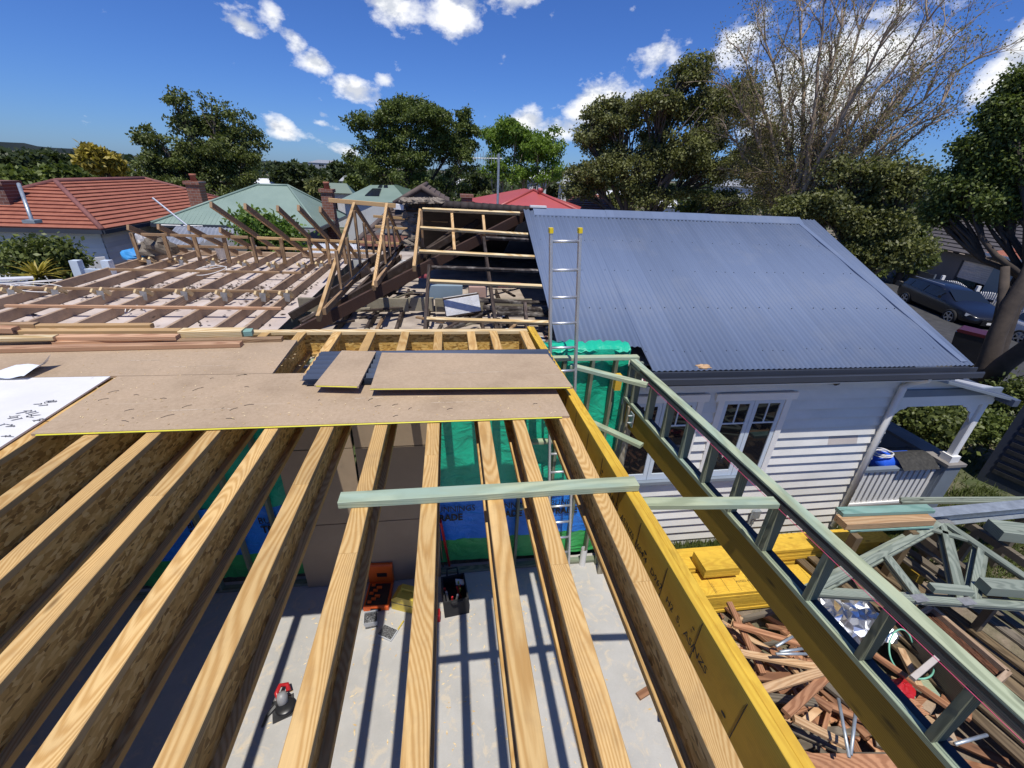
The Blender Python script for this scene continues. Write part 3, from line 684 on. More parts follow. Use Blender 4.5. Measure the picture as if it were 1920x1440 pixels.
# rafters rising back towards the camera
rf = thing('rafter_row', (-4, YF, ZC), 'row of bare rafters on short posts rising from the far wall', 'roof frame')
RF = [((350, 467), (239, 421)), ((395, 469), (296, 420)), ((445, 470), (353, 422)), ((490, 471), (412, 426)), ((527, 470), (395, 378)), ((580, 475), (459, 381)), ((615, 474), (520, 385)), ((645, 475), (559, 384)), ((669, 477), (600, 387))]
slopes = []
for (fa, fb), (ta, tb) in RF:
    f_ = at(fa, fb, z=ZC+.02); t_ = at(ta, tb, x=f_.x); slopes.append((t_.z-f_.z)/(f_.y-t_.y))
    beam('rafter', f_, t_, .045, .10, MT['pine_rafter'], rf)
K = sorted(slopes)[len(slopes)//2]
fA = at(490, 471, z=ZC+.02)
plA = (fA, fA+Vector((1, 0, 0)), fA+Vector((0, -1, K)))
for a, c in (((262, 428), (463, 434)), ((480, 435), (760, 447)), ((318, 451), (533, 456)), ((500, 455), (706, 462))):
    beam('purlin', onp(*a, *plA)+Vector((0, 0, -.09)), onp(*c, *plA)+Vector((0, 0, -.09)), .045, .05, MT['pine_rafter'] if a[0] < 400 else MT['pine_new'], rf)
for (ta, tb), (ba, bb) in (((268, 437), (262, 485)), ((324, 438), (321, 488)), ((380, 442), (376, 489)), ((434, 443), (431, 493)), ((485, 445), (482, 493)), ((537, 447), (535, 495)), ((587, 449), (586, 495)), ((620, 451), (619, 495)), ((649, 444), (649, 495))):
    q = at(ba, bb, z=ZC); t = at(ta, tb, y=q.y); t.x = q.x
    beam('post', q, t, .07, .045, MT['pine_rafter'], rf, up=(0, 1, 0), anchor='mid')
# clutter on the ceiling
b = MB(); p = at(421, 484, z=ZC-.08)
b.lathe([(.001, 0), (.13, 0), (.15, .26), (.155, .27), (.148, .27), (.128, .02), (.001, .02)], 20, cap=False, T=Matrix.Translation(p)); o = tag(b.build('bucket', MT['white_trim'], smooth=True), 'white plastic bucket standing between the rafters', 'bucket')
def cable(name, pts, r_, mat, label, cat, par=None):
    b = MB(); P_ = [Vector(p) for p in pts]; out = []
    for i in range(len(P_)-1):
        p0, p1, p2, p3 = P_[max(i-1, 0)], P_[i], P_[i+1], P_[min(i+2, len(P_)-1)]
        for k in range(5):
            t = k/5; out.append(.5*((2*p1)+(-p0+p2)*t+(2*p0-5*p1+4*p2-p3)*t*t+(-p0+3*p1-3*p2+p3)*t**3))
    out.append(P_[-1]); b.tube(out, r_, 6); o = b.build(name, mat, par, smooth=True)
    return tag(o, label, cat) if label else o
cp = at(70, 552, z=ZC-.08)
cable('coiled_cable', [cp+Vector((.36*math.cos(a*1.9)+.1*math.sin(a), .18*math.sin(a*1.9), .05+.06*math.sin(a*1.3)+.02*a)) for a in np.linspace(0, 9, 26)], .007, MT['cable_white'], 'loose coil of white cable between ceiling joists at the left', 'cable')
cp = at(395, 512, z=ZC-.02)
cable('cable', [cp+Vector((.3*math.cos(a*1.7), .2*math.sin(a*1.7), .06*math.sin(a*2)+.05)) for a in np.linspace(0, 5, 14)], .007, MT['cable_white'], 'loop of white cable by the second row of plates', 'cable')
cp = at(240, 585, z=ZC-.1)
cable('cable', [cp+Vector(v) for v in ((-.1, .1, .02), (0, 0, .08), (.03, -.1, 0), (.15, 0, .1), (.4, -.2, .01))], .007, MT['cable_white'], 'short white cable end near the timber heap', 'cable')
# wrapped bundle and blue sheet at the far corner
def lump(name, cen, rx, ry, rz, mat, label, cat, seed=0, nu=18, nv=12, rough=.25, parent=None):
    rg = np.random.default_rng(seed); b = MB(); vs = []; ph = rg.uniform(0, 6, 12); fr = rg.integers(2, 7, 12)
    for i in range(nv+1):
        th = math.pi*i/nv
        for j in range(nu):
            a = 2*math.pi*j/nu; k = 1
            for q in range(6): k += rough*.3*math.sin(fr[q]*a+ph[q])*math.sin(fr[q+6]*th+ph[q+6])
            vs.append((cen[0]+rx*k*math.sin(th)*math.cos(a), cen[1]+ry*k*math.sin(th)*math.sin(a), cen[2]+rz*(k*.5+.5)*max(-.35, math.cos(th))))
    b.add(vs, [(i*nu+j, i*nu+(j+1) % nu, (i+1)*nu+(j+1) % nu, (i+1)*nu+j) for i in range(nv) for j in range(nu)])
    o = b.build(name, MT[mat], parent, smooth=False); return tag(o, label, cat) if label else o
lump('tarpaulin_bundle', at(296, 468, z=-.15), .36, .3, .26, 'tarp_brown', 'crumpled brown tarpaulin bundle behind the first rafters', 'tarpaulin', 3)
lump('plastic_sheet', at(272, 463, z=-.1), .14, .12, .34, 'tarp_clear', 'crumpled clear plastic sheet hanging beside the brown bundle', 'plastic sheet', 4)
lump('plastic_sheet', at(256, 480, z=-.32), .28, .22, .16, 'tarp_sky', 'bright blue plastic sheet at the far corner of the ceiling', 'plastic sheet', 5)
# outer walls under the ceiling frame
rw = thing('room_wall', (-5, 8, GZ), 'outer walls of the old room under the ceiling frame', 'wall')
XL = cjx[1]-.09
b = MB(); b.box((XL-.1, 7.0, GZ), (XL, YF+.08, ZC-.16)); b.build('wall', MT['wall_shade'], rw)
b = MB(); b.box((XL-.1, YF+.0, GZ), (-.9, YF+.12, ZC-.16)); b.build('wall', MT['wall_shade'], rw)
# ---------------------------------------------------------------- gable frames of new timber
YR = 8.4
for k, (ap, ft, bk, pl_, studs, lab) in enumerate((
    ((664, 378), (595, 592), (712, 455), [(607, 578), (708, 474)], [((640, 541), (632, 470)), ((659, 519), (650, 446)), ((676, 499), (666, 395)), ((689, 484), (683, 418)), ((701, 475), (698, 443))], 'tall triangular gable frame of new timber with five studs, leftmost'),
    ((725, 380), (700, 535), (753, 453), [(704, 527), (739, 480), (755, 452)], [((723, 494), (719, 440)), ((732, 480), (730, 408)), ((741, 468), (740, 426))], 'triangular gable frame of new timber in the middle of the old roof'),
    ((788, 388), (776, 498), None, None, [((793, 462), (790, 395))], 'new timber rafter at the end of the pale roof battens'))):
    a = at(*ap, y=YR); X = a.x; f_ = at(*ft, x=X)
    g_ = thing('gable_frame', f_, lab, 'roof frame')
    beam('rafter', f_, a, .045, .09, MT['pine_new'], g_)
    if bk: beam('rafter', at(*bk, x=X), a+Vector((.0, .03, -.03)), .045, .09, MT['pine_rafter'], g_)
    if pl_:
        for p, q in zip(pl_, pl_[1:]): beam('bottom_plate', at(*p, x=X+.047), at(*q, x=X+.047), .045, .085, MT['pine_rafter'], g_)
    for s, t in studs:
        q = at(*s, x=X+.047); u_ = at(*t, y=q.y); u_.x = q.x
        beam('stud', q, u_, .04, .07, MT['pine_rafter'], g_, up=(0, 1, 0), anchor='mid')
r0, r1 = at(616, 371, y=YR), at(742, 382, y=YR)
tag(beam('ridge_beam', r0, r1, .045, .07, MT['pine_new']), 'new ridge beam over the two gable frames', 'beam')
tag(beam('ridge_end', r1+Vector((.005, 0, 0)), at(757, 384, y=YR), .06, .09, MT['white_trim']), 'white painted block at the end of the new ridge beam', 'block')
# ---------------------------------------------------------------- opened old roof on the right
EV = at(1500, 690, z=-.5); PT = math.tan(math.radians(23))
plB = (Vector((0, EV.y, -.5)), Vector((1, EV.y, -.5)), Vector((0, EV.y+1, -.5+PT)))
def rp(px, py, up=0): v = onp(px, py, *plB); return v+Vector((0, 0, up))
RN = Vector((0, -PT, 1)).normalized()
of = thing('old_roof_frame', (0, 6, -.5), 'opened old roof with dark hip beam, old rafters and new pale battens', 'roof frame')
for a, c, m_, w_, h_ in (((792, 390), (975, 398), 'pine_pale', .055, .05), ((788, 425), (990, 438), 'pine_pale', .055, .042), ((786, 469), (1003, 480), 'pine_pale', .055, .042), ((806, 525), (1019, 535), 'pine_pale', .055, .042), ((800, 596), (1034, 603), 'pine_pale', .055, .042)):
    beam('batten', rp(*a), rp(*c), w_, h_, MT[m_], of, up=RN)
for a, c in (((809, 499), (1009, 506)), ((911, 444), (991, 448))): beam('old_batten', rp(*a), rp(*c), .05, .04, MT['old_batten'], of, up=RN)
for a, c in (((907, 438), (932, 612)), ((804, 490), (796, 617)), ((847, 394), (852, 462)), ((906, 398), (909, 428)), ((985, 560), (990, 618))):
    pa_, pc_ = rp(*a, -.045), rp(*c, -.045); beam('old_rafter' if a[1] > 430 else 'rafter', pa_, pc_, .045, .09, MT['old_dark' if a[1] > 430 else 'pine_new'], of, up=RN)
beam('hip_beam', at(548, 618, z=-.30), at(984, 395, y=YR), .045, .17, MT['old_red'], of)
for a, za, c, yc, w_ in (((566, 603), -.34, (905, 405), 8.9, .045), ((610, 596), -.42, (852, 428), 8.6, .05), ((540, 588), -.35, (640, 530), 7.0, .045), ((648, 562), -.25, (757, 452), 9.4, .05), ((700, 556), -.35, (860, 450), 8.6, .045), ((560, 600), -.45, (730, 520), 7.6, .045), ((655, 550), -.3, (748, 478), 8.6, .045), ((690, 562), -.35, (796, 476), 8.2, .05), ((722, 548), -.3, (806, 484), 8.0, .045), ((636, 522), -.3, (704, 476), 9.0, .04), ((745, 522), -.25, (820, 468), 8.1, .045), ((630, 540), -.4, (690, 500), 7.8, .045), ((660, 512), -.3, (742, 462), 9.2, .04)):
    beam('old_rafter', at(*a, z=za), at(*c, y=yc), w_, .11, MT['old_dark'], of)
zb = -.22
for a, c in ((556, 639), (642, 764), (764, 812), (815, 907), (921, 998)):
    p, q = at(a, 541+.012*(a-556), z=zb), at(c, 541+.012*(a-556), z=zb); p.y = q.y = (6.95 if a != 764 else 7.02)
    s_ = 6.95; beam('ceiling_beam', (at(a, 545, y=s_).x, s_ if a != 764 else s_+.05, zb), (at(c, 545, y=s_).x, s_ if a != 764 else s_+.05, zb), .05, .22, MT['old_grey'], of)
# dusty ceiling of the old room with its dark joists
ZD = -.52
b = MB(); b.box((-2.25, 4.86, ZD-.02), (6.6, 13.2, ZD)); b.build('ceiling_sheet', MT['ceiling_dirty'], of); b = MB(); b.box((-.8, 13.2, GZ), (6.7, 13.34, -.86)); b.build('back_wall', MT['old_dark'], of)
for x in (-2.05, -1.62, -1.2, -.78, -.36, .06, .48, .9): beam('ceiling_joist', (x, 4.88, ZD+.12), (x, 8.3, ZD+.12), .042, .115, MT['old_dark'], of)
for y in (5.5, 6.2): beam('ceiling_batten', (-1.7, y, ZD+.05), (.6, y+.03, ZD+.05), .07, .04, MT['ceiling_dirty'], of)
for k, (a, c) in enumerate((((900, 561), (1026, 566)), ((905, 574), (1028, 578)), ((932, 583), (1030, 588)))):
    tag(beam('old_board', at(*a, z=-.12-.04*k), at(*c, z=-.12-.04*k), .13, .035, MT['old_batten']), ['top', 'middle', 'lowest'][k]+' of three flaking dark boards stacked beside the blue roof', 'board', 'flaking dark boards')
tag(beam('old_board', at(838, 618, z=-.33), at(925, 578, z=-.25), .05, .045, MT['old_batten']), 'flaking dark batten slanting up to the stacked boards', 'board')
p = at(866, 572, z=-.22); b = MB(); b.box((-.27, -.12, -.15), (.27, .14, .15), .03, T=Matrix.Translation(p) @ Matrix.Rotation(-.14, 4, 'Y') @ Matrix.Rotation(.1, 4, 'Z') @ Matrix.Rotation(-.2, 4, 'X')); o = tag(b.build('insulation_batt', MT['insulation']), 'white insulation batt with dark strapping lying on the old ceiling', 'insulation')
for s_ in (-.115, .09):
    b = MB(); b.box((-.274, s_, -.154), (.274, s_+.022, .154), .03, T=Matrix.Translation(p) @ Matrix.Rotation(-.14, 4, 'Y') @ Matrix.Rotation(.1, 4, 'Z') @ Matrix.Rotation(-.2, 4, 'X')); b.build('strap', MT['old_dark'], o)
p = at(840, 540, y=7.25); b = MB(); b.box((-.32, -.15, -.16), (.24, .15, .08), .01, T=Matrix.Translation(p)); tag(b.build('duct_box', MT['wall_blue']), 'grey blue duct box behind the old ceiling beam', 'box')
p = at(890, 541, y=7.2); b = MB(); b.prism([(-.1, -.12), (.2, -.12), (.05, .14), (-.1, .14)], -.12, .05, T=Matrix.Translation(p)); tag(b.build('plaster_piece', MT['plaster_pink']), 'pink plaster piece beside the duct box', 'plaster')
for k, (px, py, rot, l_) in enumerate(((955, 536, .1, .45), (790, 519, 0, .3))):
    p = at(px, py, y=7.5); b = MB(); b.box((-l_/2, -.1, 0), (l_/2, .1, .03), T=Matrix.Translation(p) @ Matrix.Rotation(rot, 4, 'Z')); tag(b.build('painted_board', MT['maroon']), ['maroon painted board in the dark roof space near the blue roof', 'maroon painted board in the roof space left of the duct box'][k], 'board')
for k in range(26):
    px, py = random.uniform(930, 1030), random.uniform(585, 640); p = at(px, py, z=-.45); b = MB(); s_ = random.uniform(.03, .08)
    lumpo = lump('rubble_piece', p, s_*1.4, s_, s_*.7, random.choice(['mortar', 'render_white', 'brick_dark', 'old_dark']), 'lump of broken masonry in the roof space beside the blue roof', 'rubble', k, 7, 5, .4); lumpo['group'] = 'rubble beside the blue roof edge'
for k in range(30):
    x, y = random.uniform(-1.9, 1.1), random.uniform(5.15, 7.9); a = random.gauss(.6, .9); l = random.uniform(.25, .9); z = ZD+.14+random.uniform(0, .06); d = Vector((math.cos(a)*l/2, math.sin(a)*l/2, random.uniform(-.03, .03))); c = Vector((x, y, z)); m_ = random.choice(['old_dark', 'old_batten', 'old_grey', 'pine_rafter', 'old_dark'])
    tag(beam('batten_scrap', c-d, c+d, .05, .03, MT[m_]), 'broken batten lying loose on the old ceiling between the dark joists', 'batten', 'broken battens on the old ceiling')
# old tiled back slope: dark underside, ridge tiles along the top
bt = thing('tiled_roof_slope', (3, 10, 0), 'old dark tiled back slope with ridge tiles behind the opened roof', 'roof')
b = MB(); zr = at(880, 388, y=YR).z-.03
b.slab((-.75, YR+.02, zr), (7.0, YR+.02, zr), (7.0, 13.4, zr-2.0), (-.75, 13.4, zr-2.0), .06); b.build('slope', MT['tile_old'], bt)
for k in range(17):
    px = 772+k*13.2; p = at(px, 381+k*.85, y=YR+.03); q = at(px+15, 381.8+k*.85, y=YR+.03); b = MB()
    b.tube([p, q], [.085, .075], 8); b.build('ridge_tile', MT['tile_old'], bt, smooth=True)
for k in range(9):
    p = at(760+k*7.5, 378, y=YR-.02); lump('mortar', p, .12, .10, .07, 'mortar', None, None, 30+k, 8, 6, .5, bt)
for k in range(10):
    p = at(766+(k % 2)*9, 388+k*8.5, y=YR+.15); lump('mortar', p, .13, .08, .10, 'mortar', None, None, 50+k, 8, 6, .5, bt)
for k, (a, c) in enumerate((((700, 403), (840, 413)), ((703, 422), (775, 428)))): beam('batten', at(*a, y=9.0), at(*c, y=9.0), .04, .045, MT['pine_new'], bt)
# ---------------------------------------------------------------- wrapped stud wall under the joist ends
YW = 4.70
ww = thing('wrapped_wall', (1, YW, GZ), 'stud wall covered in green and blue building wrap below the joist ends', 'wall')
def wavy(name, x0, x1, z0, z1, y, mat, seed, amp=.014, nx=40, nzv=14):
    rg = np.random.default_rng(seed); ph = rg.uniform(0, 6, 8); vs = []; b = MB()
    for i in range(nx+1):
        for j in range(nzv+1):
            x = x0+(x1-x0)*i/nx; z = z0+(z1-z0)*j/nzv
            w = math.sin(x*9+ph[0]+2*math.sin(z*3+ph[1]))+.7*math.sin(x*17-z*6+ph[2])+.6*math.sin(z*11+x*3+ph[3])+.5*math.sin(x*31+z*13+ph[4])
            vs.append((x, y+amp*w, z))
    b.add(vs, [(i*(nzv+1)+j, (i+1)*(nzv+1)+j, (i+1)*(nzv+1)+j+1, i*(nzv+1)+j+1) for i in range(nx) for j in range(nzv)])
    return b.build(name, MT[mat], ww, smooth=True)
wavy('green_wrap', -.25, 2.24, -2.43, -.25, YW+.035, 'wrap_green', 1)
bw = wavy('blue_wrap', -.25, 2.24, -3.27, -2.42, YW+.020, 'wrap_blue', 2, .008)
wavy('lime_wrap', -.25, 2.24, -3.72, -3.26, YW+.028, 'wrap_lime', 3, .008)
wavy('green_wrap', -5.5, -1.75, -2.43, -.32, YW+.035, 'wrap_green', 4); wavy('lime_wrap', -5.5, -1.75, -3.72, -3.26, YW+.028, 'wrap_lime', 5)
bl2 = wavy('blue_wrap', -5.5, -1.75, -3.27, -2.42, YW+.020, 'wrap_blue', 6, .008)
def fit_text(body, width, height, p, par, bold=0, name='lettering'):
    me = text_mesh(body, 1, bold); xs = [v.co.x for v in me.vertices]; ys = [v.co.y for v in me.vertices]
    sx, sy = width/(max(xs)-min(xs)), height/(max(ys)-min(ys))
    for v in me.vertices: v.co.x = (v.co.x-min(xs))*sx; v.co.y = (v.co.y-min(ys))*sy
    me.materials.append(MT['ink']); o = bpy.data.objects.new(name, me); COL.objects.link(o)
    reg(o, axes(p, (1, 0, 0), (0, 0, 1)), par)
for x in (-.31, .56, 1.40): 
    fit_text('BUNNINGS', .60, .105, (x, YW-.006, -2.70), bw, .004); fit_text('TRADE', .42, .13, (x, YW-.006, -2.87), bw, .035)
for x in (-2.6, -3.47): fit_text('BUNNINGS', .60, .105, (x, YW-.006, -2.70), bl2, .004); fit_text('TRADE', .42, .13, (x, YW-.006, -2.87), bl2, .035)
beam('top_plate', (-5.5, YW-.06, -.301), (2.30, YW-.06, -.301), .09, .042, MT['treated'], ww)
beam('bottom_plate', (-5.5, YW-.06, GZ+.055), (2.30, YW-.06, GZ+.055), .09, .05, MT['treated_dull'], ww)
for x in (2.25, 2.02, 1.72, 1.36, .90, -2.4, -2.85, -3.3): beam('stud', (x, YW-.06, GZ+.055), (x, YW-.06, -.343), .04, .09, MT['treated_dull'], ww, up=(0, 1, 0), anchor='mid')
for x0, x1, z in ((1.42, 1.70, -1.45), (1.76, 2.0, -1.62), (.95, 1.34, -1.5), (.92, 1.34, -2.62)): beam('nogging', (x0, YW-.06, z), (x1, YW-.06, z), .09, .04, MT['treated'], ww)
# green flap of wrap tucked under the cut roof edge
b = MB(); vs = []
for i in range(25):
    for j in range(5):
        x = 1.05+1.18*i/24; t = j/4; vs.append((x, YW+.03+.22*t+.02*math.sin(x*14), -.27+.05*t+.03*math.sin(t*3.1)+.012*math.sin(x*23+t*4)+.015*math.sin(x*51)))
b.add(vs, [(i*5+j, (i+1)*5+j, (i+1)*5+j+1, i*5+j+1) for i in range(24) for j in range(4)]); b.build('wrap_flap', MT['wrap_green'], ww, smooth=True)
for k, (x0, x1) in enumerate(((-2.12, -1.22), (-1.20, -.22))):
    b = MB(); z = GZ+.02
    for z0, z1 in ((GZ+.02, -2.66), (-2.65, -1.45), (-1.44, -.36)): b.box((x0, YW-.145, z0), (x1-.006, YW-.13, z1-.004))
    tag(b.build('plywood_sheet', MT['plywood']), ['left plywood sheets leaning on the wall behind the orange tool case', 'right plywood sheets on the wall beside the green wrap'][k], 'plywood')
# ---------------------------------------------------------------- aluminium ladder
ld = thing('ladder', (1.6, 4.4, GZ), 'aluminium ladder with yellow end caps standing up past the blue roof', 'ladder')
yl = 4.42
ta, tb = at(1033, 436, y=yl), at(1087.5, 436, y=yl); ba, bb = Vector((ta.x+.36, 4.30, GZ)), Vector((tb.x+.36, 4.30, GZ))
up_l = Vector((0, 1, 0))
for t_, f_ in ((ta, ba), (tb, bb)):
    beam('rail', f_, t_, .030, .062, MT['aluminium'], ld, up=up_l, anchor='mid', ch=.004)
    d_ = (t_-f_).normalized(); beam('end_cap', t_-d_*.005, t_+d_*.045, .040, .074, MT['cap_yellow'], ld, up=up_l, anchor='mid', ch=.006)
n = 17; Ll = (ta-ba).length
for k in range(n):
    s = 1-(.085+k*.288)/Ll
    if s < .03: break
    p, q = ba.lerp(ta, s), bb.lerp(tb, s); b = MB(); b.tube([p, q], .016, 8); b.build('rung', MT['aluminium'], ld, smooth=True)
# ---------------------------------------------------------------- treated stub wall on a yellow beam, right
def WX(y): return 2.22+(4.6-y)*.05
def wp(y, z, dx=0): return Vector((WX(y)+dx, y, z))
ye, yn = 4.58, -1.0
wf = thing('stub_wall_frame', wp(2, -1.2), 'low treated stud frame sitting on a long dark yellow beam, right', 'wall frame')
beam('top_plate', wp(ye, -.322), wp(yn, -.322), .09, .042, MT['treated'], wf)
beam('top_plate', wp(ye-.05, -.366), wp(yn, -.366), .088, .040, MT['treated_dull'], wf)
b = MB(); p, q = wp(4.3, -.34, -.0475), wp(yn, -.34, -.0475); beam('flashing_tape', p, q, .0025, .022, MT['black_plastic'], wf, ch=0)
beam('bottom_plate', wp(ye, -.832), wp(yn, -.832), .09, .042, MT['treated'], wf)
beam('flashing_tape', wp(ye, -.829, .020), wp(yn, -.829, .020), .05, .002, MT['black_plastic'], wf, ch=0)
for y in (4.40, 4.01, 3.635, 3.254, 2.874, 2.49, 2.115, 2.072, 1.648, 1.25, .841, .45, .05, -.35): beam('stud', wp(y, -.831), wp(y, -.407), .042, .088, MT['treated_dull'], wf, up=(1, 0, 0), anchor='mid')
lv = beam('carrying_beam', wp(4.5, -.876), wp(yn, -.876), .063, .30, MT['lvl_shaded'], wf)
b = MB(); b.tube([wp(4.2, -.40, -.056), wp(2, -.402, -.060), wp(yn, -.402, -.056)], .0018, 5); b.build('string_line', MT['string_pink'], wf)
for dx, dy, z0, z1, m_ in ((0, .02, GZ, -.365, 'treated_dull'), (-.02, -.16, GZ, -.88, 'old_grey'), (.10, .05, GZ, -.37, 'treated_dull')): beam('corner_post', wp(4.55+dy, z0, dx), wp(4.55+dy, z1, dx), .085, .045, MT[m_], wf, up=(0, 1, 0), anchor='mid')
beam('end_post', wp(yn+.1, GZ-.05), wp(yn+.1, -1.177), .09, .09, MT['treated_dull'], wf, up=(0, 1, 0), anchor='mid')
b = MB(); b.box((-.01, -.05, -.09), (.004, .05, .09), T=Matrix.Translation(wp(4.28, -1.0, -.045)))
for z in (-.05, .05): b.tube([wp(4.28, -1.0+z, -.10), wp(4.28, -1.0+z, -.03)], .011, 6)
b.build('steel_bracket', MT['galvanised'], wf)
b = MB(); b.box((-.05, -.06, -.10), (.03, .03, .10), T=Matrix.Translation((2.06, YW-.12, -.62))); b.build('block', MT['lvl'], wf)
for lab, p, q, w_, m_ in (('nearest horizontal brace from the yellow beam to the stub wall', at(1196, 940, z=-.34), at(1456, 938, z=-.34), .085, 'treated'),
                          ('upper slanting brace near the ladder, reaching the stub wall top', at(1072, 683, z=-.34), at(1214, 719, z=-.34), .085, 'treated'),
                          ('lower slanting brace below the upper one near the ladder', at(1095, 783, z=-1.05), at(1204, 833, z=-1.05), .085, 'treated')):
    tag(beam('brace', p, q, w_, .042, MT[m_]), lab, 'brace', 'temporary braces between beam and stub wall')
# ---------------------------------------------------------------- weatherboard house with the blue roof
HY = 4.89; HX0, HX1 = 2.36, 6.79; HZ0 = -3.78; HZ1 = -.78
hs = thing('weatherboard_house', (4.5, HY, GZ), 'white weatherboard house with blue corrugated roof, right of the ladder', 'house')
b = MB(); b.box((HX0, HY+.03, GZ-.1), (HX1-.01, HY+.16, HZ1+.1)); b.box((HX1-.16, HY+.16, GZ-.1), (HX1-.01, 13.0, HZ1+.1))
b.box((HX0, HY-.02, GZ-.2), (HX1, HY+.029, HZ0+.01)); wall = b.build('wall', MT['white_paint'], hs)
wA = at(1180, 882, y=HY), at(1338, 744, y=HY); wB = at(1342, 884, y=HY), at(1482, 741, y=HY)
wins = [(wA[0].x-.32, wA[1].x-.03, -2.50, -1.10), (wB[0].x-.16, wB[1].x, -2.42, -1.03)]
wins = [(2.30, 3.52, -2.46, -1.09), (3.74, 4.90, -2.46, -1.09)]
ex = .166; nb = int((HZ1-HZ0)/ex)+1
up_ = at(1547, 833, y=HY), at(1604, 825, y=HY)
for k in range(nb):
    z0 = HZ0+k*ex; z1 = z0+ex+.012
    segs = [(HX0, HX1)]
    for xa, xb, za, zb_ in wins:
        if z1 > za+.02 and z0 < zb_-.02: segs = [s for a, c in segs for s in ((a, min(c, xa)), (max(a, xb), c)) if s[1]-s[0] > .02 and s[0] >= a-1e-6 and s[1] <= c+1e-6]
    pcs = []
    for a, c in segs:
        if z0 < (up_[0].z+up_[1].z)/2 < z0+ex and a < up_[0].x < c: pcs += [(a, up_[0].x, 'white_paint'), (up_[0].x+.001, up_[1].x, 'undercoat'), (up_[1].x+.001, c, 'white_paint')]
        else: pcs.append((a, c, 'white_paint'))
    for a, c, m_ in pcs:
        b = MB(); yb, yt = HY-.040, HY+.006
        b.add([(a, yb, z0), (c, yb, z0), (c, yt, z1), (a, yt, z1), (a, yb+.022, z0), (c, yb+.022, z0), (c, yt+.016, z1), (a, yt+.016, z1)], [(0, 1, 2, 3), (7, 6, 5, 4), (0, 4, 5, 1), (3, 2, 6, 7), (0, 3, 7, 4), (1, 5, 6, 2)])
        b.build('weatherboard', MT[m_], wall)
for wi, (xa, xb, za, zb_) in enumerate(wins):
    w = sub('window', ((xa+xb)/2, HY, za), hs)
    t = .095; y = HY-.045
    b = MB(); b.box((xa-.06, y-.012, zb_-.01), (xb+.06, y+.05, zb_+.10)); b.build('head_trim', MT['white_trim'], w)
    for x in (xa, xb-t): b = MB(); b.box((x, y, za), (x+t, y+.05, zb_-.012)); b.build('jamb_trim', MT['white_trim'], w)
    b = MB(); b.box((xa-.05, y-.05, za-.055), (xb+.05, y+.05, za-.002)); b.build('sill', MT['grey_paint'], w)
    xm = (xa+xb)/2
    for s0, s1 in ((xa+t+.004, xm-.004), (xm+.004, xb-t-.004)):
        sa = sub('sash', ((s0+s1)/2, y+.02, za), w); b = MB(); r_ = .062; z0, z1 = za+.004, zb_-.016
        b.box((s0, y+.012, z0), (s0+r_, y+.045, z1)); b.box((s1-r_, y+.012, z0), (s1, y+.045, z1)); b.box((s0+r_+.001, y+.012, z0), (s1-r_-.001, y+.045, z0+.11)); b.box((s0+r_+.001, y+.012, z1-r_), (s1-r_-.001, y+.045, z1))
        zt = z1-r_-.34; b.box((s0+r_+.001, y+.014, zt), (s1-r_-.001, y+.043, zt+.022)); xc = (s0+s1)/2; b.box((xc-.010, y+.014, zt+.023), (xc+.010, y+.043, z1-r_-.001))
        b.build('sash_frame', MT['blue_frame'], sa)
        for p0, p1, q0, q1 in ((s0+r_, s1-r_, z0+.11, zt), (s0+r_, xc-.01, zt+.022, z1-r_), (xc+.01, s1-r_, zt+.022, z1-r_)):
            b = MB(); b.box((p0+.001, y+.026, q0+.001), (p1-.001, y+.031, q1-.001)); b.build('pane', MT['window_glass'], sa)
# roof: one corrugated slope to the street end, ridge, barge, gutter
r_l, r_r, c_r = onp(987, 392, *plB), onp(1493, 413, *plB), onp(1818, 688, *plB)
XLB = 1.36; Yc = onp(1215, 690, *plB); YRr = r_r.y
b = MB(); pitch, seg = .0762, 6
def xr(y): t = (y-EV.y)/(YRr-EV.y); return c_r.x+(r_r.x-c_r.x)*t
def zroof(y): return -.5+(y-EV.y)*PT
xs = np.arange(XLB, 7.32, pitch/seg); vs = []; fs = []
for i, x in enumerate(xs):
    zc = .0085*math.cos(2*math.pi*x/pitch)
    ylo = EV.y-.03 if x > Yc.x+.02 else 4.99
    if x > xr(ylo): ylo = max(ylo, EV.y+(x-c_r.x)/(r_r.x-c_r.x)*(YRr-EV.y)) if r_r.x != c_r.x else ylo
    ylo = min(ylo, YRr); yhi = YRr
    vs += [(x, ylo, zroof(ylo)+zc+.02), (x, yhi, zroof(yhi)+zc+.02)]
fs = [(2*i, 2*i+2, 2*i+3, 2*i+1) for i in range(len(xs)-1)]
b.add(vs, fs); ro = b.build('roof', MT['roof_sheet'], hs, smooth=True); md = ro.modifiers.new('thickness', 'SOLIDIFY'); md.thickness = .0012
b = MB(); b.slab((XLB+.02, YRr+.02, zroof(YRr)), (r_r.x-.06, YRr+.02, zroof(YRr)), (r_r.x-.06, 13.0, zroof(YRr)-2.0), (XLB+.02, 13.0, zroof(YRr)-2.0), .03); b.build('back_slope', MT['colorbond'], hs)
b = MB(); zq = zroof(YRr)+.05
nseg = 3; xs_ = [XLB+.17, 2.9, 5.0, r_r.x+.03]
for k in range(3):
    x0, x1 = xs_[k], xs_[k+1]; lift = .004*(k % 2)
    b = MB(); b.add([(x0, YRr-.19, zroof(YRr-.19)+.036+lift), (x1, YRr-.19, zroof(YRr-.19)+.036+lift), (x1, YRr-.02, zq+.012+lift), (x0, YRr-.02, zq+.012+lift), (x0, YRr+.15, zq-.06), (x1, YRr+.15, zq-.06), (x0, YRr-.195, zroof(YRr-.19)+.020+lift), (x1, YRr-.195, zroof(YRr-.19)+.020+lift)], [(0, 1, 2, 3), (3, 2, 5, 4), (6, 7, 1, 0)]); b.build('ridge_cap', MT['roof_sheet'], ro)
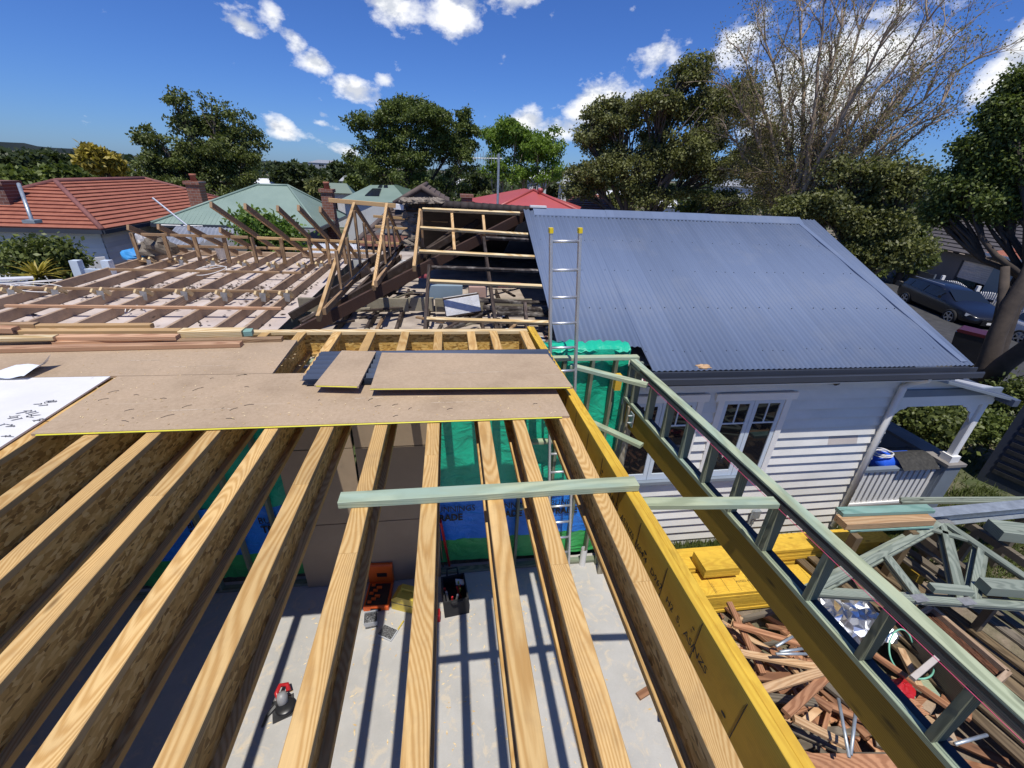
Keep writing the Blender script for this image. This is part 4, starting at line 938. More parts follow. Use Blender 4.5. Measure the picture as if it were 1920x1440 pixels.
b = MB(); b.box((XLB+.12, YRr-.05, zq+.012), (XLB+.42, YRr+.06, zq+.045)); b.build('ridge_end', MT['white_trim'], ro)
def bar(y, d, up=.036): return Vector((xr(y)-d, y, zroof(y)+up))
b = MB(); y0_, y1_ = EV.y+.02, YRr
b.add([bar(y0_, .10), bar(y0_, 0), bar(y1_, 0), bar(y1_, .10), bar(y0_, .10, .02), bar(y1_, .10, .02), bar(y0_, 0, -.14), bar(y1_, 0, -.14), bar(y0_, .02, -.14), bar(y1_, .02, -.14)], [(0, 1, 2, 3), (4, 0, 3, 5), (1, 6, 7, 2), (6, 8, 9, 7)]); b.build('barge_cap', MT['roof_sheet'], ro)
b = MB(); b.add([bar(YRr, .16, .02), bar(EV.y, .16, .02), Vector((HX1, EV.y+.3, HZ1)), Vector((HX1, 12.5, HZ1)), ], [(0, 1, 2, 3)]); 
b = MB(); b.add([(HX1-.005, HY, HZ1), (HX1-.005, YRr, zroof(YRr)-.03), (HX1-.005, 12.9, -1.0), (HX1-.005, 12.9, -1.6)], [(0, 3, 2, 1)]); b.build('gable_end', MT['white_paint'], hs)
b = MB(); b.slab((XLB+.05, YRr-.01, zroof(YRr)-.10), (HX1, YRr-.01, zroof(YRr)-.10), (HX1, YRr+.01, zroof(YRr)-.02), (XLB+.05, YRr+.01, zroof(YRr)-.02), .02); b.build('ridge_board', MT['old_dark'], hs)
gx0, gx1 = Yc.x-.06, c_r.x+.17; gy = EV.y-.07; gzz = -.605
b = MB(); prof = [(0, 0), (-.01, .0), (-.11, .0), (-.125, .012), (-.125, .085), (-.11, .10), (-.118, .10), (-.118, .012), (-.02, .012), (-.02, .12), (0, .12)]
vs = [(gx0, gy+.06+y, gzz-.05+z) for y, z in prof]+[(gx1, gy+.06+y, gzz-.05+z) for y, z in prof]; n = len(prof)
b.add(vs, [(i, (i+1) % n, n+(i+1) % n, n+i) for i in range(n)]+[tuple(range(n-1, -1, -1)), tuple(range(n, 2*n))]); b.build('gutter', MT['gutter'], hs)
b = MB(); b.box((Yc.x, HY-.33, -.70), (c_r.x-.02, HY-.30, -.51)); b.build('fascia', MT['gutter'], hs); b = MB(); b.box((Yc.x, HY-.295, -.735), (c_r.x-.1, HY+.02, -.72)); b.build('eave_lining', MT['white_trim'], hs)
b = MB()
for yrow in (.28, 1.1, 1.95, 2.75, 3.45):
    x = 1.5+random.uniform(0, .2)
    while x < 7.0:
        y = EV.y+yrow+random.uniform(-.015, .015)
        if x < xr(y)-.1 and (x > Yc.x or yrow > .6): b.box((x-.005, y-.005, zroof(y)+.022), (x+.005, y+.005, zroof(y)+.034))
        x += random.choice([.1524, .2286, .381])
tag(b.build('roofing_screws', MT['black_plastic'], ro), kind='stuff')
# downpipe, eave lamp, tap clutter
b = MB(); p0 = at(1742, 706, y=HY-.30); pA, pB = at(1700, 714, y=HY-.085), at(1576, 948, y=HY-.085)
b.tube([p0+Vector((0, 0, .06)), p0+Vector((0, 0, -.05)), Vector((pA.x+.12, HY-.10, pA.z-.02)), Vector((pA.x, HY-.085, pA.z-.10)), Vector((pA.x-.0, HY-.085, -3.7))], .048, 14); b.build('downpipe', MT['pipe_white'], hs, smooth=True)
p = at(1562, 717, y=HY-.06); b = MB(); b.lathe([(.02, 0), (.055, .03), (.05, .07), (.02, .09)], 10, T=Matrix.Translation(p) @ Matrix.Rotation(1.4, 4, 'Y')); b.tube([p, p+Vector((.02, .05, -.03))], .012, 6); b.build('wall_lamp', MT['black_plastic'], hs)
b = MB(); p = at(1420, 968, y=HY-.1); b.box((p.x-.08, HY-.10, p.z-.06), (p.x+.05, HY-.04, p.z+.10)); b.tube([(p.x-.09, HY-.08, -3.8), (p.x-.09, HY-.08, p.z+.1)], .018, 6); b.tube([(p.x-.03, HY-.08, -3.8), (p.x-.03, HY-.08, p.z)], .012, 6); b.build('meter_box', MT['galvanised'], hs)
p = at(1315, 692, z=-.50); lump('rag', at(1318, 690, z=-.49), .12, .05, .05, 'offcut_pale', 'crumpled beige rag lying in the gutter of the blue roof', 'rag', 9, 14, 8, .4)
p = at(1540, 962, z=-3.75); lump('stone_heap', p+Vector((0, -.1, 0)), .26, .18, .22, 'render_white', 'small heap of white plaster rubble against the weatherboards', 'rubble', 11, 14, 9, .5)
# ---------------------------------------------------------------- verandah at the street end
vr = thing('verandah', (7.8, 5.2, -3.5), 'white verandah with blue roof, post and slatted balustrade at the house corner', 'verandah')
Yv = 5.02
pt = at(1836, 757, y=Yv); pbm = at(1779, 860, y=Yv)
beam('post', (pbm.x, Yv, pbm.z), (pbm.x, Yv, -1.22), .11, .11, MT['white_trim'], vr, up=(0, 1, 0), anchor='mid', ch=.012)
b = MB(); b.box((pbm.x-.09, Yv-.09, pbm.z-.02), (pbm.x+.09, Yv+.09, pbm.z+.10)); b.build('post_base', MT['white_trim'], vr)
b = MB(); b.box((HX1+.05, Yv-.05, -1.38), (pbm.x+.12, Yv+.05, -1.20)); b.build('beam', MT['white_trim'], vr)
b = MB(); b.box((HX1+.05, Yv-.06, -1.20), (pbm.x+.14, Yv-.01, -1.08)); b.build('beam_trim', MT['grey_paint'], vr)
b = MB(); b.add([(HX1+.05, Yv-.02, -1.08), (pbm.x, Yv-.02, -1.08), (HX1+.05, Yv-.02, -.74), (HX1+.05, Yv, -1.08), (pbm.x, Yv, -1.08), (HX1+.05, Yv, -.74)], [(0, 1, 2), (5, 4, 3), (0, 3, 4, 1), (1, 4, 5, 2)]); b.build('gable_panel', MT['white_trim'], vr)
# fretwork brackets
for x0, sg in ((pbm.x-.06, -1), (HX1+.06, 1)):
    b = MB(); poly = [(0, 0), (sg*.34, 0), (sg*.30, -.05), (sg*.21, -.07), (sg*.17, -.13), (sg*.09, -.16), (sg*.07, -.26), (sg*.03, -.30), (0, -.36)]
    if sg > 0: poly = poly[::-1]
    b.prism(poly, -.012, .012, T=Matrix.Translation((x0, Yv, -1.385)) @ Matrix.Rotation(math.pi/2, 4, 'X')); b.build('bracket', MT['white_trim'], vr)
va, vb = Vector((HX1-.05, Yv-.22, -.70)), Vector((pbm.x+.10, Yv-.22, -1.16))
b = MB(); b.slab(va, vb, vb+Vector((0, 3.6, 0)), va+Vector((0, 3.6, 0)), .025); b.build('roof', MT['colorbond_dark'], vr)
b = MB(); b.slab(va+Vector((.05, -.03, -.05)), vb+Vector((0, -.03, -.05)), vb+Vector((0, -.03, -.01)), va+Vector((.05, -.03, -.01)), .03); b.build('barge', MT['grey_paint'], vr)
b = MB(); b.box((vb.x-.01, Yv-.3, vb.z-.13), (vb.x+.10, Yv+3.3, vb.z-.02)); b.build('gutter', MT['colorbond_dark'], vr)
ra, rb = at(1637, 879, y=Yv-.02), at(1757, 878, y=Yv-.02); zt, zl = (ra.z+rb.z)/2, -3.40
beam('top_rail', (HX1+.02, Yv, zt+.03), (rb.x, Yv, zt+.03), .09, .06, MT['grey_paint'], vr); beam('bottom_rail', (HX1+.02, Yv, zl+.02), (rb.x, Yv, zl+.02), .07, .05, MT['white_trim'], vr)
k = 0; x = HX1+.1
while x < rb.x-.05:
    b = MB(); b.box((x, Yv-.012, zl+.022), (x+.075, Yv+.012, zt-.032)); b.build('slat', MT['white_trim'], vr); x += .115
beam('corner_post', (rb.x+.10, Yv, -3.75), (rb.x+.10, Yv, zt+.02), .17, .17, MT['grey_paint'], vr, up=(0, 1, 0), anchor='mid')
b = MB(); b.box((pbm.x-.14, Yv-.13, -3.8), (pbm.x+.16, Yv+2.6, pbm.z-.075)); b.build('dwarf_wall', MT['grey_paint'], vr); b = MB(); b.box((rb.x-.02, Yv-.16, pbm.z-.074), (pbm.x+.2, Yv+2.6, pbm.z-.021)); b.build('capping', MT['footpath'], vr)
b = MB(); b.box((HX1, Yv-.04, -3.56), (pbm.x+.1, Yv+3.4, -3.44)); b.build('deck', MT['footpath'], vr)
tp = at(1664, 868, y=Yv+.25); b = MB(); b.tube([(tp.x-.36, Yv+.22, zt-.02), (tp.x-.3, Yv+.22, zt), (tp.x+.30, Yv+.22, zt), (tp.x+.36, Yv+.22, zt-.02)], [.12, .17, .17, .12], 14); tag(b.build('tarpaulin_roll', MT['tarp_blue'], smooth=True), 'bright blue rolled tarpaulin on the verandah rail', 'tarpaulin')
b = MB(); vs = []; x0, x1 = at(1686, 870, y=Yv).x, at(1752, 868, y=Yv).x
for i in range(9):
    for j in range(9):
        t = j/8; x = x0+(x1-x0)*i/8; vs.append((x, Yv+.50-.62*t, zt+.10-.05*math.cos(t*6)*.5-.18*max(0, t-.72)+.05*math.sin(3*t)))
b.add(vs, [(i*9+j, (i+1)*9+j, (i+1)*9+j+1, i*9+j+1) for i in range(8) for j in range(8)]); tag(b.build('rubber_mat', MT['mat_rubber'], smooth=True), 'dark ribbed rubber mat draped over the verandah rail', 'mat')
cp = at(1660, 846, y=Yv+.2)
cable('rope_coil', [Vector((cp.x+.16*math.cos(a*1.4)-.03, Yv+.2+.12*math.sin(a*1.4), zt+.19+.03*math.sin(a))) for a in np.linspace(0, 13, 34)], .011, MT['cable_white'], 'coil of pale rope on the blue tarpaulin roll', 'rope')

# unseen brick walls added left and behind the camera to cut sky light
for lab, lo_, hi_ in (('unseen brick wall added on the left to block sky light', (-6.1, -3.9, GZ), (-5.9, 4.78, -.36)), ('unseen brick wall added behind the camera to block sky light', (-5.89, -3.9, GZ), (1.2, -3.7, -.36))):
    b = MB(); b.box(lo_, hi_); tag(b.build('light_block_wall', MT['brick_dark']), lab, 'wall')
# ---------------------------------------------------------------- tools on the slab
def P0(px, py): return at(px, py, z=GZ)
p = P0(711, 1122); T0 = Matrix.Translation((p.x, p.y, GZ)) @ Matrix.Rotation(-.06, 4, 'Z')
oc = thing('tool_case', p, 'open bright orange tool case on the slab', 'tool case')
b = MB(); b.box((-.17, -.20, 0), (.17, .20, .09), .015, T=T0); b.build('base', MT['orange_plastic'], oc)
b = MB(); b.box((-.145, -.17, .0905), (.145, .17, .098), .0, T=T0); b.build('insert', MT['black_plastic'], oc)
b = MB()
for k in range(7): b.box((-.12+.04*(k % 3), -.15+.045*k, .099), (-.07+.05*(k % 3), -.12+.045*k, .125), T=T0)
b.build('tool', MT['orange_plastic'], oc)
b = MB(); b.box((-.17, .205, .03), (.17, .275, .42), .02, T=T0); li = b.build('lid', MT['orange_plastic'], oc)
b = MB(); b.box((-.05, .198, .20), (.09, .204, .27), T=T0); b.build('label_plate', MT['black_plastic'], li)
b = MB(); b.box((-.07, -.225, .03), (.07, -.201, .06), .004, T=T0); b.build('handle', MT['black_plastic'], oc)
p = P0(762, 1135); T0 = Matrix.Translation((p.x+.03, p.y, GZ)) @ Matrix.Rotation(-.35, 4, 'Z')
yc = thing('carry_case', p, 'yellow plastic carry case beside the orange case', 'tool case')
b = MB(); b.prism([(-.2, 0), (.2, 0), (.19, .2), (.12, .27), (-.12, .27), (-.19, .2)], -.11, .11, T=T0 @ Matrix.Rotation(math.pi/2, 4, 'X')); b.build('body', MT['yellow_plastic'], yc)
b = MB(); b.tube([T0 @ Vector(v) for v in ((-.09, 0, .265), (-.08, 0, .32), (.08, 0, .32), (.09, 0, .265))], .014, 8); b.build('handle', MT['yellow_plastic'], yc)
b = MB(); b.box((-.2, -.114, .14), (.2, .114, .15), T=T0); b.build('seam', MT['offcut_grey'], yc)
p = P0(853, 1128); T0 = Matrix.Translation((p.x, p.y, GZ)) @ Matrix.Rotation(.12, 4, 'Z')
tb_ = thing('tool_bag', p, 'black fabric tool bag standing open with lime handled tools', 'tool bag')
b = MB(); o_ = [(-.17, -.22), (.17, -.22), (.17, .22), (-.17, .22)]
vs = [T0 @ Vector((x, y, 0)) for x, y in o_]+[T0 @ Vector((x*.98, y*.95, .30)) for x, y in o_]+[T0 @ Vector((x*.86, y*.88, .30)) for x, y in o_]+[T0 @ Vector((x*.86, y*.88, .06)) for x, y in o_]
b.add(vs, [(3, 2, 1, 0)]+[(i, (i+1) % 4, 4+(i+1) % 4, 4+i) for i in range(4)]+[(4+i, 4+(i+1) % 4, 8+(i+1) % 4, 8+i) for i in range(4)]+[(8+i, 8+(i+1) % 4, 12+(i+1) % 4, 12+i) for i in range(4)]+[(12, 13, 14, 15)]); b.build('body', MT['black_fabric'], tb_)
for y in (-.22, .22): b = MB(); b.tube([T0 @ Vector(v) for v in ((-.08, y, .28), (-.07, y*1.25, .36), (.07, y*1.25, .36), (.08, y, .28))], .012, 6); b.build('handle', MT['black_fabric'], tb_)
for k in range(9):
    x, y = random.uniform(-.1, .1), random.uniform(-.17, .12); b = MB(); b.tube([T0 @ Vector((x, y, .08)), T0 @ Vector((x+random.uniform(-.06, .06), y-.03, .30+random.uniform(0, .06)))], random.uniform(.008, .018), 6); b.build('hand_tool', MT[random.choice(['lime_fabric', 'grey_plastic', 'yellow_plastic', 'red_plastic'])], tb_)
b = MB(); b.box((-.05, .06, .26), (.07, .15, .275), T=T0 @ Matrix.Rotation(.3, 4, 'Y')); b.build('paper', MT['white_trim'], tb_)
p = P0(697, 1168); b = MB(); b.lathe([(.001, 0), (.10, 0), (.125, .13), (.118, .13), (.095, .01)], 4, cap=False, T=Matrix.Translation(p) @ Matrix.Rotation(.9, 4, 'Z')); nt_ = b.build('nail_tub', MT['clear_plastic']); tag(nt_, 'square plastic tub full of nails in front of the orange case', 'tub')
b = MB(); b.lathe([(.107, .0), (.107, .115), (.02, .125)], 4, T=Matrix.Translation(p) @ Matrix.Rotation(.9, 4, 'Z')); b.build('nails', MT['nails'], nt_)
p = P0(727, 1188); b = MB(); T0 = Matrix.Translation(p) @ Matrix.Rotation(-.5, 4, 'Z'); b.box((-.11, -.08, 0), (.11, .08, .03), T=T0); nt_ = b.build('nail_tray', MT['clear_plastic']); tag(nt_, 'flat clear tray of nails near the tub', 'tray'); b = MB(); b.box((-.10, -.07, .0305), (.10, .07, .036), T=T0); b.build('nails', MT['nails'], nt_)
tag(beam('folding_rule', P0(742, 1188)+Vector((0, 0, .02)), P0(757, 1165)+Vector((0, 0, .02)), .018, .012, MT['yellow_plastic']), 'short yellow rule beside the nail tray', 'rule')
# grinder / circular saw on the slab
p = P0(533, 1322); T0 = Matrix.Translation((p.x, p.y, GZ)) @ Matrix.Rotation(.35, 4, 'Z') @ Matrix.Scale(.85, 4)
sw = thing('circular_saw', p, 'red and grey circular saw lying on the slab between joist shadows', 'saw')
b = MB(); b.box((-.14, -.18, .0), (.12, .10, .012), .0, T=T0); b.build('base_plate', MT['steel_dark'], sw)
b = MB(); b.lathe([(.02, 0), (.115, .004), (.12, .035), (.10, .05), (.03, .055)], 20, T=T0 @ Matrix.Translation((.02, -.06, .03))); b.build('blade_guard', MT['black_plastic'], sw, smooth=True)
b = MB(); b.lathe([(.03, 0), (.065, .02), (.068, .10), (.05, .15), (.015, .16)], 14, T=T0 @ Matrix.Translation((0, -.02, .06)) @ Matrix.Rotation(-.5, 4, 'X')); b.build('motor', MT['grey_plastic'], sw, smooth=True)
b = MB(); b.tube([T0 @ Vector(v) for v in ((-.04, .02, .10), (-.06, .10, .16), (-.02, .19, .15), (.06, .20, .10), (.07, .12, .07))], [.026, .026, .024, .024, .03], 8); b.build('handle', MT['red_plastic'], sw, smooth=True)
b = MB(); b.tube([T0 @ Vector(v) for v in ((-.1, .02, .02), (-.2, -.05, .015), (-.26, -.16, .012))], [.03, .02, .012], 6); b.build('dust_port', MT['black_plastic'], sw)
tag(beam('spirit_level', P0(843, 1064)+Vector((0, 0, .02)), Vector((-.20, YW-.16, -2.75)), .03, .065, MT['red_plastic'], up=(0, -1, 0)), 'red spirit level leaning against the wall', 'spirit level')
for k, dx in enumerate((0, .035)): tag(beam('conduit', P0(826+k*5, 1062), Vector((-.27+dx, YW-.15, -2.6)), .016, .016, MT['pine_new'], up=(0, -1, 0), anchor='mid'), ['left', 'right'][k]+' of two thin pale sticks leaning beside the red level', 'stick', 'thin sticks beside the level')
tag(beam('timber_offcut', P0(742, 1086)+Vector((0, 0, .045)), P0(775, 1072)+Vector((0, 0, .045)), .07, .045, MT['treated_grey']), 'grey green offcut on the slab behind the yellow case', 'offcut')
tag(beam('timber_offcut', P0(1196, 1308)+Vector((0, 0, .04)), P0(1232, 1285)+Vector((0, 0, .04)), .08, .04, MT['offcut_red']), 'brown offcut lying alone on the bare slab at the right', 'offcut')
b = MB(); b.tube([Vector((1.98, 4.58, GZ)), Vector((1.98, 4.58, GZ+.34))], .05, 16, cap=False); b.tube([Vector((1.98, 4.58, GZ)), Vector((1.98, 4.58, GZ+.34))], .044, 16, cap=False); tag(b.build('drain_pipe', MT['pipe_white'], smooth=True), 'short white pipe stub rising from the slab by the ladder foot', 'pipe')
b = MB(); b.box((-.03, -.07, 0), (.02, .05, .13), .01, T=Matrix.Translation(P0(823, 1158))); tag(b.build('glue_tube_box', MT['red_plastic']), 'small red box beside the tool bag', 'box')
# ---------------------------------------------------------------- yard on the right: stacks, pile, trusses
def lvl_pack(name, x0, x1, y0, y1, z0, n, lab, th=.055, jit=.02, rot=0):
    pk = thing(name, ((x0+x1)/2, (y0+y1)/2, z0), lab, 'timber stack'); 
    for k in range(n):
        a = x0+random.uniform(-jit, jit); z = z0+k*th
        beam('laminated_board', (a, (y0+y1)/2+random.uniform(-jit, jit)*.5, z+th-.003), (x1+random.uniform(-jit, jit), (y0+y1)/2+rot, z+th-.003), y1-y0, th-.004, MT['lvl'], pk)
    return pk
gA = GZ-.02
pa = lvl_pack('laminated_beam_stack', 3.42, 7.05, 3.58, 3.95, gA, 7, 'front stack of yellow laminated beams on the ground beside the house')
pb = lvl_pack('laminated_beam_stack', 3.30, 6.7, 4.0, 4.36, gA, 8, 'back stack of yellow laminated beams nearer the house wall')
pc = lvl_pack('laminated_beam_stack', 3.50, 4.05, 3.80, 4.14, gA+.46, 3, 'short yellow laminated blocks on top of the stacks, left end', jit=.004)
pd_ = lvl_pack('laminated_beam_stack', 4.58, 6.75, 3.99, 4.30, gA+.455, 4, 'upper stack of yellow laminated beams, right part')
mk = beam('pencil_mark', (3.6, 3.6, gA+.386), (3.6, 3.9, gA+.386), .004, .001, MT['ink'], pa)
for k in range(12): beam('pencil_mark', (3.62+.19*k, 3.61, gA+.3835), (3.62+.19*k, random.uniform(3.74, 3.9), gA+.3835), .004, .001, MT['ink'], pa)
put_text('printing', 'AS/NZS 4357  H2-S  HYSPAN', .05, axes((4.0, 3.74, gA+.3838), (1, .02, 0), (0, 1, 0)), MT['ink'], pa)
# demolition timber pile
def offcut(x, y, z, l, w_, h_, yaw, pit, m_):
    d = Vector((math.cos(yaw)*math.cos(pit), math.sin(yaw)*math.cos(pit), math.sin(pit))); c = Vector((x, y, z))
    o = beam('timber_offcut', c-d*l/2, c+d*l/2, w_, h_, MT[m_], anchor='mid', ch=.004, up=(random.uniform(-.25, .25), random.uniform(-.25, .25), 1))
    return o
PL = 'reddish offcut in the demolition timber pile on the ground'; PG = 'offcuts in the demolition pile'
for k in range(210):
    x = random.uniform(2.75, 4.9) if k < 150 else random.uniform(3.4, 5.4); y = random.uniform(.7, 3.35)
    hgt = .52*math.exp(-((x-3.7)/1.1)**2-((y-2.2)/1.1)**2)
    m_ = random.choices(['offcut_red', 'offcut_pale', 'offcut_grey'], [.62, .18, .20])[0]
    l = random.choice([.2, .35, .5, .7, .9, 1.2]); o = offcut(x, y, GZ+.03+random.uniform(.0, 1)*hgt+.02*random.random(), l, random.choice([.045, .07, .09]), random.choice([.035, .045]), random.uniform(0, 6.28), random.gauss(0, .10), m_)
    tag(o, {'offcut_red': PL, 'offcut_pale': 'pale offcut in the demolition timber pile on the ground', 'offcut_grey': 'grey weathered offcut in the demolition timber pile on the ground'}[m_], 'offcut', PG)
for lab, a, za, c, zc, w_, m_ in (('long reddish timber lying on the pile towards the yellow stacks', (1368, 1128), -3.25, (1432, 1262), -3.35, .07, 'offcut_red'),
        ('reddish timber slanting across the middle of the pile', (1375, 1168), -3.2, (1500, 1205), -3.2, .07, 'offcut_red'), ('pale timber crossing the pile under the dark beam', (1390, 1222), -3.15, (1540, 1250), -3.2, .075, 'offcut_pale'),
        ('broad pale timber on top of the pile', (1432, 1290), -3.05, (1560, 1252), -3.05, .085, 'offcut_pale'), ('thick reddish timber on top of the pile', (1475, 1335), -3.05, (1552, 1265), -3.1, .09, 'offcut_red'),
        ('pale board at the near edge of the pile', (1490, 1345), -3.2, (1590, 1395), -3.3, .08, 'offcut_pale'), ('long reddish board along the bottom edge of the photo', (1500, 1430), -3.3, (1690, 1432), -3.3, .16, 'offcut_red'),
        ('reddish timber near the foil sheet', (1640, 1225), -3.3, (1790, 1330), -3.4, .07, 'offcut_red'), ('short pale timber below the stub wall', (1690, 1215), -3.3, (1725, 1285), -3.35, .08, 'offcut_pale'),
        ('white painted board end propped above the pile', (1712, 1270), -3.05, (1762, 1228), -3.0, .055, 'undercoat')):
    tag(beam('timber_length', at(*a, z=za), at(*c, z=zc), w_, .045, MT[m_], ch=.004), lab, 'timber')
for k, (a, c) in enumerate((((1455, 1212), (1492, 1190)), ((1462, 1222), (1515, 1215)), ((1455, 1226), (1520, 1226)), ((1572, 1310), (1592, 1420)), ((1605, 1330), (1595, 1415)), ((1790, 1395), (1850, 1378)))):
    b = MB(); b.tube([at(*a, z=-3.0), at(*c, z=-3.05)], .016, 8); tag(b.build('steel_tube', MT['galvanised'], smooth=True), ['uppermost grey steel tube at the middle of the pile', 'middle grey steel tube of three at the pile', 'lowest grey steel tube of three at the pile', 'thin steel rod standing in the near pile', 'steel tube beside the thin rod in the near pile', 'bent steel tube at the lower right of the pile'][k], 'tube')
# silver foil bundle
def foil(name, cen, rx, ry, rz, label):
    rg = np.random.default_rng(5); b = MB(); nu, nv = 15, 10; vs = []
    for i in range(nu+1):
        for j in range(nv+1):
            u_, v_ = i/nu*2-1, j/nv*2-1; e = max(0, 1-u_*u_)*max(0, 1-v_*v_)
            vs.append((cen.x+rx*u_+rg.normal(0, .025), cen.y+ry*v_+rg.normal(0, .025), cen.z+rz*math.sqrt(e)+rg.normal(0, .028)))
    b.add(vs, [(i*(nv+1)+j, (i+1)*(nv+1)+j, (i+1)*(nv+1)+j+1, i*(nv+1)+j+1) for i in range(nu) for j in range(nv)]); return tag(b.build(name, MT['foil']), label, 'foil')
foil('foil_sheet', at(1592, 1162, z=-3.45), .46, .34, .16, 'crumpled silver foil insulation at the edge of the pile')
lump('plastic_bag', at(1545, 1135, z=-3.5), .14, .12, .12, 'tarp_clear', 'crumpled plastic bag left of the silver foil', 'bag', 21)
lump('red_cloth', at(1692, 1290, z=-3.4), .13, .10, .06, 'red_plastic', 'crumpled red cloth among the offcuts', 'cloth', 22)
cp = at(1672, 1210, z=-3.35)
cable('green_strap', [cp+Vector((.3*math.cos(a)+.05*a, .2*math.sin(a*1.3)-.06*a, .08*math.sin(a*2))) for a in np.linspace(0, 6, 20)], .010, MT['strap_green'], 'tangled green packing strap on the offcuts', 'strap')
for k in range(16):
    px, py = random.uniform(1660, 1790), random.uniform(1230, 1400); p = at(px, py, z=-3.5)
    m_ = random.choice(['offcut_pale', 'treated', 'offcut_red', 'particleboard']); b = MB(); w_, l_ = random.uniform(.05, .12), random.uniform(.1, .3); b.box((-l_/2, -w_/2, 0), (l_/2, w_/2, random.uniform(.02, .05)), T=Matrix.Translation(p) @ Matrix.Rotation(random.uniform(0, 6), 4, 'Z') @ Matrix.Rotation(random.gauss(0, .2), 4, 'X'))
    tag(b.build('board_scrap', MT[m_]), 'small board scrap below the stub wall right of the pile', 'scrap', 'board scraps right of the pile')
# stack of weathered planks running away from the camera
for k in range(13):
    x = 5.65+.155*k; z = -3.42+.05*math.sin(k*1.7)+(.18 if k > 8 else 0)
    tag(beam('weathered_plank', (x-.5+random.uniform(-.03, .03), 4.25-.02*k, z), (x+.25, .4+.1*random.random(), z-.06), .13, .04, MT['fence_brown'] if k < 9 else MT['offcut_grey']), ['leftmost', 'second', 'third', 'fourth', 'fifth', 'sixth', 'seventh', 'eighth', 'ninth', 'tenth', 'eleventh', 'twelfth', 'rightmost'][k]+' brown plank from the left in the layer under the trusses', 'plank', 'weathered planks under the roof trusses')
for y in (.8, 2.2, 3.7): tag(beam('bearer', (5.0, y, -3.53), (8.2, y, -3.53), .1, .1, MT['offcut_grey']), {.8: 'nearest', 2.2: 'middle', 3.7: 'farthest'}[y]+' bearer under the weathered planks', 'timber', 'bearers under the planks')
# stacked roof trusses, lying flat
zt_ = -2.62
def truss(z, dx, dy, lab):
    t = thing('roof_truss', at(1770, 975, z=z), lab, 'truss', 'roof trusses lying in a stack')
    A, Bq, Cq = at(1768, 976, z=z), at(1520, 1108, z=z), at(2010, 1140, z=z)
    o = Vector((dx, dy, 0)); A, Bq, Cq = A+o, Bq+o, Cq+o
    beam('chord', Bq, Cq, .085, .038, MT['treated_grey'], t); beam('chord', Bq, A, .085, .038, MT['treated_grey'], t); beam('chord', A, A+(Cq-A)*1.0, .085, .038, MT['treated_grey'], t)
    Mm = (Bq+Cq)/2
    for s, e in ((Bq.lerp(A, .5), Bq.lerp(Cq, .42)), (A, Bq.lerp(Cq, .58)), (A.lerp(Cq, .35), Bq.lerp(Cq, .62)), (A.lerp(Cq, .25), A.lerp(Bq, .12))): beam('web', s+Vector((0, 0, -.004)), e+Vector((0, 0, -.004)), .07, .036, MT['treated_grey'], t)
    for q in (A, Bq.lerp(Cq, .42), Bq.lerp(Cq, .6)): b = MB(); b.box((-.09, -.05, -.001), (.09, .05, .003), T=Matrix.Translation(q)); b.build('nail_plate', MT['galv_plate'], t)
truss(zt_, 0, 0, 'topmost grey roof truss lying flat beside the stub wall'); truss(zt_-.045, .03, -.03, 'middle grey roof truss of the flat stack'); truss(zt_-.09, -.04, .04, 'lowest grey roof truss of the flat stack')
for lab, a, c, w_, h_, m_, z in (('white topped batten bundle on the truss chord', (1748, 1098), (1822, 1104), .1, .07, 'treated_grey', zt_+.07), ('bundle of grey battens at the right on the truss chord', (1848, 1092), (1960, 1100), .16, .13, 'treated_grey', zt_+.13), ('bundle of thin battens tied with green strap behind the truss apex', (1868, 985), (1990, 1000), .26, .16, 'treated_grey', zt_+.14)):
    tag(beam('batten_bundle', at(*a, z=z), at(*c, z=z), w_, h_, MT[m_]), lab, 'timber bundle')
for px in (1752, 1880): 
    p = at(px, 1040, z=-2.9); b = MB(); b.box((p.x-.04, p.y-.9, -2.86), (p.x+.04, p.y+.5, zt_-.135)); b.box((p.x-.035, p.y-.8, -3.9), (p.x+.035, p.y-.72, -2.861)); b.box((p.x-.035, p.y+.32, -3.9), (p.x+.035, p.y+.4, -2.861)); tag(b.build('trestle', MT['offcut_grey']), ('left' if px < 1800 else 'right')+' timber trestle carrying the trusses', 'trestle', 'trestles under the trusses')
# galvanised steel beam with timber blocks on its end
ia, ib = at(1728, 962, z=-2.5), at(2050, 950, z=-2.5); ib.y = ia.y+.05
sb_ = thing('steel_beam', ia, 'galvanised steel I-beam behind the trusses', 'steel beam')
beam('flange', ia, ib, .17, .014, MT['galvanised'], sb_); beam('web', ia+Vector((0, 0, -.0145)), ib+Vector((0, 0, -.0145)), .012, .18, MT['galvanised'], sb_); beam('flange', ia+Vector((0, 0, -.195)), ib+Vector((0, 0, -.195)), .17, .014, MT['galvanised'], sb_)
for px in (1760, 1900): b = MB(); p = at(px, 1000, y=ia.y); b.box((p.x-.045, ia.y-.06, -3.95), (p.x+.045, ia.y+.06, -2.71)); tag(b.build('trestle', MT['offcut_grey']), ('left' if px < 1800 else 'right')+' timber prop under the galvanised beam', 'trestle', 'props under the steel beam')
for lab, a, c, z, w_, h_, m_ in (('teal treated timber on top of the brown block at the beam end', (1575, 957), (1746, 951), -2.38, .14, .055, 'treated_blue'), ('pale brown timber block at the left end of the steel beam', (1578, 974), (1743, 966), -2.44, .20, .10, 'offcut_pale'), ('thin teal board under the pale block', (1586, 987), (1740, 980), -2.55, .17, .03, 'treated_blue')):
    tag(beam('timber_block', at(*a, z=z), at(*c, z=z), w_, h_, MT[m_]), lab, 'timber')
p = at(1660, 1000, z=-2.6)
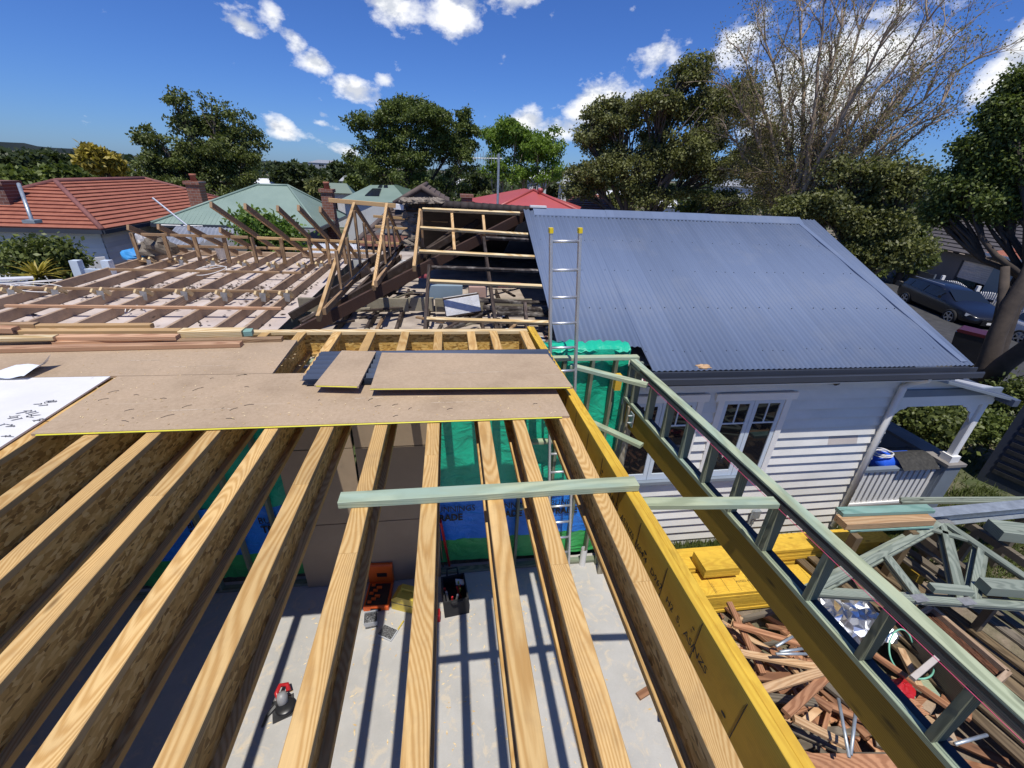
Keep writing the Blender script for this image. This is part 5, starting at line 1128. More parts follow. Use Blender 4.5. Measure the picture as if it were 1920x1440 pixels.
for dx, lab in ((-.45, 'left timber prop under the pale brown block'), (.45, 'right timber prop under the pale brown block')): b = MB(); b.box((p.x+dx-.05, p.y-.05, -3.9), (p.x+dx+.05, p.y+.06, -2.60)); tag(b.build('block_prop', MT['fence_brown']), lab, 'trestle')
for k in range(3): tag(beam('grey_batten', at(1690, 940-k*3, z=-2.7), at(2000, 938-k*3, z=-2.7), .05, .04, MT['treated_grey']), ['front', 'middle', 'back'][k]+' of three long battens behind the galvanised beam', 'batten', 'battens behind the beam')
# crate of rusty reinforcing rods
cA, cB, cC, cD = at(1722, 1150, z=-3.0), at(1748, 1136, z=-3.0), at(1893, 1258, z=-3.0), at(1846, 1296, z=-3.0)
cr = thing('rod_crate', (cA+cC)/2, 'open timber crate of rusty steel rods at the lower right', 'crate')
for s, e in ((cA, cD), (cB, cC), (cD, cC), (cA, cB)): beam('side', s, e, .05, .18, MT['joist_brown'], cr)
b = MB(); b.slab(cA+Vector((0, 0, -.19)), cD+Vector((0, 0, -.19)), cC+Vector((0, 0, -.19)), cB+Vector((0, 0, -.19)), .3); b.build('floor', MT['offcut_grey'], cr)
for k in range(16):
    t = (k+.7)/17; s, e = cA.lerp(cB, t)+Vector((0, 0, -.09+.03*random.random())), cD.lerp(cC, t)+Vector((0, 0, -.09+.03*random.random())); b = MB(); b.tube([s.lerp(e, .04), s.lerp(e, .5)+Vector((random.uniform(-.03, .03), 0, .02)), s.lerp(e, .96)], .012, 6); b.build('rod', MT['rusty'], cr)
# dark plastic site cabin and white steps by the street end
p = at(1905, 925, z=-3.55); sc_ = thing('site_cabin', p, 'dark grey plastic portable toilet cabin near the verandah', 'cabin')
Tc = Matrix.Translation((p.x+.35, p.y+.1, -3.62)) @ Matrix.Rotation(.28, 4, 'Z')
b = MB(); b.box((-.55, -.55, 0), (.55, .55, 2.0), .05, T=Tc @ Matrix.Rotation(0, 4, 'Z')); b.build('body', MT['gutter'], sc_)
for k in range(9): b = MB(); b.box((-.40, -.575, .35+k*.16), (.40, -.552, .43+k*.16), T=Tc); b.build('louvre', MT['steel_dark'], sc_); b = MB(); b.box((-.575, -.40, .35+k*.16), (-.552, .40, .43+k*.16), T=Tc); b.build('louvre', MT['steel_dark'], sc_)
p = at(1878, 850, z=-3.2); wr = thing('white_gate', p, 'small white slatted gate beside the dark cabin', 'gate')
for k in range(6): b = MB(); b.box((p.x+k*.10, p.y, -3.5), (p.x+k*.10+.05, p.y+.03, -2.75)); b.build('slat', MT['white_trim'], wr)
for z in (-3.4, -2.85): beam('rail', (p.x-.05, p.y+.045, z), (p.x+.65, p.y+.045, z), .03, .06, MT['white_trim'], wr)
# grass tufts beside the house
def grass(name, boxes, n, lab, h=.12, mat='blade'):
    b = MB()
    for k in range(n):
        x0, x1, y0, y1 = random.choice(boxes); x, y = random.uniform(x0, x1), random.uniform(y0, y1); z = gz(x, y); a = random.uniform(0, 6.28); hh = h*random.uniform(.4, 1.3); w_ = .008+.006*random.random()
        b.add([(x-w_*math.sin(a), y+w_*math.cos(a), z), (x+w_*math.sin(a), y-w_*math.cos(a), z), (x+hh*.5*math.cos(a), y+hh*.5*math.sin(a), z+hh)], [(0, 1, 2)])
    tag(b.build(name, MT[mat]), lab, kind='stuff')
grass('grass', [(3.0, 8.6, 4.42, 4.95), (7.4, 10.5, 3.6, 5.4), (8.8, 16, 4.5, 12)], 26000, 'grass along the house wall and by the verandah', .13)
# ---------------------------------------------------------------- neighbouring houses
def slope_part(name, a, b_, c, d, n, step, mat, parent):
    """roof slope with stepped courses: a-b eave, d-c ridge side"""
    a, b_, c, d = (Vector(v) for v in (a, b_, c, d)); nr = (b_-a).cross(d-a).normalized(); nr = nr if nr.z > 0 else -nr
    m_ = MB(); e = 0
    for i in range(n):
        t0, t1 = i/n, (i+1)/n; p, q, r_, s = a.lerp(d, t0), b_.lerp(c, t0), b_.lerp(c, t1), a.lerp(d, t1)
        m_.add([p+nr*step, q+nr*step, r_, s, p-nr*.02, q-nr*.02], [(0, 1, 2, 3), (4, 5, 1, 0)])
    return m_.build(name, mat, parent)
def ridgeline(name, p, q, r_, mat, parent, z=.02):
    b = MB(); b.tube([Vector(p)+Vector((0, 0, z)), Vector(q)+Vector((0, 0, z))], r_, 8); return b.build(name, mat, parent, smooth=True)
def hip_house(name, label, x0, x1, y0, y1, ze, r0, r1, roof, ridge, wallm, courses, step, zg=-3.93, oh=.35, rr=.09, fm='gutter'):
    h = thing(name, ((x0+x1)/2, (y0+y1)/2, zg), label, 'house')
    b = MB(); b.box((x0+oh, y0+oh, zg-.2), (x1-oh, y1-oh, ze-.02)); w = b.build('wall', MT[wallm], h)
    A, B_, C_, D_ = (x0, y0, ze), (x1, y0, ze), (x1, y1, ze), (x0, y1, ze); r0, r1 = Vector(r0), Vector(r1)
    alongx = abs(r1.x-r0.x) > abs(r1.y-r0.y)
    sl_ = [(A, B_, r1, r0), (B_, C_, r1, r1), (C_, D_, r0, r1), (D_, A, r0, r0)] if alongx else [(A, B_, r0, r0), (B_, C_, r1, r0), (C_, D_, r1, r1), (D_, A, r0, r1)]
    for s in sl_: slope_part('roof_slope', *s, courses, step, MT[roof], h)
    ridgeline('ridge', r0, r1, rr, MT[ridge], h)
    for c_, r_ in ((A, r0), (B_, r1 if alongx else r0), (C_, r1), (D_, r0 if alongx else r1)): ridgeline('hip_ridge', c_, r_, rr, MT[ridge], h)
    b = MB()
    for p, q in ((A, B_), (B_, C_), (C_, D_), (D_, A)): p, q = Vector(p), Vector(q); d = (q-p).normalized(); b.box((0, -.06, -.14), ((q-p).length, .05, -.01), T=frame(p, q))
    b.build('gutter', MT[fm], h)
    return h, w
def boards(wall, x0, x1, z0, z1, y, mat, ex=.18, axis='y', x=0, p=None):
    k = z0
    while k < z1-.05:
        b = MB(); z_ = min(k+ex, z1)
        if axis == 'y': b.add([(x0, y-.035, k), (x1, y-.035, k), (x1, y-.005, z_), (x0, y-.005, z_), (x0, y-.004, k), (x1, y-.004, k)], [(0, 1, 2, 3), (4, 5, 1, 0)])
        else: b.add([(x+.035, x0, k), (x+.035, x1, k), (x+.005, x1, z_), (x+.005, x0, z_), (x+.004, x0, k), (x+.004, x1, k)], [(0, 1, 2, 3), (4, 5, 1, 0)])
        b.build('weatherboard', mat, wall); k += ex
def simple_window(par, x0, x1, z0, z1, y, axis='y'):
    w = sub('window', ((x0+x1)/2, y, z0) if axis == 'y' else (y, (x0+x1)/2, z0), par); b = MB(); c = MB()
    for (u0, u1, v0, v1, t) in ((x0-.07, x1+.07, z1, z1+.08, .05), (x0-.07, x1+.07, z0-.08, z0, .08), (x0-.07, x0, z0, z1, .05), (x1, x1+.07, z0, z1, .05), ((x0+x1)/2-.02, (x0+x1)/2+.02, z0, z1, .03)):
        b.box((u0, y-t, v0), (u1, y, v1)) if axis == 'y' else b.box((y, u0, v0), (y+t, u1, v1))
    b.build('frame', MT['white_trim'], w)
    c.box((x0, y-.02, z0), (x1, y-.01, z1)) if axis == 'y' else c.box((y+.01, x0, z0), (y+.02, x1, z1)); c.build('pane', MT['window_glass'], w)
def chimney(px, py_top, py_bot, D, w_, mat, par, pot=True):
    t, q = at(px, py_top, D=D), at(px, py_bot, D=D); b = MB(); b.box((-w_/2, -w_/2, q.z-1.2), (w_/2, w_/2, t.z-.28), T=Matrix.Translation((t.x, t.y, 0))); ch_ = b.build('chimney', MT[mat], par)
    b = MB(); b.box((-w_/2-.06, -w_/2-.06, t.z-.28), (w_/2+.06, w_/2+.06, t.z-.14), T=Matrix.Translation((t.x, t.y, 0))); b.build('corbel', MT[mat], ch_)
    if pot: b = MB(); b.lathe([(.13, 0), (.11, .2), (.14, .22), (.14, .30), (.09, .30)], 12, T=Matrix.Translation((t.x, t.y, t.z-.14))); b.build('chimney_pot', MT['terracotta'], ch_, smooth=True)
h1, w1 = hip_house('neighbour_house', 'white weatherboard house with red tiled hip roof at the left', -18.5, -12.0, 17.55, 29.5, -.72, (-15.25, 20.8, .62), (-15.25, 26.3, .62), 'tile_red', 'tile_ridge', 'wall_shade', 13, .05)
boards(w1, -18.15, -12.35, -3.5, -.76, 17.9, MT['white_paint'], .19); boards(w1, 17.9, 29.1, -3.5, -.76, 0, MT['white_paint'], .19, 'x', -12.35)
simple_window(w1, -14.4, -13.5, -2.6, -1.3, 17.86); simple_window(w1, -17.6, -16.6, -2.6, -1.3, 17.86)
chimney(362, 333, 400, 26, .55, 'brick_red', h1)
p = at(5, 332, D=24); chimney(-8, 330, 380, 25, .7, 'brick_dark', h1, False)
t, q = at(35, 345, D=21.0), at(60, 414, D=19.6); b = MB(); b.tube([q, t], .05, 10); fl = b.build('flue_pipe', MT['galvanised'], h1, smooth=True)
b = MB(); b.box((q.x-.16, q.y-.14, q.z-.06), (q.x+.16, q.y+.14, q.z+.03)); b.build('flashing', MT['galvanised'], fl)
h2, w2 = hip_house('neighbour_house', 'house with pale green metal hip roof behind the bare rafters', -11.7, -5.4, 19.8, 25.4, -.72, (-8.5, 22.6, .70), (-7.2, 22.6, .72), 'metal_green', 'metal_green', 'wall_dark', 1, 0, rr=.05)
boards(w2, -11.3, -5.76, -3.5, -.78, 20.15, MT['offcut_grey'], .25); boards(w2, 20.15, 25.0, -3.5, -.78, 0, MT['offcut_grey'], .25, 'x', -5.75)
chimney(612, 348, 404, 23.5, .5, 'brick_red', h2)
simple_window(w2, -8.2, -7.2, -2.4, -1.4, 20.1)
# metal ribs on the green roof
b = MB()
for k in range(36):
    x = -11.6+.17*k; top = min(1, max(0, (x+11.7)/3.2 if x < -8.5 else (1 if x < -7.2 else (-5.4-x)/1.8)))
    if top > .05: b.box((0, -.012, 0), (2.8*top*1.11, .010, .008), T=frame((x, 19.82, -.71), (x, 19.82+2.8*top, -.71+1.42*top)))
b.build('roof_rib', MT['metal_green'], h2)
# brown tiled gable house right behind the ridge
h3 = thing('neighbour_house', (-1, 20, -3.93), 'brown tiled gable house peeping over the old ridge', 'house')
ga, gl, gr = at(790, 352, D=19), at(738, 383, D=19), at(842, 385, D=19); back = Vector((0, 5, 0))
slope_part('roof_slope', gl, gl+back, ga+back, ga, 5, .05, MT['tile_brown'], h3); slope_part('roof_slope', gr, gr+back, ga+back, ga, 5, .05, MT['tile_brown'], h3)
slope_part('gable_cladding', gl+Vector((0, .1, -.05)), gr+Vector((0, .1, -.05)), ga+Vector((0, .12, 0)), ga+Vector((0, .12, 0)), 5, .03, MT['tile_brown'], h3)
for p, q in ((gl, ga), (gr, ga), (ga, ga+back)): ridgeline('ridge', p, q, .10, MT['tile_brown'], h3)
e0, e1 = at(664, 458, D=17.5), at(830, 462, D=17.5); t0, t1 = at(735, 393, D=19.5), at(850, 393, D=19.5)
slope_part('roof_slope', e0, e1, t1, t0, 9, .05, MT['tile_brown'], h3); ridgeline('hip_ridge', e0, t0, .10, MT['tile_brown'], h3)
b = MB(); b.box((e0.x+.4, e0.y+.3, -3.9), (2.5, e0.y+6, e0.z)); b.build('wall', MT['brick_dark'], h3)
chimney(1020/1920*500+600 if False else 875, 358, 392, 22, .5, 'brick_red', h3, False)
# grey-green roof with solar panels
h4 = thing('neighbour_house', (-5, 35, -3.93), 'grey green metal roof with dark solar panels beyond the brick chimney', 'house')
a, b_, c, d = at(630, 378, D=30), at(768, 380, D=30), at(738, 347, D=36), at(694, 347, D=36)
slope_part('roof_slope', a, b_, c, d, 1, 0, MT['metal_green'], h4); 
for u0, u1, v0, v1 in ((.30, .55, .30, .72), (.42, .55, .80, .95), (.60, .74, .80, .95)):
    P_ = lambda u, v: a.lerp(b_, u).lerp(d.lerp(c, u), v)+Vector((0, -.05, .06)); m_ = MB(); m_.slab(P_(u0, v0), P_(u1, v0), P_(u1, v1), P_(u0, v1), .04); m_.build('solar_panel', MT['solar'], h4)
b = MB(); b.box((a.x+.4, a.y+.4, -3.9), (b_.x-.4, a.y+6, a.z-.05)); b.build('wall', MT['wall_shade'], h4); slope_part('roof_slope', b_, b_+Vector((1, 8, 0)), c+Vector((0, 2, 0)), c, 1, 0, MT['metal_green_dark'], h4)
# red metal roof and terracotta roof
h5 = thing('neighbour_house', (4, 21, -3.93), 'red metal hip roof just left of the blue ridge', 'house')
a, l_, r_ = at(1000, 357, D=21), at(930, 391, D=18.5), at(1085, 396, D=18.5); bk = at(1090, 388, D=25)
slope_part('roof_slope', l_, r_, a, a, 1, 0, MT['metal_red'], h5); slope_part('roof_slope', r_, bk, a+Vector((.3, 3, 0)), a, 1, 0, MT['metal_red'], h5); lbk = l_+Vector((-1.0, 5.5, 0)); slope_part('roof_slope', lbk, l_, a, a+Vector((0, 2.5, 0)), 1, 0, MT['metal_red'], h5)
for p in (l_, r_): ridgeline('hip_ridge', p, a, .06, MT['metal_red'], h5)
v = at(1013, 360, D=20.5); b = MB(); b.lathe([(.08, -.1), (.09, .02), (.13, .06), (.09, .14), (.02, .16)], 12, T=Matrix.Translation(v)); b.build('roof_vent', MT['metal_red'], h5, smooth=True); b = MB(); b.box((l_.x+.4, l_.y+.4, -3.9), (r_.x-.4, l_.y+6, l_.z-.03)); b.build('wall', MT['wall_shade'], h5)
h6 = thing('neighbour_house', (9, 33, -3.93), 'terracotta tiled roof under the dark trees right of the red roof', 'house')
a, b_, c, d = at(1045, 392, D=27), at(1165, 398, D=27), at(1118, 364, D=31), at(1078, 363, D=31); slope_part('roof_slope', a, b_, c, d, 8, .05, MT['tile_terra'], h6); b = MB(); b.box((a.x+.4, a.y+.5, -3.9), (b_.x-.4, a.y+6, a.z-.05)); b.build('wall', MT['wall_shade'], h6)
# rusty and white shed roofs low behind the rafters
for lab, q, D, m_ in (('rusty corrugated lean-to roof behind the gable frames', ((672, 462), (770, 464), (765, 443), (684, 441)), (15, 16.5), 'rust_roof'), ('white flat shed roof seen between the rafters', ((570, 476), (700, 480), (684, 459), (590, 457)), (14, 16), 'metal_white'), ('grey metal lean-to roof behind the first rafters', ((300, 458), (560, 472), (540, 434), (330, 424)), (15.2, 18.6), 'metal_grey'), ('low grey carport roof behind the vine', ((700, 437), (820, 440), (800, 425), (720, 423)), (16.8, 17.2), 'wall_dark')):
    a, b_, c, d = at(*q[0], D=D[0]), at(*q[1], D=D[0]), at(*q[2], D=D[1]), at(*q[3], D=D[1]); th_ = thing('shed', (a+b_)/2, lab, 'shed')
    n_ = 30; m2 = MB(); vs = []
    for i in range(n_*2+1): u = i/(n_*2); off = Vector((0, 0, .03 if i % 2 else 0)); vs += [a.lerp(b_, u)+off, d.lerp(c, u)+off]
    m2.add(vs, [(2*i, 2*i+2, 2*i+3, 2*i+1) for i in range(n_*2)]); m2.build('roof', MT[m_], th_)
    m2 = MB(); m2.box((a.x+.2, a.y+.2, -3.95), (b_.x-.2, max(c.y, a.y+1), a.z-.06)); m2.build('wall', MT['wall_dark'], th_)
# small far houses showing through gaps
FH = [('small house with dark solar roof between the trees at the left', (250, 322), 26, 14, 62, 'colorbond_dark', 'wall_shade'), ('white roofed house beyond the green roof', (495, 345), 22, 10, 60, 'metal_white', 'render_white'), ('small dark green roofed house right of the chimney', (632, 362), 30, 18, 48, 'metal_green_dark', 'render_white'), ('far grey roofed cottage beside the round bush', (655, 340), 20, 10, 75, 'metal_grey', 'render_white'),
      ('long pale warehouse on the horizon', (610, 306), 34, 6, 260, 'metal_grey', 'metal_grey'), ('white cottage behind the bright green tree', (1075, 345), 26, 18, 46, 'metal_grey', 'render_white'), ('white house behind the central tree', (880, 350), 30, 16, 52, 'metal_white', 'render_white'), ('pale house behind the dark trees', (1150, 372), 30, 14, 45, 'metal_white', 'render_white'), ('pale roofed house low behind the dark trees', (1260, 388), 40, 12, 45, 'metal_white', 'render_white'), ('white gabled cottage right of the antenna', (1010, 335), 22, 16, 50, 'metal_white', 'render_white'), ('pale house seen through the bare tree', (1390, 350), 40, 12, 60, 'metal_grey', 'render_white')]
for lab, (px, py), rx, ry, D, m_, wm in FH:
    c = at(px, py, D=D); w_ = (at(px+rx, py, D=D)-c).length; h_ = (at(px, py-ry, D=D)-c).length; t_ = thing('distant_house', (c.x, c.y, -3.9), lab, 'house')
    a, b_ = Vector((c.x-w_, c.y, c.z)), Vector((c.x+w_, c.y, c.z)); r0, r1 = Vector((c.x-w_*.55, c.y+w_*.6, c.z+h_)), Vector((c.x+w_*.55, c.y+w_*.6, c.z+h_)); bb_ = Vector((0, w_*1.2, 0))
    slope_part('roof_slope', a, b_, r1, r0, 1, 0, MT[m_], t_); slope_part('roof_slope', b_, b_+bb_, r1, r1, 1, 0, MT[m_], t_); slope_part('roof_slope', a+bb_, a, r0, r0, 1, 0, MT[m_], t_)
    b = MB(); b.box((a.x+.3, c.y+.3, -3.9), (b_.x-.3, c.y+w_*1.2, c.z)); b.build('wall', MT[wm], t_)
    simple_window(t_, c.x-w_*.4, c.x-w_*.1, c.z-1.6, c.z-.5, c.y+.3)
# television aerial mast behind the ridge
aD = 14.0; t, q = at(935, 288, D=aD), at(933, 384, D=aD); am = thing('aerial_mast', (q.x, q.y, -3.9), 'tall grey television aerial mast with several crossbars', 'aerial')
b = MB(); b.tube([(q.x, q.y, -3.9), (q.x, q.y, t.z)], .035, 8); b.build('mast', MT['galvanised'], am)
bz = at(933, 297, D=aD).z; b = MB(); b.tube([(q.x+.1, q.y, bz), (q.x-.75, q.y+.05, bz-.03)], .016, 6)
for k in range(9): x = q.x-.08*k-.05; l = .10+.03*(k % 3); b.tube([(x, q.y, bz-l), (x, q.y, bz+l)], .008, 5)
b.build('antenna', MT['galvanised'], am)
# clothes-line arm behind the first rafters
b = MB(); s_, e_ = at(286, 371, D=14.5), at(352, 424, D=14.0); b.tube([s_, e_], .022, 8)
e2 = at(380, 424, D=14.2); e3 = at(302, 422, D=14.2); b.tube([e3, e2], .012, 6); b.tube([e_, Vector((e_.x, e_.y, -3.9))], .03, 8); tag(b.build('clothes_line', MT['aluminium']), 'white clothes line with slanting arm behind the first rafters', 'clothes line')
# white porch corner and deck left below the ceiling
pr_ = thing('porch', at(150, 505, D=12), 'white porch railing and steps beside the dark bush at the left', 'porch')
for px, py0, py1 in ((141, 488, 517), (199, 488, 505)): 
    t, q = at(px, py0, D=11.5), at(px, py1, D=11.5); beam('post', (q.x, q.y, -3.9), (t.x, t.y, t.z), .14, .14, MT['blue_frame'], pr_, up=(0, 1, 0), anchor='mid')
b = MB(); a, c = at(141, 503, D=11.5), at(205, 505, D=11.5); beam('rail', a, c, .08, .10, MT['blue_frame'], pr_); 
for k in range(5): a, c = at(157, 484+k*5, D=13.5), at(196, 481+k*5, D=13.5); beam('board', a, c, .02, .09, MT['white_trim'], pr_)
for k in range(5): a, c = at(-10, 522+k*9, D=10.8), at(62-k*8, 519+k*9, D=10.8); tag(beam('deck_board', a, c, .16, .03, MT['metal_white'], None), ['topmost', 'second', 'third', 'fourth', 'lowest'][k]+' white deck board below the bush at the left edge', 'deck board', 'white deck boards')
# ---------------------------------------------------------------- street: cars, fence, houses, bin
def car(name, label, s0, n0, scale, paint, cat='car'):
    """parked estate car facing along the street; s0 is its rear axle"""
    T = Matrix.Identity(4); o_ = street(s0, n0, -3.185); x = st_d; y = -st_n if (Vector((0, 0, 1)).cross(st_d)-st_n).length > 1 else st_n; y = Vector((0, 0, 1)).cross(x)
    for i in range(3): T[i][0], T[i][1], T[i][2], T[i][3] = x[i]*scale, y[i]*scale*.88, scale*.78*(i == 2), o_[i]
    sgn = 1 if y.dot(st_n) > 0 else -1
    T = T @ Matrix.Translation((0, sgn*.78, 0))
    c = thing(name, o_, label, cat)
    # stations along the body: x, z_bottom, z_belt, z_roof, half width bottom, belt, roof
    S = [(-.95, .42, .72, .74, .66, .70, .60), (-.88, .30, .92, 1.00, .80, .80, .66), (-.70, .22, .98, 1.36, .86, .86, .62), (-.35, .20, .98, 1.44, .88, .88, .62), (.5, .19, .96, 1.47, .90, .90, .62), (1.2, .19, .94, 1.46, .90, .90, .61), (1.75, .19, .93, 1.36, .90, .90, .60), (2.15, .19, .93, 1.13, .90, .89, .62), (2.48, .20, .92, .96, .90, .88, .70), (3.0, .20, .84, .87, .89, .85, .66), (3.4, .24, .76, .78, .86, .80, .58), (3.62, .28, .66, .68, .76, .70, .50), (3.70, .36, .58, .60, .60, .56, .44)]
    def ring(s): x_, zb_, zw, zr_, wb, wm, wr_ = s; return [(x_, -wb*.94, zb_), (x_, -wb, zb_+.16), (x_, -wm*1.0, zw-.10), (x_, -wm*.97, zw), (x_, -wr_, zr_-.03), (x_, -wr_*.55, zr_), (x_, wr_*.55, zr_), (x_, wr_, zr_-.03), (x_, wm*.97, zw), (x_, wm, zw-.10), (x_, wb, zb_+.16), (x_, wb*.94, zb_)]
    R_ = [ring(s) for s in S]; b = MB(); vs = [T @ Vector(v) for r_ in R_ for v in r_]; n = 12
    b.add(vs, [(i*n+j, i*n+(j+1) % n, (i+1)*n+(j+1) % n, (i+1)*n+j) for i in range(len(S)-1) for j in range(n)]+[tuple(range(n-1, -1, -1)), tuple((len(S)-1)*n+j for j in range(n))]); bo_ = b.build('body', MT[paint], c, smooth=True); ms_ = bo_.modifiers.new('smooth', 'SUBSURF'); ms_.levels = ms_.render_levels = 1
    def gl(x0, x1, sd, ins=.04):
        def P_(x_, k):
            for s, e in zip(R_, R_[1:]):
                if s[0][0] <= x_ <= e[0][0]: t = (x_-s[0][0])/(e[0][0]-s[0][0]); break
            j = (3, 4) if sd < 0 else (8, 7); lo = Vector(s[j[0]]).lerp(Vector(e[j[0]]), t); hi = Vector(s[j[1]]).lerp(Vector(e[j[1]]), t); p = lo.lerp(hi, k); p.y += sd*.012; p.z += .004; return T @ p
        b = MB(); xs_ = np.linspace(x0, x1, 4); vs = [P_(x_, k) for x_ in xs_ for k in (.10, .86)]
        b.add(vs, [(2*i, 2*i+2, 2*i+3, 2*i+1) for i in range(3)]); b.build('side_window', MT['car_glass'], c)
    for sd in (-1, 1): gl(-.62, -.12, sd); gl(-.08, .78, sd); gl(.84, 1.78, sd)
    b = MB(); w0, w1 = (2.42, .96, .64), (1.72, 1.355, .56); b.add([T @ Vector(v) for v in ((w0[0], -w0[2], w0[1]+.03), (w0[0], w0[2], w0[1]+.03), (w1[0], w1[2], w1[1]+.02), (w1[0], -w1[2], w1[1]+.02))], [(0, 1, 2, 3)]); b.build('windscreen', MT['car_glass'], c)
    for x_ in (0, 2.78):
        for sd in (-1, 1):
            Tw = T @ Matrix.Translation((x_, sd*.80, .335)) @ Matrix.Rotation(sd*-math.pi/2, 4, 'X'); b = MB(); b.lathe([(.20, -.02), (.31, -.01), (.335, .03), (.335, .10), (.31, .125), (.245, .13), (.23, .11)], 24, T=Tw, cap=False); wh = b.build('wheel', MT['tyre'], c, smooth=True)
            b = MB(); b.lathe([(.235, .10), (.24, .12), (.225, .125), (.20, .115)], 24, T=Tw, cap=False)
            for k in range(5): b.box((.03, -.035, .10), (.215, .035, .125), T=Tw @ Matrix.Rotation(k*2*math.pi/5, 4, 'Z'))
            b.lathe([(.06, .10), (.06, .13), (.02, .132)], 12, T=Tw); b.build('rim', MT['rim'], wh)
    for sd in (-1, 1):
        b = MB(); b.add([T @ Vector(v) for v in ((3.36, sd*.83, .60), (3.36, sd*.83, .74), (3.63, sd*.60, .64), (3.65, sd*.58, .54))], [(0, 1, 2, 3)]); b.build('headlight', MT['lamp_glass'], c)
        b = MB(); b.box((1.9, sd*.90-.06, .98), (2.06, sd*.98, 1.10), .02, T=T); b.build('mirror', MT[paint], c)
    b = MB(); b.add([T @ Vector(v) for v in ((3.715, -.24, .36), (3.715, .24, .36), (3.715, .24, .47), (3.715, -.24, .47))], [(0, 1, 2, 3)]); b.build('number_plate', MT['white_trim'], c)
    b = MB(); b.box((3.60, -.42, .30), (3.712, .42, .56), .01, T=T); b.build('grille', MT['black_plastic'], c)
    b = MB(); b.tube([T @ Vector((-.4, -.57, 1.47)), T @ Vector((1.4, -.57, 1.49))], .015*scale, 6); b.build('roof_rail', MT['aluminium'], c)
wb = (st_b-st_a).length
car('parked_car', 'black estate car parked across the street in front of the picket fence', 0, 0, wb/2.78, 'car_black')
wc = at(1893, 640, z=-3.185)-st_a
car('parked_car', 'white car parked at the right edge of the photo behind the tree trunk', wc.dot(st_d)+.4, wc.dot(st_n), 1.05, 'car_white')
NF = 2.45
pf = thing('picket_fence', street(2, NF, -3.1), 'white picket fence behind the black car', 'fence')
for k in range(100):
    s = -2.2+k*.12
    if s > 7: break
    h_ = .92+.08*math.cos((s % 2.4-1.2)/1.2*math.pi); b = MB(); q = street(s, NF, -3.12)
    b.prism([(-.035, 0), (.035, 0), (.035, h_-.05), (0, h_), (-.035, h_-.05)], -.012, .012, T=axes(q, st_d, (0, 0, 1))); b.build('picket', MT['white_trim'], pf)
for z in (-2.88, -2.45): beam('rail', street(-2.3, NF+.04, z), street(7.2, NF+.04, z), .04, .08, MT['white_trim'], pf)
for s in (-2.25, .15, 2.55, 4.95): b = MB(); q = street(s, NF+.02, -3.12); b.box((-.06, -.06, 0), (.06, .06, 1.08), T=axes(q, st_d, st_n)); b.build('post', MT['white_trim'], pf)
wf_ = thing('wire_fence', street(-6, NF, -3.1), 'dark wire mesh fence left of the picket fence', 'fence')
for s in (-10, -7.6, -5.2, -2.8): beam('post', street(s, NF, -3.15), street(s, NF, -2.1), .05, .05, MT['galvanised'], wf_, up=(0, 1, 0), anchor='mid')
b = MB(); b.slab(street(-10, NF+.02, -3.05), street(-2.8, NF+.02, -3.05), street(-2.8, NF+.02, -2.15), street(-10, NF+.02, -2.15), .01); b.build('mesh', MT['wall_dark'], wf_)
sh = thing('street_house', street(-7, 7, -3.1), 'dark tiled house with half open pale garage door across the street', 'house')
n0 = 6.0
def sq(s, n, z): return street(s, n, z)
slope_part('roof_slope', sq(-15, n0-.5, -1.45), sq(-3.9, n0-.5, -1.3), sq(-3.0, n0+4.5, .62), sq(-14, n0+4.5, .45), 12, .05, MT['tile_grey'], sh)
ridgeline('ridge', sq(-3.0, n0+4.5, .62), sq(-14, n0+4.5, .45), .1, MT['tile_grey'], sh)
b = MB(); b.slab(sq(-15, n0, -3.3), sq(-6.9, n0, -3.3), sq(-6.9, n0, -1.5), sq(-15, n0, -1.5), .2); b.slab(sq(-6.9, n0-.02, -1.75), sq(-4.2, n0-.02, -1.75), sq(-4.2, n0-.02, -1.4), sq(-6.9, n0-.02, -1.4), .15); shw = b.build('wall', MT['wall_dark'], sh)
for k in range(9): b = MB(); z = -2.72+k*.108; b.slab(sq(-6.85, n0+.10, z), sq(-4.25, n0+.10, z), sq(-4.25, n0+.08, z+.10), sq(-6.85, n0+.08, z+.10), .02); b.build('door_slat', MT['render_white'], sh)
b = MB(); b.slab(sq(-6.85, n0+1.2, -3.3), sq(-4.25, n0+1.2, -3.3), sq(-4.25, n0+1.2, -1.7), sq(-6.85, n0+1.2, -1.7), .01); b.build('garage_back', MT['black_plastic'], sh)
bh = thing('street_house', street(-1, 6, -3.1), 'blue grey walled house with red roof edge at the far right', 'house')
b = MB(); b.slab(sq(-4.1, n0-.3, -3.3), sq(8, n0-.3, -3.3), sq(8, n0-.3, -1.1), sq(-4.1, n0-.3, -1.1), .2); b.slab(sq(-4.1, n0+5, -3.3), sq(-4.1, n0-.29, -3.3), sq(-4.1, n0-.29, -1.1), sq(-4.1, n0+5, -1.1), .2); b.build('wall', MT['wall_blue'], bh)
slope_part('roof_slope', sq(-4.5, n0-.7, -1.05), sq(8.5, n0-.7, -1.05), sq(8.5, n0+3.5, .6), sq(-3, n0+3.5, .6), 8, .04, MT['tile_red'], bh)
b = MB(); b.slab(sq(-4.5, n0-.75, -1.17), sq(8.5, n0-.75, -1.17), sq(8.5, n0-.75, -1.03), sq(-4.5, n0-.75, -1.03), .05); b.build('fascia', MT['white_trim'], bh)
wn_ = sub('window', sq(-2, n0-.3, -2.2), bh); b = MB(); b.slab(sq(-2.7, n0-.33, -2.5), sq(-1.4, n0-.33, -2.5), sq(-1.4, n0-.33, -1.5), sq(-2.7, n0-.33, -1.5), .02); b.build('pane', MT['window_glass'], wn_)
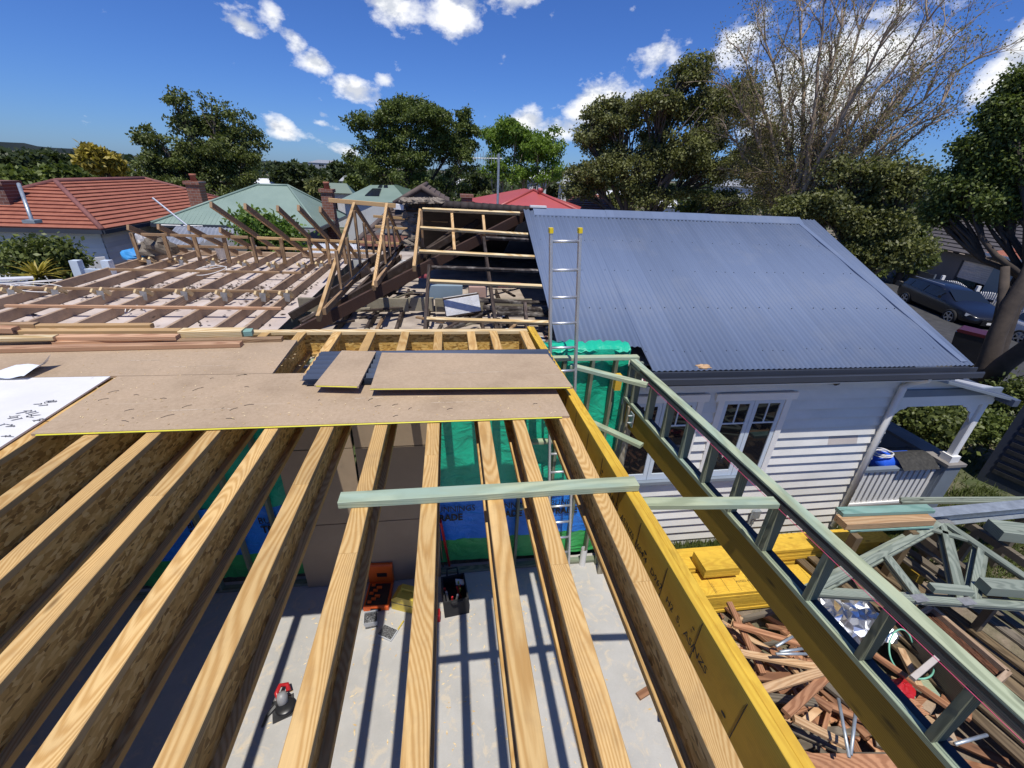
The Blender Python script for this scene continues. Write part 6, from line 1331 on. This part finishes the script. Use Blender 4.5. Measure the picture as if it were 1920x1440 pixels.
# red-lidded wheelie bin at the near kerb
q = at(1795, 690, z=-3.2); wb_ = thing('wheelie_bin', q, 'dark wheelie bin with a red lid at the near kerb', 'bin')
Tb = Matrix.Translation((q.x, q.y, -3.2)) @ Matrix.Rotation(.5, 4, 'Z') @ Matrix.Scale(1.15, 4)
b = MB(); lo_, hi_ = [(-.22, -.25), (.22, -.25), (.22, .25), (-.22, .25)], [(-.29, -.36), (.29, -.36), (.29, .36), (-.29, .36)]; b.add([Tb @ Vector((*p, .06)) for p in lo_]+[Tb @ Vector((*p, .98)) for p in hi_], [(3, 2, 1, 0), (4, 5, 6, 7)]+[(i, (i+1) % 4, 4+(i+1) % 4, 4+i) for i in range(4)]); b.build('body', MT['black_plastic'], wb_)
b = MB(); b.box((-.31, -.40, .981), (.31, .38, 1.06), .03, T=Tb @ Matrix.Rotation(.03, 4, 'X')); b.build('lid', MT['lid_red_shaded'], wb_)
for x in (-.25, .25): b = MB(); b.lathe([(.03, 0), (.10, 0), (.10, .05), (.03, .05)], 12, T=Tb @ Matrix.Translation((x, .3, .10)) @ Matrix.Rotation(math.pi/2, 4, 'Y')); b.build('wheel', MT['tyre'], wb_)
# ---------------------------------------------------------------- trees and plants
def leaf_mesh(name, pos, ax, ln, wd, mat, rg):
    n = len(pos); ax = ax/np.linalg.norm(ax, axis=1, keepdims=True)
    sd = np.cross(ax, rg.normal(size=(n, 3))); sd /= np.linalg.norm(sd, axis=1, keepdims=True)+1e-9
    ln = ln[:, None]; wd = wd[:, None]
    V = np.stack([pos, pos+ax*ln*.45+sd*wd, pos+ax*ln, pos+ax*ln*.45-sd*wd], 1).reshape(-1, 3).astype(np.float32)
    me = bpy.data.meshes.new(name); me.vertices.add(4*n); me.vertices.foreach_set('co', V.ravel())
    me.loops.add(4*n); me.loops.foreach_set('vertex_index', np.arange(4*n, dtype=np.int32))
    me.polygons.add(n); me.polygons.foreach_set('loop_start', np.arange(0, 4*n, 4, dtype=np.int32))
    me.materials.append(mat); me.update(calc_edges=True); me.validate(); return me
def bend(p, q, k, rg, up=0):
    p, q = Vector(p), Vector(q); L_ = (q-p).length; out = [p]
    o = Vector(rg.normal(size=3))*L_*.07
    for i in range(1, k): t = i/k; out.append(p.lerp(q, t)+o*math.sin(math.pi*t)+Vector((0, 0, up*L_*math.sin(math.pi*t)))+Vector(rg.normal(size=3))*L_*.012)
    return out+[q]
def tree(name, label, D, base, lobes, leaf, bark, trunk_r, ls=.16, group=None, cat='tree', fork=.35, zbase=None, stems=1, seed=1, tw=.02, droop=.5, lm=1.0, split=True, core=.40):
    """lobes: (px, py, rx, ry, twigs, leaves per twig[, D, spread]) in photo units turned into real ellipsoids at distance D"""
    rg = np.random.default_rng(seed); B = at(base[0], base[1], D=D); zb_ = gz(B.x, B.y) if zbase is None else zbase; B = Vector((B.x, B.y, zb_))
    t = thing(name, B, label, cat, group); b = MB(); LP, LA, LL = [], [], []
    C_ = []
    for lb in lobes:
        px, py, rx, ry, tws, nl = lb[:6]; d = lb[6] if len(lb) > 6 else D; sp = lb[7] if len(lb) > 7 else .34
        c = at(px, py, D=d); a = (at(px+rx, py, D=d)-c).length; h = abs((at(px, py-ry, D=d)-c).z); C_.append((c, a, h, tws, nl, sp))
    cz = np.mean([c[0].z for c in C_]); cen = sum((c[0] for c in C_), Vector())/len(C_)
    tops = []
    for s in range(stems):
        off = Vector((rg.normal()*.5*(stems > 1), rg.normal()*.5*(stems > 1), 0)); f_ = Vector((B.x+off.x*1.5, B.y+off.y*1.5, B.z+(cen.z-B.z)*fork)); f_ = f_.lerp(Vector((cen.x, cen.y, f_.z)), .25)
        b.tube(bend(B+off*.4, f_, 4, rg), [trunk_r*(1.15-.1*i) for i in range(5)], 9, cap=False); tops.append(f_)
    for li, (c, a, h, tws, nl, sp) in enumerate(C_):
        f_ = min(tops, key=lambda v: (v-c).length); hub = c+Vector((0, 0, -h*.35)); r0 = trunk_r*(.42 if len(C_) > 1 else .8)
        path = bend(f_, hub, 5, rg, .05); b.tube(path, [r0*(1-.14*i) for i in range(6)], 7, cap=False)
        def twigs(path, c, a, h, tws, nl, sp):
            for k in range(tws):
                v = rg.normal(size=3); v /= np.linalg.norm(v); u = rg.random()**.42; e = Vector((c.x+a*v[0]*u, c.y+a*.9*v[1]*u, c.z+h*v[2]*u))
                s = path[int(rg.integers(2, len(path)))]
                if k % 2 == 0 or tw > .025: b.tube(bend(s, e, 3, rg, .06), [tw*2.2, tw*1.6, tw, tw*.4], 4, cap=False)
                if nl:
                    m = int(nl*lm*rg.uniform(.5, 1.5)); q = rg.normal(size=(m, 3))*np.array([sp, sp, sp*.62])*(a*.12+.45)
                    LP.append(np.array(e)+q); ax = rg.normal(size=(m, 3)); ax[:, 2] -= droop; LA.append(ax)
        if tws >= 40 and split:                       # boughs stand out from the lobe, with gaps between them
            twigs(path, c, a*.85, h*.8, int(tws*core), nl, sp); ks = 6
            for k in range(ks):
                v = rg.normal(size=3); v /= np.linalg.norm(v); v[2] = v[2]*.8+.15; u = rg.uniform(.62, 1.0); c2 = Vector((c.x+a*v[0]*u, c.y+a*.9*v[1]*u, c.z+h*v[2]*u))
                p2 = bend(path[int(rg.integers(3, 6))], c2, 4, rg, .06); b.tube(p2, [r0*.34, r0*.28, r0*.22, r0*.16, r0*.10], 6, cap=False)
                twigs(p2, c2, a*rg.uniform(.34, .50), h*rg.uniform(.24, .38), max(5, int(tws/ks*.85)), nl, sp)
        else: twigs(path, c, a, h, tws, nl, sp)
    b.build('trunk', MT[bark], t, smooth=True)
    if LP:
        P_ = np.concatenate(LP); A_ = np.concatenate(LA); n = len(P_); l_ = ls*rg.uniform(.6, 1.3, n)
        o = bpy.data.objects.new('crown', leaf_mesh('crown', P_, A_, l_, l_*.30, MT[leaf], rg)); COL.objects.link(o); reg(o, Matrix.Identity(4), t)
    return t
tree('fig_tree', 'broad dark tree with bare upper branches behind the green roof', 44, (400, 430), [(385, 275, 85, 62, 120, 80), (320, 320, 62, 45, 70, 80), (440, 320, 70, 50, 80, 80), (285, 265, 36, 34, 24, 60), (460, 265, 42, 38, 26, 50), (330, 196, 34, 30, 22, 26), (345, 225, 30, 26, 12, 26), (400, 210, 38, 34, 22, 26), (440, 220, 34, 28, 18, 24), (470, 252, 34, 26, 14, 26), (375, 350, 110, 40, 80, 80)], 'leaf_dark', 'bark_grey', .5, .22, seed=3, fork=.45, lm=1.4)
tree('fig_tree', 'tall rounded dark tree with many trunks in the middle', 40, (770, 420), [(785, 215, 70, 48, 120, 85), (705, 245, 46, 52, 70, 70), (690, 300, 42, 45, 46, 60), (850, 255, 50, 50, 80, 80), (775, 280, 80, 45, 100, 80), (730, 330, 60, 30, 40, 60), (860, 310, 44, 40, 46, 60), (800, 365, 80, 36, 60, 70)], 'leaf_mid', 'bark', .35, .19, lm=1.5, seed=4, fork=.42, stems=4)
tree('camphor_tree', 'bright green tree with slender stems right of the aerial mast', 34, (975, 420), [(930, 262, 30, 34, 46, 70), (965, 250, 36, 26, 46, 70), (1000, 275, 40, 34, 60, 70), (1035, 275, 24, 34, 30, 60), (935, 310, 34, 28, 30, 60), (985, 320, 44, 28, 36, 60), (1035, 320, 22, 24, 16, 50)], 'leaf_bright', 'bark_pale', .16, .18, lm=1.3, seed=5, fork=.25, stems=6)
tree('gum_tree', 'dense dark tree directly behind the blue ridge, left of the bare one', 27, (1180, 460), [(1110, 250, 44, 60, 90, 80), (1160, 220, 55, 50, 90, 80), (1110, 330, 55, 45, 80, 80), (1190, 310, 70, 60, 110, 80), (1250, 190, 60, 60, 90, 75), (1270, 280, 70, 65, 110, 75), (1340, 200, 60, 70, 80, 65), (1330, 310, 70, 60, 90, 70), (1220, 370, 90, 26, 60, 70), (1300, 130, 46, 44, 50, 70), (1385, 200, 46, 60, 60, 60), (1400, 300, 60, 60, 90, 70), (1375, 380, 70, 28, 60, 60), (1080, 345, 44, 36, 50, 70)], 'leaf_olive', 'bark_grey', .36, .15, lm=1.1, seed=6, fork=.4, stems=3, tw=.028)
def fan_tree(name, label, D, base, ends, bark, leaf, seed, ls=.075):
    """open tree: long limbs fan up from a low fork, each dividing three times into fine twigs"""
    rg = np.random.default_rng(seed); B = at(*base, D=D); B.z = gz(B.x, B.y); t = thing(name, B, label, 'tree'); b = MB(); LP, LA = [], []
    fk = [B+Vector((dx, dy, 2.2+dz)) for dx, dy, dz in ((-.35, .2, 0), (.1, -.25, .3), (.5, .25, .1), (-.05, .5, .5))]
    for f_ in fk: b.tube(bend(B+(f_-B)*.02, f_, 3, rg), [.30, .25, .21, .18], 9, cap=False)
    def leaves(p, n, s):
        LP.append(np.array(p)+rg.normal(size=(n, 3))*s); a = rg.normal(size=(n, 3)); a[:, 2] -= .6; LA.append(a)
    for k, (px, py, nl) in enumerate(ends):
        e = at(px, py, D=D+rg.uniform(-2.0, 2.0)); s = fk[int(rg.integers(0, 4))]
        L_ = (e-s).length; ctrl = s+Vector((0, 0, L_*.42))+Vector((e.x-s.x, e.y-s.y, 0))*.28; path = []
        for i in range(11): u = i/10; path.append(s*(1-u)**2+ctrl*2*u*(1-u)+e*u*u+Vector(rg.normal(size=3))*.05*(i > 0))
        b.tube(path, [.15*(1-u/11)**1.1+.012 for u in range(11)], 7, cap=False)
        for i in range(3, 11):
            for q in range(2):
                d = (path[min(i+1, 10)]-path[i-1]).normalized(); v = Vector(rg.normal(size=3)); v -= d*v.dot(d); v.normalize(); dd = (d*.8+v*rg.uniform(.35, .75)+Vector((0, 0, .15))).normalized(); l2 = L_*rg.uniform(.10, .20)
                p1 = path[i]; p2 = p1+dd*l2; pp = bend(p1, p2, 4, rg, .04); b.tube(pp, [.034, .027, .020, .014, .009], 5, cap=False)
                for m in range(5):
                    s3 = pp[1+m % 4]; v = Vector(rg.normal(size=3)); d3 = (dd*.7+v*.42+Vector((0, 0, .2))).normalized(); e3 = s3+d3*l2*rg.uniform(.35, .7); p3 = bend(s3, e3, 2, rg); b.tube(p3, [.011, .008, .004], 4, cap=False)
                    for w in range(3):
                        v = Vector(rg.normal(size=3)); e4 = p3[1]+(d3+v*.4).normalized()*l2*.35; b.tube([p3[1], e4], [.006, .003], 3, cap=False)
                        leaves(e4, max(2, int(nl*.75)), .18)
                    leaves(e3, int(nl*1.2), .19)
    b.build('trunk', MT[bark], t, smooth=True); P_ = np.concatenate(LP); n = len(P_); l_ = ls*rg.uniform(.6, 1.3, n)
    o = bpy.data.objects.new('crown', leaf_mesh('crown', P_, np.concatenate(LA), l_, l_*.26, MT[leaf], rg)); COL.objects.link(o); reg(o, Matrix.Identity(4), t)
fan_tree('gum_tree', 'huge sparse tree with pale bare limbs fanning up at the right', 22, (1470, 480), [(1370, 175, 16), (1400, 120, 15), (1420, 250, 16), (1440, 75, 13), (1480, 170, 12), (1500, 25, 8), (1545, 5, 7), (1560, 120, 5), (1590, -15, 6), (1640, -5, 6), (1650, 90, 4), (1690, 20, 6), (1735, 45, 6), (1760, 90, 8), (1785, 140, 8), (1765, 195, 8), (1720, 150, 5), (1740, 240, 7), (1660, 210, 5), (1650, 290, 8), (1390, 320, 14), (1360, 250, 14), (1590, 250, 5)], 'bark_tan', 'leaf_dry', 8)
tree('street_tree', 'dense brown green tree low behind the blue roof, right of the bare limbs', 21, (1620, 520), [(1560, 390, 90, 36, 90, 80), (1620, 470, 60, 40, 90, 85), (1640, 430, 80, 46, 110, 85), (1690, 340, 80, 55, 90, 55), (1600, 330, 90, 40, 60, 40), (1700, 470, 48, 34, 46, 80), (1500, 400, 60, 30, 40, 70)], 'leaf_olive', 'bark_grey', .28, .125, lm=1.4, seed=9, fork=.4, stems=2, tw=.026)
tree('street_tree', 'dark green tree overhanging the street at the right edge', 16.5, (1838, 770), [(1880, 230, 56, 46, 80, 90), (1930, 170, 50, 46, 70, 90), (1845, 300, 60, 40, 80, 95), (1925, 320, 60, 56, 100, 95), (1800, 350, 46, 30, 50, 80), (1870, 385, 60, 28, 60, 90), (1990, 260, 70, 80, 80, 80), (1760, 400, 34, 22, 24, 70)], 'leaf_mid', 'bark', .22, .085, lm=2.0, core=.2, seed=10, fork=.55, tw=.028)
# heavy leaning trunks of that street tree
q = at(1828, 775, z=-3.3); Dq = math.hypot(q.x, q.y)
rgq = np.random.default_rng(3); b = MB()
b.tube([q+Vector((0, 0, -.3)), at(1838, 735, D=Dq), at(1852, 680, D=Dq), at(1868, 630, D=Dq), at(1895, 570, D=Dq+.1), at(1925, 520, D=Dq+.3), at(1960, 440, D=Dq+.6)], [.36, .27, .20, .17, .155, .14, .12], 10); b.tube([at(1840, 725, D=Dq), at(1880, 685, D=Dq-.3), at(1935, 645, D=Dq-.6), at(2000, 560, D=Dq-.8)], [.22, .19, .17, .14], 10); b.tube([at(1872, 620, D=Dq), at(1880, 570, D=Dq+.2), at(1885, 500, D=Dq+.4)], [.14, .11, .08], 8)
for k in range(14): a = k/14*6.28; b.tube([q+Vector((0, 0, -.1)), q+Vector((math.cos(a)*.8, math.sin(a)*.8, -.28))], [.2, .06], 6)
tag(b.build('leaning_trunk', MT['bark'], smooth=True), 'heavy dark forked tree trunk leaning over the street at the right edge', 'tree')
# bush beside the left neighbour, with a yucca
tree('bush', 'dark green rounded bush in front of the white neighbouring wall', 12.5, (85, 520), [(76, 472, 36, 15, 60, 80, 12.5, .34), (48, 492, 20, 10, 24, 80, 12.5, .34), (112, 492, 24, 11, 30, 80, 12.5, .34)], 'leaf_dark', 'bark', .08, .10, cat='bush', seed=12, fork=.3)
def blades(name, label, c, n, ln, wd, mat, seed):
    rg = np.random.default_rng(seed); b = MB()
    for k in range(n):
        a = rg.uniform(0, 6.28); el = rg.uniform(.2, 1.3); d = Vector((math.cos(a)*math.cos(el), math.sin(a)*math.cos(el), math.sin(el))); s_ = Vector((-math.sin(a), math.cos(a), 0)); l = ln*rg.uniform(.7, 1.1); vs = []
        for i in range(5): t = i/4; p = c+d*l*t+Vector((0, 0, -.35*l*t*t)); w_ = wd*(1-t)**.7; vs += [p-s_*w_, p+s_*w_]
        b.add(vs, [(2*i, 2*i+1, 2*i+3, 2*i+2) for i in range(4)])
    return tag(b.build(name, MT[mat]), label, 'plant')
blades('yucca', 'yellow green spiky yucca below the dark bush', at(72, 520, D=11.6), 46, .62, .030, 'leaf_yellow', 1)
tree('vine', 'light green leafy climber in front of the green roof', 13.5, (500, 480), [(470, 415, 22, 20, 22, 26, 13.5, .4), (500, 430, 36, 26, 34, 34, 13.5, .4), (530, 445, 34, 24, 30, 34, 13.5, .4), (465, 445, 20, 16, 12, 26, 13.5, .4)], 'leaf_vine', 'bark', .05, .13, cat='climber', seed=14, fork=.6)
# belt of farther trees, each a thing of its own
BG = [('dark round tree at the far left edge', 40, 305, 62, 34, 58, 'leaf_far'), ('low green tree under the hills', 25, 335, 46, 24, 44, 'leaf_mid'), ('broad dark tree left of the yellow one', 110, 303, 40, 24, 70, 'leaf_far'), ('mid green tree behind the red ridge', 120, 328, 46, 22, 46, 'leaf_mid'), ('golden yellow flowering tree behind the red tiled roof', 190, 298, 42, 24, 52, 'leaf_yellow'), ('dark tree right of the yellow one', 215, 322, 30, 20, 56, 'leaf_far'),
      ('rounded dark tree right of the fig behind the green roof', 548, 325, 36, 34, 60, 'leaf_far'), ('dark tree mass behind the brick chimney', 590, 335, 30, 24, 70, 'leaf_far'), ('tree on the skyline left of the middle tree', 640, 325, 30, 22, 95, 'leaf_far'), ('round green bush beside the solar roof', 668, 345, 22, 16, 55, 'leaf_mid'), ('small conical bush behind the green roof', 597, 352, 13, 20, 40, 'leaf_olive'),
      ('dark tree behind the aerial mast', 900, 345, 40, 34, 50, 'leaf_far'), ('dark shrub left of the red roof', 880, 385, 26, 16, 30, 'leaf_mid'), ('shrub beside the brown gable', 920, 380, 22, 18, 32, 'leaf_olive'), ('dark tree beyond the bright green one', 1050, 345, 30, 30, 60, 'leaf_far'), ('dark hedge tree behind the blue ridge', 1340, 385, 70, 22, 30, 'leaf_mid'), ('green shrub right of the terracotta roof', 1150, 385, 34, 18, 34, 'leaf_olive'),
      ('shady tree across the street left of the wire fence', 1610, 480, 60, 50, 32, 'leaf_dark'), ('shady tree across the street behind the wire fence', 1690, 460, 60, 56, 33, 'leaf_dark'), ('dark tree behind the street houses', 1800, 400, 90, 60, 46, 'leaf_dark'), ('dark tree above the garage at the far right', 1900, 420, 70, 50, 46, 'leaf_dark'), ('dark skyline tree left of the fig', 255, 322, 20, 16, 80, 'leaf_far')]
for k, (lab, px, py, rx, ry, D, m_) in enumerate(BG):
    tree('background_tree', lab, D, (px, py+ry), [(px, py, rx*.75, ry*.8, 60, 60), (px-rx*.5, py+ry*.3, rx*.5, ry*.6, 30, 55), (px+rx*.5, py+ry*.3, rx*.5, ry*.6, 30, 55)], m_, 'bark', .2, .0085*D, 'trees in the neighbourhood behind', seed=40+k, fork=.5)
# bushes along the verandah and the street verge
for k, (lab, px, py, rx, ry, D, m_) in enumerate((('dark shrub behind the verandah post', 1745, 800, 44, 30, 12.5, 'leaf_dark'), ('dark shrub right of the verandah post', 1840, 800, 30, 30, 14, 'leaf_mid'), ('shady shrub under the leaning trunk', 1900, 760, 40, 40, 15, 'leaf_dark'), ('low shrub behind the balustrade', 1690, 800, 26, 22, 13, 'leaf_dark'))):
    tree('shrub', lab, D, (px, py+ry), [(px, py, rx, ry, 80, 60, D, .5)], m_, 'bark', .05, .11, 'shrubs by the verandah', 'shrub', seed=80+k, fork=.5)
# far wooded suburb up to the horizon, too many crowns to count
rg = np.random.default_rng(77); LP, LA, LL = [], [], []
for k in range(520):
    px = rg.uniform(-250, 2150); D = rg.uniform(75, 420); v = ray(px, 330); az = math.atan2(v[0], v[1]); x, y = D*math.sin(az), D*math.cos(az); r_ = rg.uniform(3, 6.5); hh = rg.uniform(1.5, 4.2)
    m = 70; q = rg.normal(size=(m, 3)); q /= np.linalg.norm(q, axis=1, keepdims=True); q *= rg.uniform(.5, 1, (m, 1)); LP.append(np.array([x, y, -3.9+hh*.4])+q*np.array([r_, r_, hh])); LA.append(rg.normal(size=(m, 3))); LL.append(np.full(m, .9+.006*D))
P_ = np.concatenate(LP); o = bpy.data.objects.new('far_woodland', leaf_mesh('far_woodland', P_, np.concatenate(LA), np.concatenate(LL), np.concatenate(LL)*.4, MT['leaf_far'], rg)); COL.objects.link(o); reg(o, Matrix.Identity(4)); tag(o, 'distant treetops of the suburb up to the horizon', kind='stuff')
